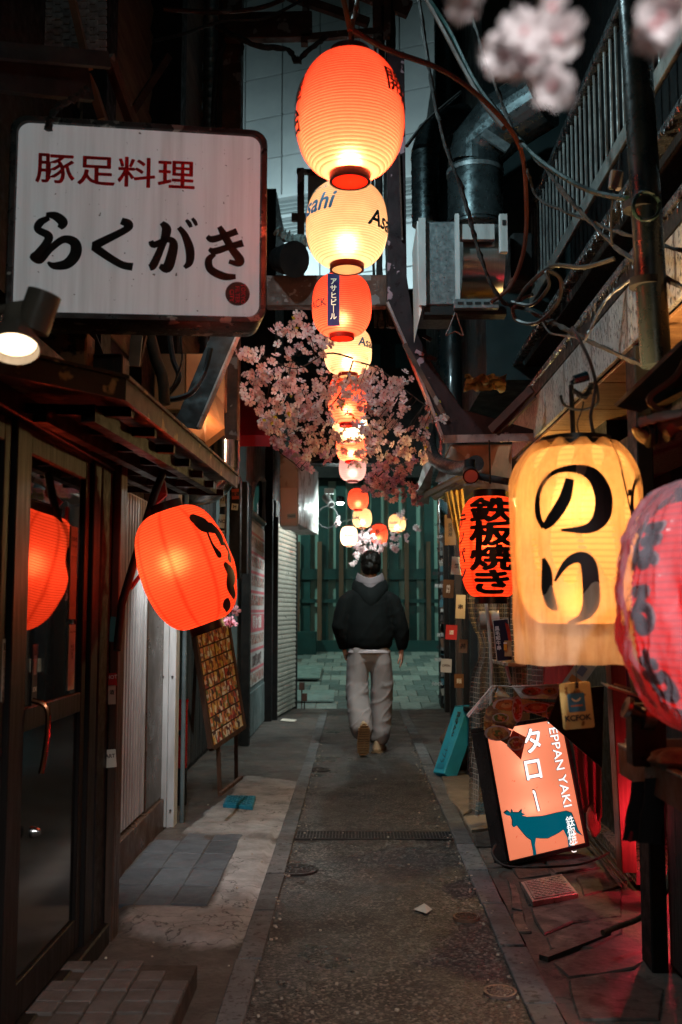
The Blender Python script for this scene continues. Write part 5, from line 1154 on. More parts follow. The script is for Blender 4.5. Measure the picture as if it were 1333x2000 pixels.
g = MB(); g.prism([P(815,432,5.6), P(822,432,5.58), P(824,606,5.58), P(819,625,5.6)], (0,.5,0)); g.build('side_plate', WHITEP, FN)
g = MB(); g.box(q1.x-.012, q1.x+.012, 5.56, 5.6, q0.z+.02, q1.z+.03); g.build('corner_flange', WHITEP, FN)
g = MB(); g.box(q0.x-.01, q0.x+.03, 5.57, 5.598, q0.z+.02, q1.z+.01); g.build('corner_flange', WHITEP, FN)
d0 = P(935, 512, 5.85); BRU, t_, n_, l_, b_ = nt('brushed_drum'); v_ = coords(n_, l_, (90,1,1)); l_.new(mixc(n_, l_, noise(n_, l_, v_, 3, 3), (.45,.42,.4), (.25,.24,.23)), b_.inputs['Base Color']); b_.inputs['Metallic'].default_value = 1; b_.inputs['Roughness'].default_value = .32; b_.inputs['Anisotropic'].default_value = .5
g = MB(); g.tube([(d0.x-.115, d0.y, d0.z), (d0.x+.13, d0.y, d0.z)], .22, 48); g.build('drum', BRU, FN, smooth=True)
q0, q1 = P(896,470,5.6), P(965,440,5.6); g = MB(); g.box(q0.x, q1.x, 5.58, 5.62, q0.z, q1.z); g.build('cross_plate', WHITEP, FN)
q0, q1 = P(977,492,5.5), P(992,417,5.5); g = MB(); g.box(q0.x, q1.x, 5.5, 5.54, q0.z, q1.z); bp_ = g.build('end_plate', WHITEP, FN, bevel=.003)
g = MB(); p = P(985,435,5.5); g.box(p.x-.01, p.x+.01, 5.496, 5.5, p.z-.015, p.z+.015); g.build('slot', INK, bp_)
q0, q1 = P(888,602,5.55), P(975,583,5.55); g = MB(); g.box(q0.x, q1.x, 5.55, 5.6, q0.z, q1.z); rl = g.build('slotted_rail', GALV, FN, bevel=.003)
for k in range(5):
    p = P(900+17*k, 592, 5.55); g = MB(); g.box(p.x-.017, p.x+.017, 5.546, 5.55, p.z-.007, p.z+.007); g.build('slot', INK, rl)
g = MB(); g.box(P(822,0,5.7).x, P(975,0,5.7).x, 5.6, 5.7, P(0,628,5.7).z, P(0,612,5.7).z); g.build('base_tray', BLACK, FN)
g = MB(); g.box(P(985,0,6).x, P(1030,0,6).x, 5.9, 6.2, P(0,560,6).z, P(0,470,6).z); g.build('motor_box', BLACK, FN, bevel=.02)
wire('orange lit loop of wire under the fan unit', [(890,610,5.5),(878,640,5.5),(872,655,5.5),(890,648,5.5),(905,655,5.5),(897,630,5.5),(892,612,5.5)], .004, BROWNCABLE)
p0 = P(880,0,9); g = MB(); g.tube([(p0.x, 9.2, 2), (p0.x, 9.2, 8)], .14, 24); g.build('big_vertical_pipe', grime('teal_black_pipe', (.015,.035,.04), (.01,.02,.022), 4, .35, coat=.3), label='broad dark teal pipe rising behind the small duct elbow', cat='pipe', smooth=True)
g = MB(); g.box(.98, 1.7, 7.3, 13.5, 3.0, 8); g.build('upper_block', grime('dark_teal_wall', (.02,.035,.036), (.01,.018,.02), 3, .5), RB)
# curved steel arch post and beams across the lane
AR = thing('steel_arch_post', 'dark purple brown steel post that flares into a wide bracket', 'post', P(775, 560, 6.2))
AM = grime('purple_brown_steel', (.035,.018,.02), (.016,.01,.011), 6, .35, .12, metal=.2, bump=.2, spots=(.35,.2,.22), spotscale=7, spotw=.012)
g = MB(); g.prism([P(757,100,6.2), P(790,100,6.2), P(795,540,6.2), P(810,640,6.2), P(850,720,6.2), P(905,800,6.2), P(1046,840,6.2), P(1046,852,6.2), P(866,856,6.2), P(757,590,6.2)], (0,.1,0)); g.build('web_plate', AM, AR, bevel=.004)
g = MB(); pts = [P(757,592,6.19), P(800,690,6.19), P(835,775,6.19), P(866,858,6.19), P(1046,854,6.19)]
for i in range(4): g.bar(pts[i], pts[i+1], .05, .016, up=(0,0,1) if i < 3 else (0,1,0))
g.build('flange_strip', grime('worn_edge', (.4,.27,.25), (.15,.09,.09), 8, .35, .1, metal=.5), AR)
g = MB(); g.bar(P(790,672,6.17), P(870,815,6.17), .02, .03); g.build('conduit', RUST, AR); g = MB(); g.bar(P(780,300,6.18), P(786,470,6.18), .01, .02); g.build('conduit', RUST, AR)
for k, (px, py) in enumerate(((835,660),(820,690),(845,700))):
    p = P(px, py, 6.19); g = MB(); g.obox(p, .03, .006, .012, Matrix.Rotation(.5, 3, 'Y')); g.build('clip', AM, AR)
g = MB(); a_, b__ = P(520,568,6.6), P(757,566,6.6); g.box(a_.x, b__.x, 6.6, 6.7, P(0,600,6.6).z, P(0,540,6.6).z); g.build('cross_beam', RUST, label='dark brown steel beam crossing the alley behind the strip lantern', cat='beam', bevel=.006)
BKT = thing('angle_brackets', 'small steel angle frame standing left of the cream lantern', 'bracket', P(590, 400, 7.2))
g = MB(); g.bar(P(588,540,7.2), P(588,330,7.2), .05, .05); g.bar(P(580,335,7.2), P(640,338,7.2), .05, .03); g.bar(P(570,425,7.2), P(600,425,7.2), .04, .06); g.build('frame', RUST, BKT, bevel=.003)
g = MB(); g.box(P(603,0,7.4).x, P(640,0,7.4).x, 7.4, 7.42, P(0,415,7.4).z, P(0,345,7.4).z); g.build('back_plate', TWM, BKT)
g = MB(); p = P(568,505,6.4); g.tube([p+Vector((-.09,.1,.03)), p+Vector((.03,-.04,-.02))], [.08,.12], 20); g.build('horn_lamp', BLACK, label='dark round lamp housing between sign and strip lantern', cat='lamp', smooth=True)
wire('furry frayed cable end beside the cream lantern', [(540,450,6.4),(560,462,6.4),(590,470,6.4),(612,480,6.4)], .03, grime('pale_fuzz', (.3,.38,.36), (.1,.1,.1), 40, .9, bump=1), wob=.5)
TM = thing('tall_trunk_cables', 'bundle of dark upright cables behind the top lantern', 'cables', P(745, 60, 6.9))
for px, r_, m_ in ((744,.022,DUSTY),(755,.012,CABLE),(762,.03,CABLE),(731,.01,CABLE),(735,.008,DUSTY)):
    g = MB(); g.tube(crom([P(px+3*math.sin(k+px), 640-90*k, 6.9) for k in range(9)]), r_, 8, wob=.15); g.build('cable', m_, TM, smooth=True)
# ------- right lower zone
ST2 = thing('sticker_post', 'black post thick with stickers at the far right corner', 'post', (1.2, 13.3, 0))
g = MB(); g.box(1.12, 1.42, 13.25, 13.6, 0, 3.4); g.build('post', BLACK, ST2)
for k in range(54):
    px = 845+rnd.uniform(0, 20)+(rnd.random() < .25)*18; py = rnd.uniform(985, 1375); w_ = rnd.uniform(.04,.11); h_ = rnd.uniform(.05,.16); p = P(px, py, 13.24)
    a_ = rnd.uniform(-.3,.3); b = MB(); b.obox((max(1.12+w_/2, min(1.4, p.x)), 13.24-.002*(k % 4), max(.15, p.z)), w_/2, .002, h_/2, Matrix.Rotation(a_, 3, 'Y')); b.build('sticker', rnd.choice((PAPERW, flat('stk_grey', (.2,.22,.22), .4), flat('stk_dark', (.06,.05,.05), .4), flat('stk_blue', (.06,.2,.25), .4), flat('stk_brown', (.2,.1,.06), .4))), ST2)
for k in range(16):
    px = 850+rnd.uniform(0, 14); py = 1000+24*k; p = P(px, py, 13.22); decal('lettering', glyphs(rnd.choice(('居酒屋','LOVE','東京','ROCK','酒','NO','祭')), .05, .04), DINK if k % 2 else WINK, ST2, plane_place((p.x+.03, 13.228, p.z), (1,0,0), (0,0,1)), local=False)
RF = thing('stall_facade', 'dark stall front with brown upright boards before the sticker post', 'shop front', (1.4, 10, 0))
for k in range(9):
    y_ = 12.8-.62*k; x_ = 1.13+.012*k; g = MB(); g.box(x_, x_+.12, y_, y_+.1, 0, 2.5); g.build('upright', (DARKWOOD, BLACK, grime('brown_upright', (.12,.07,.045), (.07,.04,.03), 4, .5, stretch=(6,6,.6)))[k % 3], RF)
g = MB(); g.box(1.4, 1.75, 5.5, 13.3, 0, 2.6); g.build('wall', BLACK, RF)
for k, (px, py, Y, w_, h_, tx, m_, lb) in enumerate(((880,1035,9.6,.11,.3,'居酒屋','t','tall tan card with three kanji beside the vinyl flap'),(893,1105,9.0,.10,.16,'生','w','small white card with one kanji below the tan card'),(876,1150,10.5,.12,.2,'焼酎','b','brown card with two kanji near the sticker post'),
    (900,1185,8.6,.08,.2,'串','w','narrow white card hanging left of the gathered vinyl curtain'),(882,1235,9.6,.11,.14,'酒','r','red card with one kanji halfway down the dark stall front'),(905,1262,8.4,.07,.11,'丼','t','small tan card low beside the gathered curtain'),(872,1300,10.8,.12,.15,'OPEN','w','white card lettered OPEN low on the stall front'),(897,1330,8.8,.08,.12,'麺','b','lowest brown card beside the gathered curtain'),
    (884,1000,9.0,.09,.12,'鍋','b','brown card right under the corrugated canopy'))):
    wallsign('stall_card', lb, P(px, py, Y-2.0), w_*.78, h_*.78, {'w': PAPERW, 't': MATS['tan_paper'], 'b': grime('brown_card', (.2,.1,.05), (.12,.06,.035), 6, .5), 'r': flat('red_stk', (.45,.02,.02), .4)}[m_], nx=(1,-.12,0), texts=(('\n'.join(tx) if len(tx) < 4 else tx, .045*.78 if tx != 'OPEN' else .028, .03, 0, 0, DINK if m_ in 'wt' else WINK, False),), tilt=rnd.uniform(-.08,.08), cat='card')
# slanting white fascia, corrugated yellow canopy
g = MB(); g.prism([P(811,975,9.4), P(845,870,8.2), P(838,870,8.2), P(806,975,9.4)], (0,0,.012)); 
CN2 = thing('corrugated_canopy', 'yellow lit corrugated plastic canopy over the curtain', 'canopy', (1.0, 7.5, 2.2))
YC = sheetmat('yellow_corrugated', (.65,.42,.08), .4, mix=.4, bump=.2)
c0, c1, c2, c3 = P(815,968,9.2), P(905,925,6.6), P(1040,945,6.2), P(1040,1010,7.6)
def cg(u, v):
    p = c0.lerp(c1, v).lerp(c3.lerp(c2, v), u); return p+Vector((0,0,.014*math.sin(u*60)))
g = MB(); g.grid(cg, 120, 8); g.build('sheet', YC, CN2, smooth=True)
g = MB(); g.prism([P(806,978,9.5), P(838,985,9.5), P(848,900,7.2), P(840,868,7.1)], (0,.02,.0)); g.build('end_board', grime('pale_end_board', (.5,.48,.42), (.25,.2,.16), 3, .5, bump=.2), CN2)
YV = sheetmat('yellow_vinyl', (.7,.45,.12), .3, mix=.45, bump=.6, bscale=8)
def drape(pt, name, label, mat, nu=40, nv=30, folds=7, amp=.03, cat='curtain', seed=0, group=None):
    tl_, tr__, br__, bl_ = pt; nn = (tr__-tl_).cross(bl_-tl_).normalized()
    def f(u, v):
        p = tl_.lerp(tr__, u).lerp(bl_.lerp(br__, u), v); return p+nn*(amp*math.sin(u*folds*2*math.pi+seed+v*1.2)+amp*.6*mnoise.noise(Vector((u*4, v*2, seed))))
    g = MB(); g.grid(f, nu, nv); return g.build(name, mat, label=label, cat=cat, smooth=True, group=group)
drape([P(868,962,7.0), P(905,955,6.9), P(925,1140,6.8), P(912,1140,6.9)], 'vinyl_flap', 'yellow lit vinyl flap hanging slantwise left of the teppan lantern', YV, folds=4, amp=.02)
# grid vinyl curtain
def gridvinyl():
    m, t, n, l, b = nt('grid_vinyl'); tc = n.new('ShaderNodeTexCoord'); sp_ = n.new('ShaderNodeSeparateXYZ'); l.new(tc.outputs['Object'], sp_.inputs[0])
    fac = None
    for ch, s in (('Y', 34), ('Z', 34)):
        m1 = n.new('ShaderNodeMath'); m1.operation = 'MULTIPLY'; m1.inputs[1].default_value = s; l.new(sp_.outputs[ch], m1.inputs[0])
        m2 = n.new('ShaderNodeMath'); m2.operation = 'FRACT'; l.new(m1.outputs[0], m2.inputs[0]); m3 = n.new('ShaderNodeMath'); m3.operation = 'LESS_THAN'; m3.inputs[1].default_value = .12; l.new(m2.outputs[0], m3.inputs[0])
        if fac is None: fac = m3.outputs[0]
        else:
            mx = n.new('ShaderNodeMath'); mx.operation = 'MAXIMUM'; l.new(fac, mx.inputs[0]); l.new(m3.outputs[0], mx.inputs[1]); fac = mx.outputs[0]
    c = mixc(n, l, fac, (.2,.165,.14), (.5,.42,.36)); l.new(c, b.inputs['Base Color']); b.inputs['Roughness'].default_value = .22
    tr = n.new('ShaderNodeBsdfTranslucent'); l.new(c, tr.inputs[0]); a = n.new('ShaderNodeMixShader'); a.inputs[0].default_value = .3; l.new(b.outputs[0], a.inputs[1]); l.new(tr.outputs[0], a.inputs[2])
    tp = n.new('ShaderNodeBsdfTransparent'); a2 = n.new('ShaderNodeMixShader'); m4 = n.new('ShaderNodeMath'); m4.operation = 'MULTIPLY_ADD'; m4.inputs[1].default_value = -.4; m4.inputs[2].default_value = .45; l.new(fac, m4.inputs[0]); l.new(m4.outputs[0], a2.inputs[0]); l.new(a.outputs[0], a2.inputs[1]); l.new(tp.outputs[0], a2.inputs[2])
    l.new(a2.outputs[0], n['Material Output'].inputs[0]); return m
GV = gridvinyl()
CT = thing('vinyl_curtain', 'clear grid vinyl curtain gathered by a white band below the teppan lantern', 'curtain', P(940, 1410, 6.0))
def cu(u, v):
    w = .26*(1-.55*math.exp(-((v-.25)/.1)**2))*(1 if v < .25 else 1+.1*(v-.25)); x = P(938+4*math.sin(v*3), 0, 6.0).x+(u-.5)*w
    z0, z1 = P(0,1160,6).z, .1; return (x, 6.0+.04*math.sin(u*26)+.02*math.sin(u*9+v*4), z0+(z1-z0)*v)
g = MB(); g.grid(cu, 90, 30); g.build('sheet', GV, CT, smooth=True)
zb = P(0,1212,6).z; g = MB(); g.tube([(P(938,0,6.0).x-.055, 6.0, zb), (P(938,0,6.0).x+.06, 5.99, zb+.006)], .055, 16); g.build('tie_band', grime('tie_white', (.6,.5,.42), rough=.4), CT, smooth=True)
g = MB(); g.grid(lambda u, v: (P(930+6*u+8*math.sin(v*2.5), 0, 5.93).x, 5.93-.01*math.sin(v*6), P(0,1175,6).z*(1-v)+P(0,1400,6).z*v), 3, 14); g.build('tie_tail', MATS['tie_white'], CT, smooth=True, solid=.003)
drape([P(1003,1165,5.6), P(1060,1150,5.3), P(1058,1345,5.3), P(1003,1345,5.6)], 'vinyl_curtain', 'grid vinyl curtain hanging straight behind the bagged lantern', GV, folds=5, amp=.025, seed=2)
drape([P(1040,1150,5.5), P(1120,1160,5.0), P(1122,1345,5.0), P(1040,1345,5.5)], 'red_curtain', 'pleated curtain glowing red below the bagged lantern', sheetmat('red_pleat', (.55,.06,.05), .6, mix=.35), folds=9, amp=.018, seed=1, nu=90)
g = MB(); g.tube([P(964,1385,6.2), P(964,1150,6.2)], .022, 12); g.build('curtain_pole', grime('grey_pole', (.3,.28,.26), rough=.4), label='grey upright pole between the two vinyl curtains', cat='pole', smooth=True)
SHL = thing('corner_shelf', 'small varnished wooden shelf carrying the beef poster', 'shelf', P(978, 1302, 5.7))
q = [P(950,1295,5.6), P(1003,1292,5.6), P(1003,1312,5.35), P(985,1312,5.35)]; z_ = P(975,1300,5.5).z
g = MB(); g.prism([Vector((P(950,0,5.6).x, 5.75, z_)), Vector((P(1003,0,5.6).x, 5.8, z_)), Vector((P(1005,0,5.4).x, 5.4, z_)), Vector((P(972,0,5.4).x, 5.4, z_))], (0,0,.02)); g.build('board', grime('varnished_wood', (.4,.17,.06), (.25,.1,.04), 5, .25, stretch=(1,5,1), coat=.5), SHL, bevel=.002)
g = MB(); p = P(1000,1310,5.5); g.bar((p.x, 5.55, z_-.1), (p.x-.03, 5.5, z_), .012, .02); g.build('bracket', WHITEP, SHL)
BP = wallsign('beef_poster', 'tilted black framed poster with vertical white kanji and a red slab of beef', P(982, 1250, 5.45), .088, .225, PAPERW, nx=(1,.05,0), tilt=.09, rects=((0,0,.08,.217,flat('poster_navy', (.015,.015,.03), .3)),), texts=(('黒毛和牛串', .026, .03, -.024, .012, WINK, True),), cat='poster')
nn = Vector((1,.05,0)).normalized().cross(Vector((0,0,1))); o_ = P(990,1245,5.44); g = MB(); ux_ = Vector((1,.05,0)).normalized()
g.prism([o_+ux_*a+Vector((0,0,c)) for a, c in ((-.008,.08),(.012,.07),(.028,-.02),(.012,-.03))], nn*.001); g.build('beef_picture', grime('beef_red', (.5,.05,.02), (.3,.02,.02), 40, .4), BP)
g = MB(); g.prism([P(992,1262,5.435)+ux_*a+Vector((0,0,c)) for a, c in ((-.018,.03),(.02,.03),(.02,-.055),(-.018,-.055))], nn*.001); cc2 = g.build('beer_card', grime('beer_card_tan', (.5,.35,.15), (.35,.2,.08), 20, .4), None, label='small cream card with a beer mug leaning on the beef poster', cat='card')
g = MB(); o_ = P(988,1262,5.43); g.prism([o_+ux_*a+Vector((0,0,c)) for a, c in ((-.01,.012),(.006,.012),(.006,-.022),(-.01,-.022))], nn*.001); g.build('beer_picture', flat('beer_orange', (.7,.3,.03), .4), cc2)
g = MB(); g.prism([o_+ux_*a+Vector((0,0,c)) for a, c in ((-.011,.02),(.007,.02),(.007,.012),(-.011,.012))], nn*.0012); g.build('foam_picture', flat('beer_foam', (.75,.7,.6), .4), cc2)
# flyer strip
FLY = wallsign('hanging_flyer', 'curled white flyer with small print and pictures left of the red door post', P(1137, 1310, 4.2), .075, .2, PAPERW, nx=(1,-.1,0), tilt=-.62, rects=((.0,.0,.03,.04,flat('fly_blue', (.15,.18,.25), .4)), (.0,-.05,.05,.03,flat('fly_or', (.55,.2,.05), .4))), texts=(('お飲み物', .014, .02, 0, .07, DINK, False), ('生ビール', .012, .02, -.0, .045, DINK, False)), cat='flyer')
# cow sign box
CS = thing('cow_sign', 'leaning lit orange sign box with a dark teal cow and white katakana', 'sign', G(1075, 1690, 0))
B0, B1 = G(990,1692,.015), G(1152,1668,.015); B1.z = .055
ux = (B1-B0).normalized(); wS = (B1-B0).length; hS = .69
upd = (P(951,1388,5.28)-B0).normalized(); upd = (upd-ux*upd.dot(ux)*1.0).normalized(); nS = ux.cross(upd).normalized()
if nS.y > 0: nS = -nS
def C3(x, y, d=0): return B0+ux*x+upd*y+nS*d
HOUS = grime('sign_black_frame', (.015,.012,.012), (.03,.02,.02), 8, .35)
fr = .022
g = MB()
for (xa, xb, ya, yb) in ((0,wS,0,fr),(0,wS,hS-fr,hS),(0,fr,fr,hS-fr),(wS-fr,wS,fr,hS-fr)):
    g.prism([C3(xa,ya,-.11), C3(xb,ya,-.11), C3(xb,yb,-.11), C3(xa,yb,-.11)], nS*.118)
g.prism([C3(fr,fr,-.11), C3(wS-fr,fr,-.11), C3(wS-fr,hS-fr,-.11), C3(fr,hS-fr,-.11)], nS*.01); g.build('housing', HOUS, CS, bevel=.003)
LIT_, t_, n_, l_, b_ = nt('lit_acrylic'); b_.inputs['Base Color'].default_value = (.6,.3,.2,1); b_.inputs['Roughness'].default_value = .25
v_ = coords(n_, l_, rand=False); sp_ = ramp(n_, l_, noise(n_, l_, v_, 60, 2), [(.7, 0), (.74, 1)]); 
l_.new(mixc(n_, l_, sp_, (1.0,.33,.16), (.4,.1,.05)), b_.inputs['Emission Color']); b_.inputs['Emission Strength'].default_value = .0
tr_n = n_.new('ShaderNodeBsdfTranslucent'); l_.new(mixc(n_, l_, sp_, (1.0,.42,.28), (.4,.1,.05)), tr_n.inputs[0]); mx_ = n_.new('ShaderNodeMixShader'); mx_.inputs[0].default_value = .8; l_.new(b_.outputs[0], mx_.inputs[1]); l_.new(tr_n.outputs[0], mx_.inputs[2])
em_ = n_.new('ShaderNodeEmission'); l_.new(mixc(n_, l_, sp_, (1.0,.25,.12), (.5,.12,.06)), em_.inputs[0]); em_.inputs[1].default_value = .62; ad_ = n_.new('ShaderNodeAddShader'); l_.new(mx_.outputs[0], ad_.inputs[0]); l_.new(em_.outputs[0], ad_.inputs[1]); l_.new(ad_.outputs[0], n_['Material Output'].inputs[0])
g = MB(); g.add([C3(fr,fr,-.004), C3(wS-fr,fr,-.004), C3(wS-fr,hS-fr,-.004), C3(fr,hS-fr,-.004)], [(0,1,2,3)]); face = g.build('lit_face', LIT_, CS)
for ty in (.25, .62):
    g = MB(); g.tube([C3(.08,ty,-.07), C3(wS-.08,ty,-.07)], .012, 10); tb_ = g.build('tube', glow('tube_warm', (1,.9,.85), 1.2), CS)
for k in range(3): lamp('tube_light', C3(wS*.42, .25+.2*k, -.09), .42, (1,.85,.75), .05, CS)
cpp = plane_place(C3(0,0,.0), ux, upd)
WGL = glow('white_lit_letter', (1,.97,.93), .95); EDG = flat('brown_letter_edge', (.07,.015,.012), .5)
def cowxy(px, py):   # photo pixel -> sign coordinates
    d = _f + _r*((px-666.5)/F) + _u*((1000-py)/F); o_ = Vector((0,0,CAMZ)); tt = (B0-o_).dot(nS)/d.dot(nS); q = o_+d*tt-B0; return q.dot(ux), q.dot(upd)
def lett(s, px, py, size, bold, rot=0, sq=1.0, edge=True):
    x0, y0 = cowxy(px, py); gl = glyphs(s, size, bold)
    def pl(off): return lambda x, y: C3(x0+(x*math.cos(rot)-y*math.sin(rot))*sq, y0+x*math.sin(rot)+y*math.cos(rot), off)
    if edge: decal('letter_edge', glyphs(s, size, bold+.03), EDG, face, pl(.001), local=False)
    decal('lettering', gl, WGL, face, pl(.004), local=False)
lett('タ', 1040, 1446, .14, .03); lett('ロ', 1041, 1503, .135, .03)
cb = cowxy(1048, 1565)
for rr_, mm_, of_ in ((.026, EDG, .001), (.015, WGL, .002)): decal('long_vowel_bar', strokes([[(-.014,.05,rr_),(-.004,.045,rr_),(.0,.0,rr_*.9),(.004,-.05,rr_)]]), mm_, face, (lambda of_: (lambda x, y: C3(cb[0]+x, cb[1]+y, of_)))(of_), local=False)
lett('TEPPAN YAKI', 1092, 1488, .078, .012, rot=-math.pi/2, sq=1)
for k, s in enumerate('鉄板焼き'): lett(s, 1113+2.4*k, 1604+17*k, .058, .008, edge=False)
cow = [(985,1588),(992,1583),(999,1588),(1000,1580),(1003,1587),(1014,1587),(1020,1580),(1019,1588),(1026,1591),(1018,1593),(1030,1596),(1060,1594),(1085,1588),(1105,1584),(1116,1588),(1120,1598),(1124,1608),(1128,1620),(1137,1632),(1126,1626),(1119,1614),(1118,1632),(1114,1645),(1116,1652),(1118,1661),(1107,1662),(1110,1652),(1108,1636),(1100,1620),(1090,1627),(1070,1637),(1056,1637),(1047,1636),(1045,1650),(1048,1668),(1042,1671),(1041,1660),(1037,1640),(1028,1634),(1018,1622),(1010,1612),(1004,1616),(1001,1612),(1001,1602),(998,1594),(989,1592)]
cw = [cowxy(a, b) for a, b in cow]
TLP = glow('teal_print_lit', (.0,.12,.17), .6); TLP.node_tree.nodes['Principled BSDF'].inputs['Base Color'].default_value = (.001,.03,.045,1); TLP.node_tree.nodes['Principled BSDF'].inputs['Specular IOR Level'].default_value = .05
from mathutils.geometry import tessellate_polygon
ti = tessellate_polygon([[Vector((x, y, 0)) for x, y in cw]])
cg_ = ([Vector((x, y, 0)) for x, y in cw], [tuple(t) for t in ti])
ccx = sum(x for x, y in cw)/len(cw); ccy = sum(y for x, y in cw)/len(cw)
decal('cow_outline', cg_, EDG, face, lambda x, y: C3(ccx+(x-ccx)*1.025, ccy+(y-ccy)*1.04, .001), local=False)
decal('cow_silhouette', cg_, TLP, face, lambda x, y: C3(x, y, .002), local=False)
wire('black cord trailing from the lit cow sign along the ground', [(968,1650,5.1),(962,1668,5.0),(985,1690,4.95),(1040,1694,4.95),(1120,1690,5.0),(1160,1680,5.05),(1190,1665,5.2)], .006, CABLE)
# laminated food menu over the sign
LM = thing('laminated_menus', 'laminated food photo sheets draped over the top of the lit cow sign', 'menu', P(1000, 1400, 4.85))
clearc = sheetmat('laminate', (.8,.75,.7), .08, mix=.2, bump=.2, clear=.9)
def foodmat(name, c1, c2, c3):
    m = grime(name, c1, c2, 9, .12, .05, bump=.05, lo=.46, hi=.52, spots=c3, spotscale=22, spotw=.03, var=0); m.node_tree.nodes['Principled BSDF'].inputs['Coat Weight'].default_value = 1; return m
FA = foodmat('food_sheet_dark', (.12,.04,.02), (.3,.13,.04), (.08,.09,.03)); FB = foodmat('food_sheet_orange', (.45,.16,.04), (.12,.04,.02), (.6,.4,.15)); FC_ = foodmat('food_sheet_red', (.4,.05,.03), (.5,.25,.12), (.7,.55,.4))
def sheet3(name, pts, mat, parent):
    g = MB(); n_ = len(pts); g.add([P(*p) for p in pts], [tuple(range(n_))]); return g.build(name, mat, parent, solid=.0015)
sheet3('clear_sheet', [(912,1395,4.9),(962,1340,5.0),(972,1338,5.0),(945,1385,4.9),(915,1402,4.85)], clearc, LM)
sheet3('food_photo', [(972,1360,4.9),(1005,1362,4.9),(1022,1392,4.85),(1002,1425,4.8),(944,1408,4.8),(950,1385,4.85)], FA, LM)
sheet3('food_photo', [(946,1408,4.8),(1000,1427,4.78),(992,1455,4.78),(945,1425,4.8)], FB, LM)
sheet3('food_photo', [(1002,1426,4.78),(1028,1440,4.78),(1018,1484,4.78),(990,1456,4.78)], FC_, LM)
sheet3('food_photo', [(1006,1364,4.88),(1060,1370,4.88),(1096,1375,4.85),(1094,1412,4.82),(1040,1392,4.84),(1024,1393,4.84)], FB, LM)
sheet3('text_sheet', [(1000,1340,5.0),(1096,1336,4.95),(1096,1366,4.88),(1018,1364,4.9)], grime('menu_grey', (.4,.36,.34), (.2,.17,.16), 30, .15, bump=0, coat=1), LM)
sheet3('food_photo', [(975,1338,5.0),(1002,1366,4.9),(965,1362,4.92)], FA, LM)
FOODC = [grime('dish_%d' % k, c, tuple(x*.5 for x in c), 30, .15, bump=.2, coat=1, spots=d, spotscale=50) for k, (c, d) in enumerate((((.5,.17,.04),(.1,.03,.01)), ((.12,.17,.04),(.5,.2,.05)), ((.55,.08,.04),(.6,.4,.3)), ((.55,.35,.12),(.2,.06,.02)), ((.3,.1,.04),(.55,.3,.1))))]
PLT = flat('plate_print', (.42,.36,.32), .15)
for k, (px, py, rx, ry, Y) in enumerate(((990,1378,24,12,4.86),(978,1402,14,8,4.80),(1011,1385,9,22,4.82),(972,1432,22,13,4.765),(1008,1452,14,12,4.76),(1050,1382,26,9,4.83),(1078,1392,10,14,4.80),(1040,1350,18,8,4.86),(1075,1350,14,7,4.86))):
    for q_, (kk, mm_) in enumerate(((1.18, PLT), (.95, FOODC[k % 5]), (.45, FOODC[(k+3) % 5]))):
        pts = [P(px+rx*kk*math.cos(a/14*6.283+k)*(1+.12*math.sin(a*2.3+k)*(q_ > 0)), py+ry*kk*math.sin(a/14*6.283+k), Y-.006-.0012*q_) for a in range(14)]
        b = MB(); b.add(pts, [tuple(range(14))]); b.build(('plate_picture','dish_picture','garnish_picture')[q_], mm_, LM)
g = MB(); g.tube([P(912,1398,4.87), P(962,1339,4.99), P(1000,1341,4.99), P(1096,1336,4.94)], .003, 6); g.build('edge', flat('lam_edge', (.7,.65,.6), .1), LM)
# black cloth wedge right of the sheets
g = MB(); g.prism([P(1072,1410,4.75), P(1096,1350,4.8), P(1180,1340,4.8), P(1176,1500,4.6), P(1120,1452,4.65)], (0,.03,0)); g.build('black_cloth', grime('black_cloth_m', (.012,.011,.012), rough=.85), label='black cloth wedge hanging right of the food photo sheets', cat='cloth')
drape([P(1120,1440,5.1), P(1178,1470,5.0), P(1178,1600,5.1), P(1145,1585,5.2)], 'dark_red_cloth', 'dark red cloth hanging behind the sign near the red post', sheetmat('dark_red_cloth_m', (.12,.015,.015), .7, mix=.2), folds=3, amp=.02, seed=4)
g = MB(); g.grid(lambda u, v: (lambda a, b, r_: (P(1160,1600,5.15)+Vector((r_*math.cos(a)*math.sin(b), r_*math.sin(a)*math.sin(b), .075*math.cos(b)*1.2))))(u*6.283, .02+v*3.1, .035*(1+.3*mnoise.noise(Vector((u*6, v*6, 0))))), 24, 16); g.build('plastic_bag', sheetmat('pink_bag', (.35,.12,.1), .2, mix=.3, bump=1, bscale=30), label='crumpled pale plastic bag glowing red between sign and post', cat='bag', smooth=True)
# tag under the nori lantern
TG = thing('beer_tag', 'yellowed card tag with blue logo hanging under the bagged lantern', 'tag', P(1127, 1378, 2.7))
TC = grime('yellow_tag', (.62,.45,.16), (.45,.3,.1), 6, .45, bump=.1, spots=(.2,.1,.03), spotscale=30, spotw=.03)
tw_, th_ = 60/F*2.7, 88/F*2.7
b = MB(); M9 = Matrix.Rotation(R(-5), 3, 'Y')
b.prism([M9 @ Vector((x, 0, y)) for x, y in rrect(tw_, th_, .006, 4)], (0,.002,0)); b.build('card', TC, TG, local=True, bevel=.0004)
pl9 = lambda dy: (lambda x, y: M9 @ Vector((x, dy, y)))
decal('blue_panel', ([Vector((x, y, 0)) for x, y in rrect(tw_*.55, th_*.4, .004, 3)], [tuple(range(16))]), flat('tag_blue', (.03,.16,.25), .5), TG, lambda x, y: M9 @ Vector((x, -.0006, y+.008)))
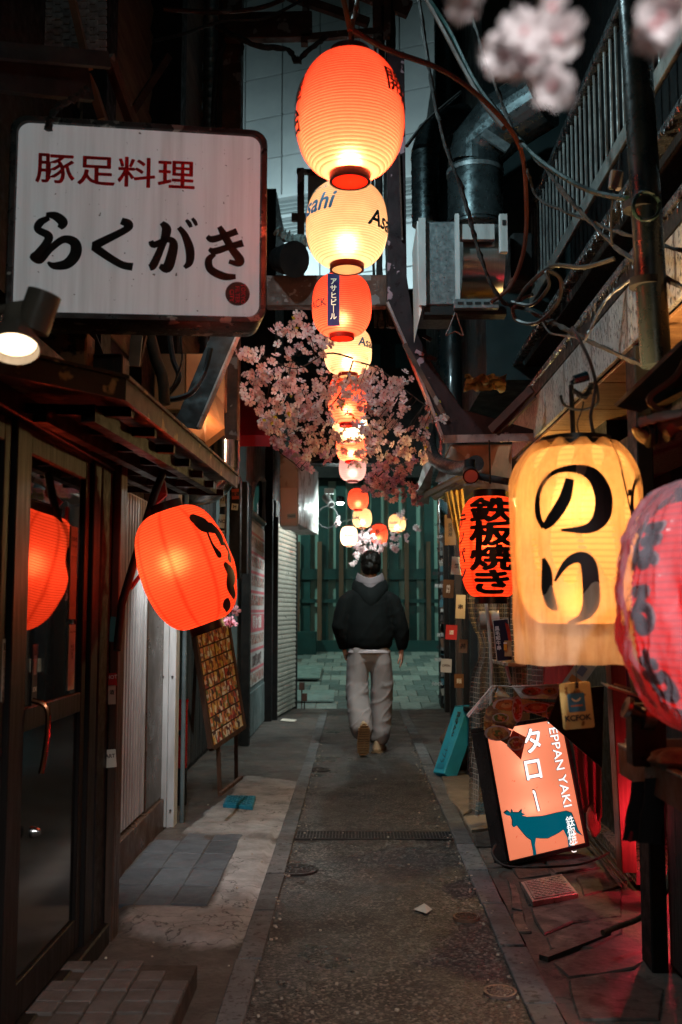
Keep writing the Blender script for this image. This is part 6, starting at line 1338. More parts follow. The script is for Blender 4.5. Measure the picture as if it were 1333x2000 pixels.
decal('cream_mark', strokes([[(-.012,.012,.003),(-.006,.006,.005),(0,.004,.004),(.007,.007,.005),(.012,.012,.003)]]), flat('tag_cream', (.6,.5,.3), .5), TG, lambda x, y: M9 @ Vector((x, -.0012, y+.008)))
decal('orange_bar', strokes([[(-.016,-.008,.004),(.016,-.008,.004)]], 2), flat('tag_orange', (.5,.15,.03), .5), TG, lambda x, y: M9 @ Vector((x, -.0012, y+.008)))
decal('lettering', glyphs('KCFOK', .02, .06), DINK, TG, lambda x, y: M9 @ Vector((x*1.05, -.0008, y-.032)))
g = MB(); g.tube([P(1127,1335,2.7), P(1126,1308,2.71), P(1128,1282,2.72)], .0018, 6); g.obox(P(1127,1338,2.695), .004, .003, .008); g.build('string', INK, TG)
# wires holding the bagged lantern
wire('two thin twisted wires holding up the bagged lantern', [(1133,852,2.75),(1128,828,2.76),(1137,800,2.78),(1140,785,2.78)], .0022, CABLE)
wire('dark cord from the bagged lantern up to the socket', [(1160,848,2.72),(1154,815,2.74),(1160,780,2.76),(1163,745,2.78),(1150,700,2.8),(1130,660,2.85),(1118,640,2.9)], .005, CABLE)
wire('open hook of dark wire beside the lantern cord', [(1095,772,2.8),(1102,790,2.8),(1125,800,2.8),(1150,798,2.8),(1168,785,2.78),(1166,752,2.78)], .004, CABLE)
SO = thing('lamp_socket', 'shiny knurled cable joint hanging above the bagged lantern', 'socket', P(1135, 742, 2.8))
g = MB(); g.tube([(-.02,0,.0),(.02,0,.012)], [.013,.015], 8); g.tube([(-.028,0,-.01),(-.01,0,.0)], .008, 6); g.build('body', flat('chromed', (.5,.52,.52), .15, 1), SO, local=True)
g = MB(); g.tube(crom([(-.02,0,-.03),(0,-.01,-.05),(.02,0,-.04),(.03,0,-.01)]), .008, 7, wob=.3); g.build('wrapped_lead', CABLE, SO, local=True)
# red lit door post and black post
DP = thing('red_lit_post', 'brown timber door post lit red between flyer and black post', 'post', (1.22, 5, 0))
p0 = G(1205,1668,.12); g = MB(); x0, x1 = P(1172,0,4.75).x, P(1200,0,4.75).x
g.box(1.215, 1.285, 4.7, 4.8, .1, 1.12); g.v = [Vector((v.x-.03*(v.z-.1)*1.0, v.y, v.z)) for v in g.v]; g.build('post', grime('red_brown_timber', (.22,.1,.075), (.12,.06,.045), 6, .45, stretch=(6,6,.5), bump=.2), DP, bevel=.004)
g = MB(); g.box(1.30, 1.34, 4.55, 4.62, 0, 2.3); g.build('edge_post', BLACK, DP)
NRW = thing('counter_facade', 'black shop front and counter filling the lower right', 'shop front', (1.2, 3, 0))
g = MB(); g.box(1.06, 1.12, 3.72, 3.85, 0, 2.3); g.build('corner_post', BLACK, NRW, bevel=.005)
g = MB(); g.box(1.15, 1.9, .6, 3.8, 0, 1.0); g.box(1.5, 3, .6, 3.8, 1.0, 2.35); g.build('wall', BLACK, NRW)
for k in range(8):
    g = MB(); g.box(1.14-.008, 1.149, 1.9+.23*k, 2.12+.23*k, .03, .98); g.build('plank', MATS['black_board'], NRW, bevel=.003)
g = MB(); g.box(1.03, 1.05, 3.9, 4.62, .0, .09); g.v = [Vector((v.x+(v.y-3.9)*.0, v.y, v.z)) for v in g.v]
THR = thing('threshold_rail', 'shiny steel door track glowing pink by the floor on the right', 'threshold', (1.24, 4.7, 0))
a_, b__ = G(1214,1728,.03), G(1150,1642,.03)
for k in range(3):
    g = MB(); o1 = Vector((.022*k, 0, .012*k)); g.bar(a_+o1, b__+o1+Vector((0,.3,0)), .01, .02); g.build('track', flat('track_steel', (.6,.5,.5), .22, 1), THR)
g = MB(); g.prism([a_+Vector((.07,0,.0)), b__+Vector((.07,.3,0)), b__+Vector((.4,.3,0)), a_+Vector((.4,0,0))], (0,0,.06)); g.build('sill', grime('wet_sill', (.2,.13,.12), (.08,.05,.05), 14, .3, bump=.4, coat=1), THR)
# red tube behind the sign inside the doorway
RT = thing('red_neon_tube', 'red tube light low inside the doorway behind the lit cow sign', 'lamp', (1.45, 4.9, .5))
g = MB(); g.tube([(1.44, 4.62, .2), (1.44, 4.62, .7)], .012, 10); g.build('tube', glow('red_neon', (1,.03,.06), 9), RT, smooth=True)
g = MB(); g.box(1.455, 1.48, 4.57, 4.67, .1, .75); g.build('holder', BLACK, RT)
lamp('red_light', (1.36, 4.60, .36), 20, (1,.04,.07), .06, RT)
# tray, grill handle, cloths lower right
TY = thing('serving_ledge', 'wooden ledge with raised grey rim on the dark counter', 'ledge', P(1280, 1490, 2.55))
q0, q1, q2 = P(1218,1462,2.75), P(1302,1512,2.25), P(1345,1500,2.1)
WD = grime('ledge_wood', (.22,.1,.05), (.11,.05,.03), 6, .45, stretch=(5,1,1), bump=.2)
zt = q0.z
g = MB(); g.prism([Vector((.74,2.78,zt-.02)), Vector((.745,2.12,zt-.02)), Vector((1.15,2.1,zt-.02)), Vector((1.15,2.8,zt-.02))], (0,0,.012)); g.build('board', WD, TY)
g = MB(); g.box(.722, .738, 2.08, 2.8, zt-.075, zt+.0); g.build('front_board', WD, TY, bevel=.002)
g = MB(); g.box(.72, .742, 2.08, 2.8, zt+.001, zt+.008); g.build('rim', grime('grey_rim', (.4,.33,.28), (.25,.2,.17), 6, .35, metal=.5), TY, bevel=.001)
g = MB(); g.box(.74, 1.15, 2.06, 2.078, zt-.09, zt+.004); g.build('end_rim', BLACK, TY)
g = MB(); g.box(.74, 1.15, 2.79, 2.8, zt-.02, zt+.02); g.build('back_rim', MATS['grey_rim'], TY)
GH = thing('steel_tap_stand', 'dark stand with a round steel roller end beside the red lantern', 'stand', P(1280, 1470, 2.5))
p = P(1262, 1400, 2.5); g = MB(); g.box(p.x-.035, p.x+.05, 2.5, 2.56, zt-.01, p.z+.03); g.build('column', grime('dark_steel', (.05,.045,.045), rough=.4, metal=.5), GH, bevel=.004)
a_ = P(1225,1382,2.45); b__ = P(1262,1398,2.5); g = MB(); g.tube([a_, b__], .016, 16); g.tube([a_-Vector((.004,0,-.002)), a_+Vector((.006,0,-.002))], .026, 20); g.tube([b__-Vector((.008,0,0)), b__+Vector((.02,0,-.004))], .032, 20); g.build('roller', flat('worn_steel', (.3,.25,.23), .3, 1), GH, smooth=True)
g = MB(); g.tube([b__, P(1330,1400,2.5)], .008, 8); g.build('spindle', flat('worn_steel', (.3,.25,.23), .3, 1), GH)
g = MB()
for k in range(9):
    a_ = P(1190+10*k, 1342+3*k, 2.7); g.bar(a_, a_+Vector((.02,.16,.0)), .004, .004)
g.bar(P(1188,1342,2.7), P(1275,1368,2.7), .004, .006); g.bar(P(1200,1336,2.85), P(1290,1362,2.85), .004, .006); g.build('wire_rack', flat('rack_wire', (.5,.4,.35), .3, 1), label='edge of a small wire rack above the steel roller', cat='rack')
drape([P(1238,1530,2.62), P(1300,1515,2.4), P(1290,1650,2.5), P(1228,1642,2.66)], 'apron_cloth', 'black cloth with red edge hanging under the wooden ledge', flat('cloth_black', (.012,.011,.013), .8), folds=2, amp=.02, cat='cloth', seed=3)
g = MB(); g.tube(crom([P(1246,1540,2.6), P(1242,1580,2.62), P(1236,1620,2.63), P(1230,1642,2.64)]), .006, 6); g.build('cloth_piping', grime('red_piping', (.5,.03,.05), rough=.4), label='red piping along the hanging black cloth', cat='trim')
g = MB(); g.grid(lambda u, v: (lambda a, b_, r_: (P(1318,1485,2.4)+Vector((r_*1.3*math.cos(a)*math.sin(b_), r_*math.sin(a)*math.sin(b_), .03*math.cos(b_)))))(u*6.283, .02+v*3.1, .042*(1+.4*mnoise.noise(Vector((math.cos(u*6.283)*2, math.sin(u*6.283)*2, v*5))))), 28, 18); g.build('rag', grime('rag', (.3,.24,.2), (.18,.14,.12), 20, .9, bump=.8), label='bunched grey brown rag lying on the wooden ledge', cat='rag', smooth=True)
# black bag shape between lanterns
g = MB(); g.grid(lambda u, v: (lambda a, b_: (P(1272,1310,2.75)+Vector((.06*math.cos(a)*math.sin(b_), .04*math.sin(a)*math.sin(b_), .13*math.cos(b_)))))(u*6.283, .02+v*3.1), 20, 14); g.build('black_pouch', flat('pouch_black', (.006,.006,.006), .7), label='black bag shape hanging between the bagged lantern and the red one', cat='bag', smooth=True)
# ground hose
wire('ribbed hose lying across the paving to the right wall', [(1178,1822,3.85),(1210,1808,3.9),(1245,1795,3.95),(1280,1770,4.0),(1300,1740,4.05),(1310,1700,4.1)], .012, grime('ribbed_hose', (.07,.05,.03), (.04,.03,.02), 60, .6, bump=1), 'hose', name='hose', seg=10)
g = MB(); g.bar(G(1062,1872,.012), G(1186,1824,.012), .04, .02); g.build('concrete_strip', STONE, label='narrow broken concrete strip leading to the hose end', cat='strip')
# blue box, stools, plastic bag
BX = thing('blue_carton', 'bright blue carton with black vertical lettering leaning on a stool', 'box', G(862, 1508, .02))
b0, b1, t1, t0 = P(846,1508,7.9), P(868,1511,7.8), P(915,1378,8.15), P(888,1380,8.2)
ux = (b1-b0).normalized(); upb = ((t0+t1)/2-(b0+b1)/2).normalized(); nb = ux.cross(upb)
nb = nb if nb.y < 0 else -nb
BLU = grime('blue_carton_card', (.03,.34,.48), (.025,.26,.38), 4, .5, bump=.05)
g = MB(); g.prism([b0, b1, t1, t0], -nb*.14); g.build('carton', BLU, BX, bevel=.004)
cx_ = (b0+b1+t1+t0)/4
decal('lettering', glyphs('株式会社', .062, .03), DINK, BX, plane_place(cx_+nb*.006+upb*.13, -upb, ux), local=False)
decal('lettering', glyphs('フードサプライ', .05, .02), DINK, BX, plane_place(cx_+nb*.006-upb*.1, -upb, ux), local=False)
g = MB(); q = cx_+nb*.007-upb*.25; g.add([q+upb*a+ux*c for a, c in ((-.02,-.04),(.02,-.04),(.02,.04),(-.02,.04))], [(0,1,2,3)]); g.build('tape_patch', flat('blue_dark', (.02,.2,.3), .4), BX)
g = MB(); g.prism([t0+upb*.003, t1+upb*.003, t1+upb*.003-nb*.05+ux*.01, t0+upb*.003-nb*.05], upb*.004); g.build('flap', BLU, BX)
for si, (px, py, Y) in enumerate(((915,1512,7.6),(943,1535,7.1))):
    f = G(px, py, .01); sT = thing('bar_stool', ('black legged stool behind the blue carton','second black stool, nearer the lit cow sign')[si], 'stool', f); hz = .48
    g = MB(); g.tube([(.13,.12,hz),(.13,.12,hz+.03)], .15, 24); g.build('seat', BLACK, sT, local=True, smooth=True)
    for (sx_, sy_) in ((0,0),(.25,.02),(.02,.24),(.26,.26)):
        g = MB(); g.tube([(sx_, sy_, 0), (.13+(sx_-.13)*.8, .12+(sy_-.12)*.8, hz)], .011, 8); g.build('leg', grime('stool_leg', (.02,.02,.022), rough=.3), sT, local=True, smooth=True)
    g = MB(); g.tube([(.02,.03,.2),(.23,.04,.2),(.23,.22,.2),(.03,.21,.2),(.02,.03,.2)], .007, 6); g.build('ring', BLACK, sT, local=True)
g = MB(); g.grid(lambda u, v: (lambda a, b_, r_: (P(902,1455,8.3)+Vector((r_*math.cos(a)*math.sin(b_), r_*.6*math.sin(a)*math.sin(b_), .2*math.cos(b_)))))(u*6.283, .02+v*3.1, .16*(1+.35*mnoise.noise(Vector((math.cos(u*6.283)*2, math.sin(u*6.283)*2, v*6))))), 34, 24); g.build('rubbish_bag', sheetmat('smoky_bag', (.14,.1,.08), .12, mix=.15, bump=1, bscale=25), label='smoky plastic rubbish bag behind the stools', cat='bag', smooth=True)
# bracket arm, flood lamp cluster over the teppan lantern
wire('thick black pipe elbow carrying the teppan lantern', [(838,845,7.6),(842,880,7.4),(860,905,7.0),(900,915,6.5),(930,905,6.0)], .05, grime('lagged_pipe', (.03,.035,.036), (.02,.02,.022), 20, .5, bump=1), 'pipe', name='pipe', seg=14)
g = MB(); g.tube(crom([P(935,930,5.0), P(960,935,4.9), P(1020,945,4.6)]), .018, 10); g.build('arm_tube', BLACK, label='dark arm tube behind the teppan and bagged lanterns', cat='tube', smooth=True)
SPT = thing('small_spot', 'unlit swivel spotlight above the teppan lantern', 'lamp', P(918, 925, 5.0))
g = MB(); g.tube([(.0,.04,.03),(0,-.05,-.02)], [.03,.042], 18); g.tube([(.0,.0,.0),(0,0,.07)], .028, 12); g.build('body', BLACK, SPT, local=True, smooth=True)
g = MB(); g.tube([(0,-.049,-.019),(0,-.052,-.0205)], .034, 18); g.build('lens', flat('lens_grey', (.3,.3,.28), .15), SPT, local=True)
wire('cord from the arm down to the teppan lantern', [(956,860,4.45),(957,900,4.42),(958,945,4.4)], .004, CABLE)
# bits under arch: yellow folds
g = MB(); g.grid(lambda u, v: P(908+80*u, 732+30*v, 6.0)+Vector((.02,.08,.035))*mnoise.noise(Vector((u*5, v*4, .3)))*2, 40, 16); g.build('yellow_bundle', sheetmat('yellow_cloth', (.4,.22,.07), .6, mix=.2, bump=.6), label='crumpled ochre cloth bundle lying in the arch bracket', cat='cloth', smooth=True)
g = MB(); g.bar(P(960,840,5.9), P(1040,760,5.7), .03, .05); g.bar(P(972,848,5.9), P(1046,775,5.7), .02, .02); g.build('red_brace', grime('red_brown_brace', (.06,.02,.014), (.03,.012,.01), 6, .6), label='red brown brace rising right from the arch bracket', cat='brace')
g = MB(); q = [P(880,868,7.0), P(1000,868,6.0), P(1000,960,6.0), P(850,940,8.0)]; g.prism(q, (0,.03,0)); g.build('tan_fascia', grime('tan_fascia_m', (.4,.22,.12), (.2,.1,.06), 3, .5, bump=.2, spots=(.6,.55,.5), spotscale=4, spotw=.01), label='tan fascia board under the arch bracket', cat='board')
g = MB(); g.box(1.2, 1.6, 2.1, 8, 2.0, 2.06); g.build('rear_beam', DARKWOOD, RB)
# ------- cables upper right
wire('thick rust brown cable sweeping from the top lantern down the right', [(688,58,3.3),(760,98,3.4),(870,140,3.6),(960,210,3.8),(1015,285,3.9),(1028,380,4.0),(1025,480,4.1),(1000,555,4.2),(960,590,4.2)], 0.0101, BROWNCABLE)
wire('orange strap rising from the top lantern hook', [(668,-15,3.2),(676,20,3.18),(684,60,3.16)], 0.0094, grime('orange_strap', (.6,.15,.03), (.3,.08,.02), 12, .5))
wire('second grime coated strap on the top lantern hook', [(700,-10,3.25),(694,25,3.2),(686,58,3.17),(682,92,3.16)], 0.0070, grime('strap_grime', (.3,.09,.03), (.08,.03,.02), 12, .5), wob=.3)
wire('encrusted cable dangling from the top to the wire loops', [(818,-10,4.0),(832,90,4.0),(848,190,4.0),(870,280,4.0),(905,380,4.0),(930,470,4.0),(955,545,4.0),(985,590,4.0),(1030,605,4.0),(1100,640,3.8),(1180,680,3.6),(1262,716,3.4)], 0.0078, DUSTY, wob=.5)
wire('dark green cable running along the rust brown one', [(835,-10,4.2),(880,60,4.2),(930,160,4.1),(990,240,4.0),(1040,300,3.8),(1100,345,3.6),(1160,375,3.4),(1225,388,3.2)], 0.0101, MATS['green_cable'])
wire('brown sheathed cable falling from the top behind the blossoms', [(830,-10,4.6),(868,60,4.6),(905,130,4.5),(945,200,4.4),(985,250,4.2)], 0.0125, grime('brown_sheath', (.06,.035,.027), (.03,.02,.018), 12, .5))
wire('dust laden cable crossing in front of the railing', [(920,20,4.2),(950,120,4.1),(985,210,4.0),(1010,270,3.9),(1060,320,3.8),(1105,380,3.7),(1160,440,3.6),(1225,500,3.4),(1333,560,3.0),(1380,580,3.0)], 0.0070, DUSTY, wob=.6)
wire('thin dusty cable running parallel across the railing', [(1030,330,3.9),(1050,385,3.9),(1095,410,3.8),(1150,430,3.7),(1200,450,3.5),(1290,478,3.2),(1380,500,3.0)], 0.0055, DUSTY, wob=.6)
wire('grey looped cable in a big bow before the gutter', [(1005,600,4.0),(1030,560,3.9),(1080,520,3.8),(1140,522,3.7),(1200,505,3.6)], 0.0086, grime('grey_cable', (.055,.05,.045), (.03,.027,.025), 12, .4), name='cable_loop')
wire('second grey cable bow hanging lower', [(1000,590,4.0),(1040,595,3.9),(1072,560,3.8),(1068,530,3.8),(1095,545,3.8),(1090,590,3.8),(1050,630,3.9),(1010,625,4.0),(1005,595,4.0),(1040,575,3.9)], 0.0078, MATS['grey_cable'], name='cable_loop')
wire('thin black wire from the bows to the speckled fascia', [(1060,630,3.8),(1075,650,3.6),(1100,655,3.4),(1128,660,3.0),(1140,680,2.9)], 0.0039, CABLE)
wire('white twisted flex glinting along the gutter', [(1140,670,3.0),(1155,640,3.0),(1175,600,3.1),(1200,570,3.1),(1235,545,3.1)], 0.0039, grime('pale_flex', (.5,.52,.52), rough=.3), wob=.3)
wire('thin cord with plug hanging before the railing', [(1212,300,3.3),(1208,340,3.3),(1200,372,3.3),(1196,400,3.3),(1194,440,3.3),(1196,480,3.3)], 0.0039, MATS['grey_cable'])
g = MB(); g.obox(P(1203,352,3.3), .022, .012, .034, Matrix.Rotation(.15, 3, 'Y')); g.build('plug', grime('grey_plug', (.18,.16,.15), rough=.5), label='grey plug block on the cord before the railing', cat='plug', bevel=.005)
wire('straight black cable leaving the top lantern for the duct', [(795,285,4.4),(830,240,4.8),(870,205,5.2),(900,180,5.6)], 0.0086, CABLE)
wire('vertical black hose high between ducts and railing', [(1062,60,5),(1058,110,5),(1050,150,5),(1060,190,5)], 0.0070, CABLE)
# ================================================================== MAN
MP = P(722, 1462, 9.3); MS = 1.80/1.75
MAN = thing('person', 'person seen from behind walking away in black hooded jacket and grey baggy trousers', 'person', (MP.x, MP.y, 0.0))
MAN.scale = (MS*.88, MS, MS)
SKIN = grime('skin', (.42,.22,.15), (.36,.18,.12), 8, .5, bump=.05); HAIR = grime('hair', (.003,.0025,.002), (.006,.004,.003), 60, .45, bump=.6, bscale=90, stretch=(1,1,.3))
def skinfig(name, verts, edges, radii, mat, parent, sub=2, root=0):
    me = bpy.data.meshes.new(name); me.from_pydata([Vector(v) for v in verts], edges, []); o = bpy.data.objects.new(name, me); COL.objects.link(o)
    sk = o.modifiers.new('s', 'SKIN'); sk.use_smooth_shade = True
    for i, r_ in enumerate(radii):
        d = me.skin_vertices[0].data[i]; d.radius = (r_, r_) if not isinstance(r_, tuple) else r_; d.use_root = (i == root)
    ss = o.modifiers.new('u', 'SUBSURF'); ss.levels = sub; ss.render_levels = sub
    bpy.context.view_layer.update(); m2 = bpy.data.meshes.new_from_object(o.evaluated_get(bpy.context.evaluated_depsgraph_get()))
    bpy.data.objects.remove(o); bpy.data.meshes.remove(me); m2.name = name; m2.materials.clear(); setmat(m2, mat); m2.shade_smooth()
    o = bpy.data.objects.new(name, m2); COL.objects.link(o); o.parent = parent; return o
# skeleton (facing +Y, x right as seen): pelvis, spine, neck, head, arms, legs
V_ = []; E_ = []; Rd = []
def jv(p, r_, par=None):
    V_.append(p); Rd.append(r_)
    if par is not None: E_.append((par, len(V_)-1))
    return len(V_)-1
pel = jv((0,0,.98), (.15,.11)); sp1 = jv((0,.01,1.15), (.135,.1), pel); sp2 = jv((.0,.02,1.33), (.155,.11), sp1); nk = jv((.01,.03,1.47), .065, sp2); n2 = jv((.015,.045,1.54), .052, nk)
h1 = jv((.02,.06,1.60), (.068,.078), n2); h2 = jv((.022,.065,1.68), (.076,.09), h1); h3 = jv((.02,.06,1.73), (.05,.065), h2)
nose = jv((.055,.155,1.63), .012, h1)
for s, el, wr, hd in ((-1, (-.30,-.02,1.13), (-.265,.06,.93), (-.24,.08,.86)), (1, (.30,.0,1.13), (.33,.05,.90), (.335,.06,.83))):
    sh = jv((s*.18,.02,1.40), .06, sp2); e_ = jv(el, .043, sh); w_ = jv(wr, .028, e_); hb_ = jv(hd, (.038,.02), w_)
    hx, hy, hz = hd; tips = []
    for k in range(4):
        fx = (k-1.5)*.019; L = (.032,.038,.036,.028)[k]; cur = .55 if s > 0 else 1.3
        a1 = jv((hx+.25*fx+s*.004, hy+fx*.9, hz-.025), .0095, hb_)
        a2 = jv((hx-s*L*.35*cur+.2*fx, hy+fx, hz-.025-L), .0085, a1); a3 = jv((hx-s*L*1.1*cur, hy+fx*.95, hz-.03-L*(1.6 if s > 0 else 1.1)), .007, a2)
    t1 = jv((hx-s*.02, hy-.028, hz-.0), .011, hb_); t2 = jv((hx-s*.035, hy-.035, hz-.035), .009, t1); t3 = jv((hx-s*.04, hy-.034, hz-.058), .0075, t2)
# legs: right leg (x>0) planted, left leg trailing with heel up
hpR = jv((.09,0,.93), .085, pel); kR = jv((.085,.05,.5), .055, hpR); aR = jv((.085,.0,.09), .04, kR); tR = jv((.09,.13,.04), .032, aR)
hpL = jv((-.09,0,.93), .085, pel); kL = jv((-.08,-.02,.50), .055, hpL); aL = jv((-.06,-.34,.2), .04, kL); tL = jv((-.055,-.28,.06), .032, aL)
skinfig('body', V_, E_, Rd, SKIN, MAN)
# head details
def blob(name, c, rx, ry, rz, mat, n=18, nz=0, rough=0, seed=0, cut=None):
    b = MB()
    def f(u, v):
        a, e = u*6.283, (v-.5)*math.pi*.998; d = Vector((math.cos(a)*math.cos(e), math.sin(a)*math.cos(e), math.sin(e)))
        k = 1+rough*mnoise.noise(d*3.2+Vector((seed,0,0)))+rough*.5*mnoise.noise(d*9+Vector((seed,0,0))); return (c[0]+rx*d.x*k, c[1]+ry*d.y*k, c[2]+rz*d.z*k)
    b.grid(f, n*2, n); return b.build(name, mat, MAN, local=True, smooth=True)
blob('hair', (.019,.045,1.70), .106, .112, .102, HAIR, 34, rough=.13, seed=3)
blob('hair', (.017,.032,1.655), .098, .098, .090, HAIR, 28, rough=.09, seed=5)
blob('ear', (.106,.065,1.625), .010, .02, .03, SKIN, 10)
blob('ear', (-.066,.065,1.625), .010, .02, .03, SKIN, 10)
def clothes(name, parts, mat, voxel=.014, disp=.02, dscale=5, smooth=6, seed=0, label=None):
    """lofted tubes merged into one garment, with folds pushed into it"""
    b = MB()
    for rings in parts:
        n = 26; base = len(b.v)
        for (c, rx, ry, *ax) in rings:
            tilt = ax[0] if ax else 0
            for j in range(n):
                a = j/n*6.283; x, y = rx*math.cos(a), ry*math.sin(a); b.v.append(Vector((c[0]+x, c[1]+y*math.cos(tilt), c[2]+y*math.sin(tilt)+x*(ax[1] if len(ax) > 1 else 0))))
        for i in range(len(rings)-1):
            for j in range(n):
                p = base+i*n+j; q = base+i*n+(j+1) % n; b.f.append((p, q, q+n, p+n)); b.mi.append(0)
        b.f.append(tuple(base+j for j in range(n))[::-1]); b.f.append(tuple(base+(len(rings)-1)*n+j for j in range(n))); b.mi += [0, 0]
    o = b.build(name, mat, None, local=True)
    rm = o.modifiers.new('r', 'REMESH'); rm.mode = 'VOXEL'; rm.voxel_size = voxel; sm = o.modifiers.new('s', 'SMOOTH'); sm.iterations = smooth; sm.factor = .5
    bpy.context.view_layer.update(); m2 = bpy.data.meshes.new_from_object(o.evaluated_get(bpy.context.evaluated_depsgraph_get())); bpy.data.objects.remove(o)
    nrm = [v.normal.copy() for v in m2.vertices]
    for v, nv in zip(m2.vertices, nrm):
        c = v.co; w = mnoise.noise(Vector((c.x*3, c.y*3, c.z*2+seed)))*.5
        k = mnoise.noise(Vector((c.x*dscale*1.6+w, c.y*dscale*1.6, c.z*dscale*.45+seed)))          # long hanging folds
        k2 = max(0, .22-abs(mnoise.noise(Vector((c.x*dscale*.9+seed, c.y*dscale*.6, c.z*dscale*1.7-c.x*5+w)))))*4   # sharp creases
        v.co = c+nv*disp*(k*.9+k2*.5*(1 if c.z < .62 or c.z > 1.0 else .35))
    m2.materials.clear(); setmat(m2, mat); m2.shade_smooth(); o = bpy.data.objects.new(name, m2); COL.objects.link(o); o.parent = MAN; return tag(o, label)
JK = grime('black_jacket_cloth', (.0035,.005,.005), (.002,.003,.003), 12, .9, .05, bump=.2); JK.node_tree.nodes['Principled BSDF'].inputs['Specular IOR Level'].default_value = .15; HAIR.node_tree.nodes['Principled BSDF'].inputs['Specular IOR Level'].default_value = .15; TRO = grime('grey_trouser_cloth', (.27,.23,.225), (.24,.205,.2), 6, .85, bump=.25, bscale=90, var=0)
clothes('jacket', [
 [((0,0,.90),.185,.14),((0,-.0,.935),.235,.165),((0,-.0,1.02),.245,.18),((.0,.0,1.15),.235,.175),((.0,.01,1.3),.225,.16),((0,.015,1.40),.205,.14),((.0,.02,1.46),.14,.11),((.005,.02,1.49),.09,.085)],
 [((-.15,.02,1.43),.06,.07),((-.22,.01,1.36),.085,.095),((-.275,-.0,1.22),.085,.095),((-.30,.0,1.10),.085,.095),((-.275,.03,1.0),.075,.085),((-.265,.05,.93),.055,.06),((-.262,.055,.90),.045,.05)],
 [((.15,.02,1.43),.06,.07),((.23,.01,1.36),.085,.095),((.29,-.0,1.22),.085,.095),((.325,.01,1.10),.085,.095),((.34,.03,1.0),.075,.085),((.34,.04,.93),.06,.065),((.335,.045,.895),.045,.05)]],
 JK, disp=.010, dscale=4)
clothes('trousers', [
 [((0,0,.72),.04,.05),((0,0,.80),.16,.13),((0,0,.92),.185,.14),((0,0,.98),.175,.13)],
 [((.10,.0,.93),.105,.13),((.118,.01,.78),.112,.14),((.128,.03,.6),.114,.135),((.128,.04,.45),.112,.13),((.125,.03,.3),.108,.125),((.115,.01,.17),.098,.115),((.095,.0,.10),.085,.10),((.095,.0,.075),.07,.08)],
 [((-.10,.0,.93),.105,.13),((-.118,-.0,.78),.112,.14),((-.126,-.01,.62),.114,.135),((-.12,-.05,.47),.116,.135,-.3),((-.092,-.15,.34),.115,.12,-.6),((-.085,-.25,.25),.11,.11,-.8),((-.08,-.31,.20),.095,.09,-.9),((-.078,-.33,.18),.07,.07,-.9)]],
 TRO, voxel=.011, disp=.017, dscale=5.5, seed=4, smooth=4)
SHG = grime('inner_hood_grey', (.11,.09,.095), (.08,.066,.07), 6, .85, bump=.2)
# shirt hem and hoods
g = MB(); g.lathe([(.160,.915),(.200,.90),(.206,.880),(.18,.874)], 40); g.v = [Vector((v.x*1.08, v.y*.80, v.z)) for v in g.v]; g.build('shirt_hem', grime('white_shirt', (.6,.5,.52), rough=.8), MAN, local=True, smooth=True)
def hood(name, z0, r0, mat, dz, w, back):
    def f(u, v):
        a = math.pi*(-.08-.84*u) ; rr = r0*(1+w*math.sin(v*math.pi)); y = math.sin(a)*rr*(1+back*v); x = math.cos(a)*rr*(1.05-.45*v*abs(math.sin(a)))
        return (x+.01, .035+y*.85, z0-dz*v*(.25+.75*(-math.sin(a)))+.03*(1-v)+.05*abs(math.cos(a))**2*(1-v))
    b = MB(); b.grid(f, 40, 14); return b.build(name, mat, MAN, local=True, smooth=True, solid=.012)
hood('inner_hood', 1.515, .12, SHG, .16, .25, .35)
hood('outer_hood', 1.455, .155, JK, .20, .22, .30)
g = MB(); g.tube(crom([(.012+.135*math.cos(a), .03+.125*math.sin(a), 1.50+.035*math.cos(a)**2+.015*math.sin(a*1)) for a in [math.pi*(-1.02+k*.13) for k in range(9)]]), .014, 8); g.build('hood_edge', SHG, MAN, local=True, smooth=True)
# shoes
SOLE = grime('gum_sole', (.42,.27,.15), (.33,.2,.11), 12, .6, bump=.1); UP = grime('beige_shoe', (.48,.34,.22), (.4,.27,.17), 12, .6, bump=.15); DKS = flat('sole_gap', (.03,.02,.015), .8)
def foot_out(n=20):
    pts = []
    for k in range(n):
        a = k/n*6.283; y = .14*math.sin(a); w = .044+.012*(y > 0)*math.sin(a)-.004*math.exp(-((y+.02)/.04)**2); pts.append((w*math.cos(a), y))
    return pts
def shoe(M4):
    M4 = M4 @ Matrix.Diagonal((1.25, 1.12, 1.15, 1))
    b = MB(); o_ = foot_out(24); b.prism([(x*1.08, y*1.05, 0) for x, y in o_], (0,0,.028)); b.v = [M4 @ v for v in b.v]; s_ = b.build('sole', SOLE, MAN, local=True, bevel=.004)
    for k in range(13):
        b = MB(); y_ = -.125+.0205*k; hw = .046 if abs(y_) < .11 else .033; b.obox((0, y_, -.003), hw, .0062, .005); b.v = [M4 @ v for v in b.v]; o = b.build('tread_bar', SOLE, s_, local=True); o.parent = s_
    b = MB(); b.prism([(x*1.0, y*.99, -.001) for x, y in o_], (0,0,.0005)); b.v = [M4 @ v for v in b.v]; o = b.build('tread_gap', DKS, s_, local=True)
    b = MB()
    def up(u, v):
        a = u*6.283; y0 = math.sin(a); k = 1-v*.55; h = .028+.062*math.sin(v*math.pi/2)*(1.25-.45*(y0 > 0)*y0)
        return M4 @ Vector((.047*math.cos(a)*k, .14*y0*(1-.35*v)-.02*v, h))
    b.grid(up, 30, 8); b.build('upper', UP, MAN, local=True, smooth=True)
shoe(Matrix.Translation((.10,.045,.006)) @ Matrix.Rotation(R(-14), 4, 'Z'))
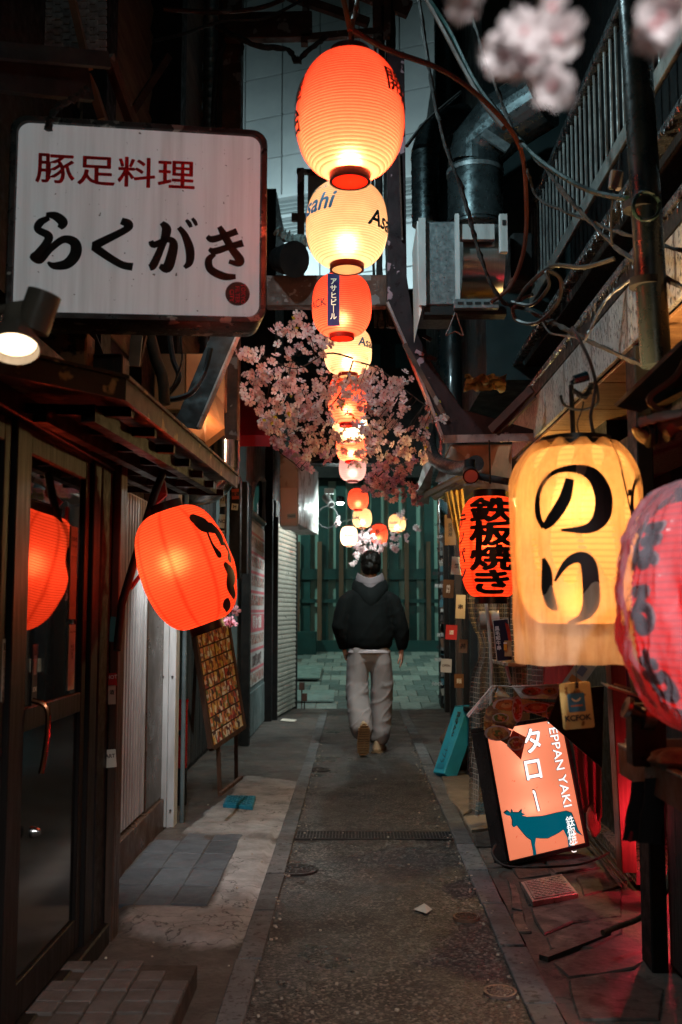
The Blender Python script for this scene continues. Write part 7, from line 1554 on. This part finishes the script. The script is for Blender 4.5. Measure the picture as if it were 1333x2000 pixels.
# trailing foot: toe on the ground, sole facing back to the camera
shoe(Matrix.Translation((-.062,-.35,.145)) @ Matrix.Rotation(R(6), 4, 'Z') @ Matrix.Rotation(R(-66), 4, 'X'))
# ================================================================== CHERRY BLOSSOM
def petalmat(name, c, v=None): return sheetmat(name, c, .5, mix=.6, bump=.1, bscale=60, vary=v)
PK1 = petalmat('peach_petal', (.95,.82,.80), (.85,.5,.5)); PK2 = petalmat('pink_petal', (.9,.55,.62), (.8,.36,.46)); PK3 = petalmat('white_petal', (.85,.78,.78)); CEN = flat('blossom_heart', (.5,.12,.14), .6); YLF = petalmat('yellow_leaf', (.6,.42,.03))
TWIG = grime('twig_bark', (.05,.03,.022), (.025,.016,.012), 30, .7, bump=.5)
def blossom_mesh(mat, seed, size=.029, double=False):
    r = random.Random(seed); b = MB()
    for lay in range(2 if double else 1):
        for k in range(5):
            a = (k+.5*lay)/5*6.283+r.uniform(-.12,.12); ca, sa = math.cos(a), math.sin(a); cup = r.uniform(.15,.55)+.5*lay; s = size*(1-.2*lay)*r.uniform(.9,1.1)
            pts = [(0,0,0),(.42,-.27,.10),(.78,-.36,.32),(1.0,-.17,.5),(.9,0,.42),(1.0,.17,.5),(.78,.36,.32),(.42,.27,.10),(.5,0,.02)]
            v = [Vector((ca*x*s-sa*y*s, sa*x*s+ca*y*s, z*cup*s)) for x, y, z in pts]; b.add(v, [(0,1,8),(1,2,8),(2,3,4,8),(4,5,6,8),(6,7,8),(7,0,8)])
    b.m(1); b.lathe([(.001,.15*size),(.12*size,.2*size),(.14*size,.02)]if False else [(.16*size,.02*size),(.12*size,.2*size),(.001,.22*size)], 6)
    me = b.build('blossom', [mat, CEN], None, local=True, smooth=False); m = me.data; bpy.data.objects.remove(me); return m
BM1 = [blossom_mesh(PK1, k) for k in range(3)]; BM2 = [blossom_mesh(PK2, k+5) for k in range(3)]
def branch(name, label, pts, clusters, meshes, Y, nfl, seed, spread=.06, leaf=0, size=1.0, twigr=.006, group=None):
    """pts: branch polyline in photo points; clusters: (px, py, radius_px, weight)"""
    r = random.Random(seed); t = thing(name, label, 'cherry branch', P(pts[0][0], pts[0][1], Y), group=group)
    w = crom([tuple(P(p[0], p[1], p[2] if len(p) > 2 else Y)) for p in pts], 5); g = MB(); n_ = len(w)
    g.tube(w, [twigr*(1-.7*i/n_) for i in range(n_)], 6, wob=.1); g.build('bough', TWIG, t, smooth=True)
    tw = MB(); tot = sum(c[3] for c in clusters); W3 = [Vector(p) for p in w]
    for (px, py, rad, wt) in clusters:
        c = P(px, py, Y+r.uniform(-.2,.2)); near = min(W3, key=lambda q: (q-c).length)
        mid = near.lerp(c, .5)+Vector((r.uniform(-.02,.02), 0, r.uniform(-.02,.04))); tw.tube([near, mid, c], [twigr*.5, twigr*.4, twigr*.25], 5)
        R3 = rad/F*Y
        for k in range(max(1, int(nfl*wt/tot))):
            a = r.uniform(0, 6.283); q = r.random()**.6*R3*1.2; p = c+Vector((math.cos(a)*q, r.uniform(-.6,.6)*max(R3, .05), math.sin(a)*q*.85))
            nb = c.lerp(p, .3); tw.tube([nb, nb.lerp(p, .6)+Vector((0,0,.008)), p], twigr*.13, 3, cap=False)
            o = bpy.data.objects.new('blossom', r.choice(meshes)); COL.objects.link(o); s = size*r.uniform(.8,1.2)
            face = Vector((r.uniform(-.9,.9), -r.uniform(.1,1.0), r.uniform(-.9,.5))); o.rotation_mode = 'QUATERNION'
            o.location = p; o.rotation_quaternion = face.to_track_quat('Z', 'Y'); o.scale = (s, s, s); adopt(o, t)
    tw.build('twigs', TWIG, t, kind='stuff')
    for k in range(leaf):
        px, py, rad, wt = r.choice(clusters); p = P(px+r.uniform(-rad, rad), py+r.uniform(-rad, rad), Y-.03); L = .028
        g = MB(); d = Vector((r.uniform(-1,1), 0, r.uniform(-1,.3))).normalized(); s_ = Vector((-d.z, .3, d.x))*L*.35; g.add([p, p+d*L*.5+s_, p+d*L*1.1, p+d*L*.5-s_, p+d*L*.5+Vector((0,.006,0))], [(0,1,4),(1,2,4),(2,3,4),(3,0,4)]); g.build('leaf', YLF, t)
    return t
branch('cherry_branch', 'peach blossom branch reaching left from the lanterns towards the big sign', [(690,700,6.0),(640,690),(580,720),(520,700),(465,690)],
  [(545,655,22,3),(510,700,26,4),(480,690,14,2),(500,745,28,5),(545,735,26,5),(575,700,30,5),(600,650,26,3),(590,625,22,3),(620,670,26,4),(565,765,30,6),(520,790,28,6),(490,770,16,2),(540,820,30,5),(600,790,35,7)], BM1, 5.9, 205, 1, leaf=10)
branch('cherry_branch', 'dense middle blossom branch wrapping the red and cream lanterns', [(690,705,6.0),(670,760),(640,800),(600,830),(560,850)],
  [(640,700,28,4),(670,690,28,4),(690,720,30,5),(650,750,34,6),(620,790,34,6),(585,800,30,5),(560,850,28,5),(600,850,32,5),(640,840,30,4),(620,880,22,3),(660,870,22,2),(680,790,24,2),(530,840,26,4)], BM1, 6.4, 225, 2, leaf=6)
branch('cherry_branch', 'right hand peach blossom branch hanging beside the curved steel post', [(690,705,6.2),(740,720),(790,760),(830,790),(862,800)],
  [(700,760,26,3),(725,740,26,4),(745,770,26,4),(770,760,24,4),(785,800,20,2),(735,810,28,4),(760,840,26,4),(715,850,28,4),(740,870,24,3),(790,850,18,2),(820,860,18,2),(840,820,20,3),(850,790,16,2),(700,890,24,2),(800,885,18,2),(828,890,14,1),(770,885,20,2),(862,815,12,1),(790,740,14,1)], BM1, 6.2, 240, 3, leaf=5)
branch('cherry_branch', 'magenta pink blossom sprig trailing down left of the lantern row', [(560,860,7.2),(545,880),(575,905),(590,920)],
  [(545,870,12,2),(560,885,10,2),(580,870,12,2),(590,900,12,3),(600,915,8,1),(630,880,12,2),(640,895,10,1)], BM2, 7.0, 70, 4, size=.9)
branch('cherry_branch', 'deep pink blossom spray under the lanterns on the right', [(715,960,7.6),(740,930),(770,910),(800,925),(815,960)],
  [(735,930,20,4),(755,915,20,4),(770,945,22,4),(790,920,18,3),(800,900,12,2),(745,955,20,3),(720,950,14,2),(805,955,12,2),(815,975,12,2),(760,900,16,2),(780,970,14,2)], BM2, 7.5, 190, 5, size=.85)
branch('cherry_branch', 'sparse strings of pale blossom hanging among the smallest lanterns', [(700,1010,12.5),(720,1050),(760,1030),(800,1040)],
  [(715,1040,14,2),(720,1062,18,4),(740,1065,12,2),(700,1070,10,2),(695,1085,6,1),(692,1100,5,1),(770,1050,10,2),(772,1068,8,2),(800,1050,8,1),(815,1030,6,1),(660,1020,8,1),(790,1005,10,1)], BM1, 12.3, 90, 6, size=1.3)
branch('cherry_branch', 'few pink flowers poking out beside the crooked orange lantern', [(440,1130,5.0),(450,1170),(452,1210)],
  [(452,1165,6,1),(455,1195,6,1),(453,1212,8,2)], BM2, 5.0, 9, 7, size=.9)
# blossoms close to the lens
BMW = [blossom_mesh(PK3, k+50, .016, True) for k in range(3)]
def near_spray(label, cl, Y, seed, n):
    r = random.Random(seed); t = thing('near_blossom', label, 'blossom', P(cl[0][0], cl[0][1], Y)); pts = [P(c[0], c[1], Y) for c in cl]
    g = MB(); g.tube([P(cl[0][0]+5, -80, Y), pts[0]]+pts[1:2], .0012, 5); g.build('stalk', TWIG, t)
    for c in cl:
        for k in range(n):
            p = P(c[0]+r.uniform(-c[2], c[2]), c[1]+r.uniform(-c[2], c[2]), Y+r.uniform(-.01,.01)); o = bpy.data.objects.new('blossom', r.choice(BMW)); COL.objects.link(o); o.location = p
            o.rotation_mode = 'QUATERNION'; o.rotation_quaternion = Vector((r.uniform(-1,1), -.8, r.uniform(-1,.6))).to_track_quat('Z','Y'); s = r.uniform(.8,1.1); o.scale = (s,s,s); adopt(o, t)
near_spray('large blurred white blossom cluster hanging close at the upper right', [(1055,35,28),(1010,60,18),(1085,85,22),(1035,130,18),(1080,175,14),(985,110,10)], .62, 21, 2)
near_spray('blurred blossom cut by the top right corner', [(1300,20,22),(1275,62,12)], .6, 22, 2)
near_spray('blurred pinkish petals at the top edge', [(905,-4,8)], .6, 23, 1)
# ================================================================== REMAINING LAMPS
street_lamp('street_lamp', 'street lamp round the corner lighting the slatted wall from the left', (-3.2, 15.5, 0), 4.6, 380, (.68,1,.88), (0, 18.9, 1.2), 130)
street_lamp('street_lamp', 'street lamp round the corner lighting the slatted wall from the right', (3.4, 15.3, 0), 4.6, 300, (.68,1,.88), (.5, 18.0, .8), 130)
street_lamp('tower_lamp', 'tall lamp behind the slatted wall lighting the tiled tower', (-5, 21, 0), 10, 7500, (.72,.95,1), (-1, 26.5, 14), 150)
def flood(label, loc, target, power, color, spot, face=True, r=.05):
    t = thing('floodlight', label, 'lamp', loc); rot = aim(loc, target); M = rot.to_matrix()
    b = MB(); b.lathe([(r*.5,.05),(r*1.1,.03),(r*1.2,-.01),(r,-.01)], 20); b.v = [M @ v for v in b.v]; b.build('shade', BLACK, t, local=True, smooth=True)
    b = MB(); b.lathe([(.001,-.004),(r,-.004)], 20); b.v = [M @ v for v in b.v]; b.build('lens', glow('flood_lens', color, 12), t, local=True)
    b = MB(); b.tube([(0,0,.03),(0,.02,.25)], .008, 6); b.build('bracket', BLACK, t, local=True)
    lamp('flood_light', tuple(M @ Vector((0,0,-.03))), power, color, r, t, 'SPOT', rot, spot, local=True); return t
flood('white floodlight glinting through the blossoms behind the lantern row', P(720, 806, 8.2), (-.75, 10.6, .9), 150, (.85,1,.97), 130)
flood('white floodlight glinting among the deep pink blossoms', P(762, 958, 12.0), (-1.0, 12.2, 1.6), 160, (.85,1,.97), 100)
flood('cool floodlight high on the left wall behind the big sign aimed across at the gutters', (-1.0, 3.9, 4.7), (1.0, 5.0, 3.3), 200, (.62,.92,1), 112, r=.06)
flood('added pale floodlight out of view behind the viewer brightening the nearest blossoms', (.5, -.7, 3.0), (.3, .62, 1.72), 330, (1,.97,.97), 46, r=.06)  # added fill, out of view, to brighten the near blossoms
flood('added dim pale fill lamp out of view behind the viewer', (-.2, -1.5, 2.6), (.1, 3.0, 1.6), 16, (1,.95,.9), 150, r=.08)  # unseen lamp added as weak general fill

def bulb(label, loc, power, color, r=.025, up=.12):
    t = thing('light_bulb', label, 'bulb', loc); b = MB(); b.lathe([(.001,-r),(r*.7,-r*.7),(r,0),(r*.7,r*.7),(.4*r,r*1.3)], 16); b.build('glass', glow('warm_bulb_%d' % int(power), color, 6), t, local=True, smooth=True)
    b = MB(); b.tube([(0,0,r*1.2),(0,0,r*2.2)], r*.5, 10); b.tube([(0,0,r*2),(0,0,up)], .003, 6); b.build('socket', BLACK, t, local=True)
    lamp('bulb_light', (0,0,-r*1.3), power, color, .03, t, local=True)
flood('warm uplight hidden behind the shoulder of the bagged lantern', P(1122, 905, 3.05), (1.12,3.2,2.3), 80, (1,.6,.26), 96, r=.03)
bulb('warm bulb under the yellow corrugated canopy', (1.02, 6.35, 1.98), 38, (1,.66,.25))
bulb('added warm fill bulb hidden behind the slanting dark tin sheet', P(408, 765, 5.45), 4, (1,.5,.22))  # hidden bulb added to warm the panels under the sign
flood('added warm white spotlight hidden behind the big sign to brighten the blossoms', P(490, 560, 4.4), P(650, 790, 6.2), 24, (1,.62,.42), 70, r=.04)  # hidden lamp added to lighten the blossoms from the near side
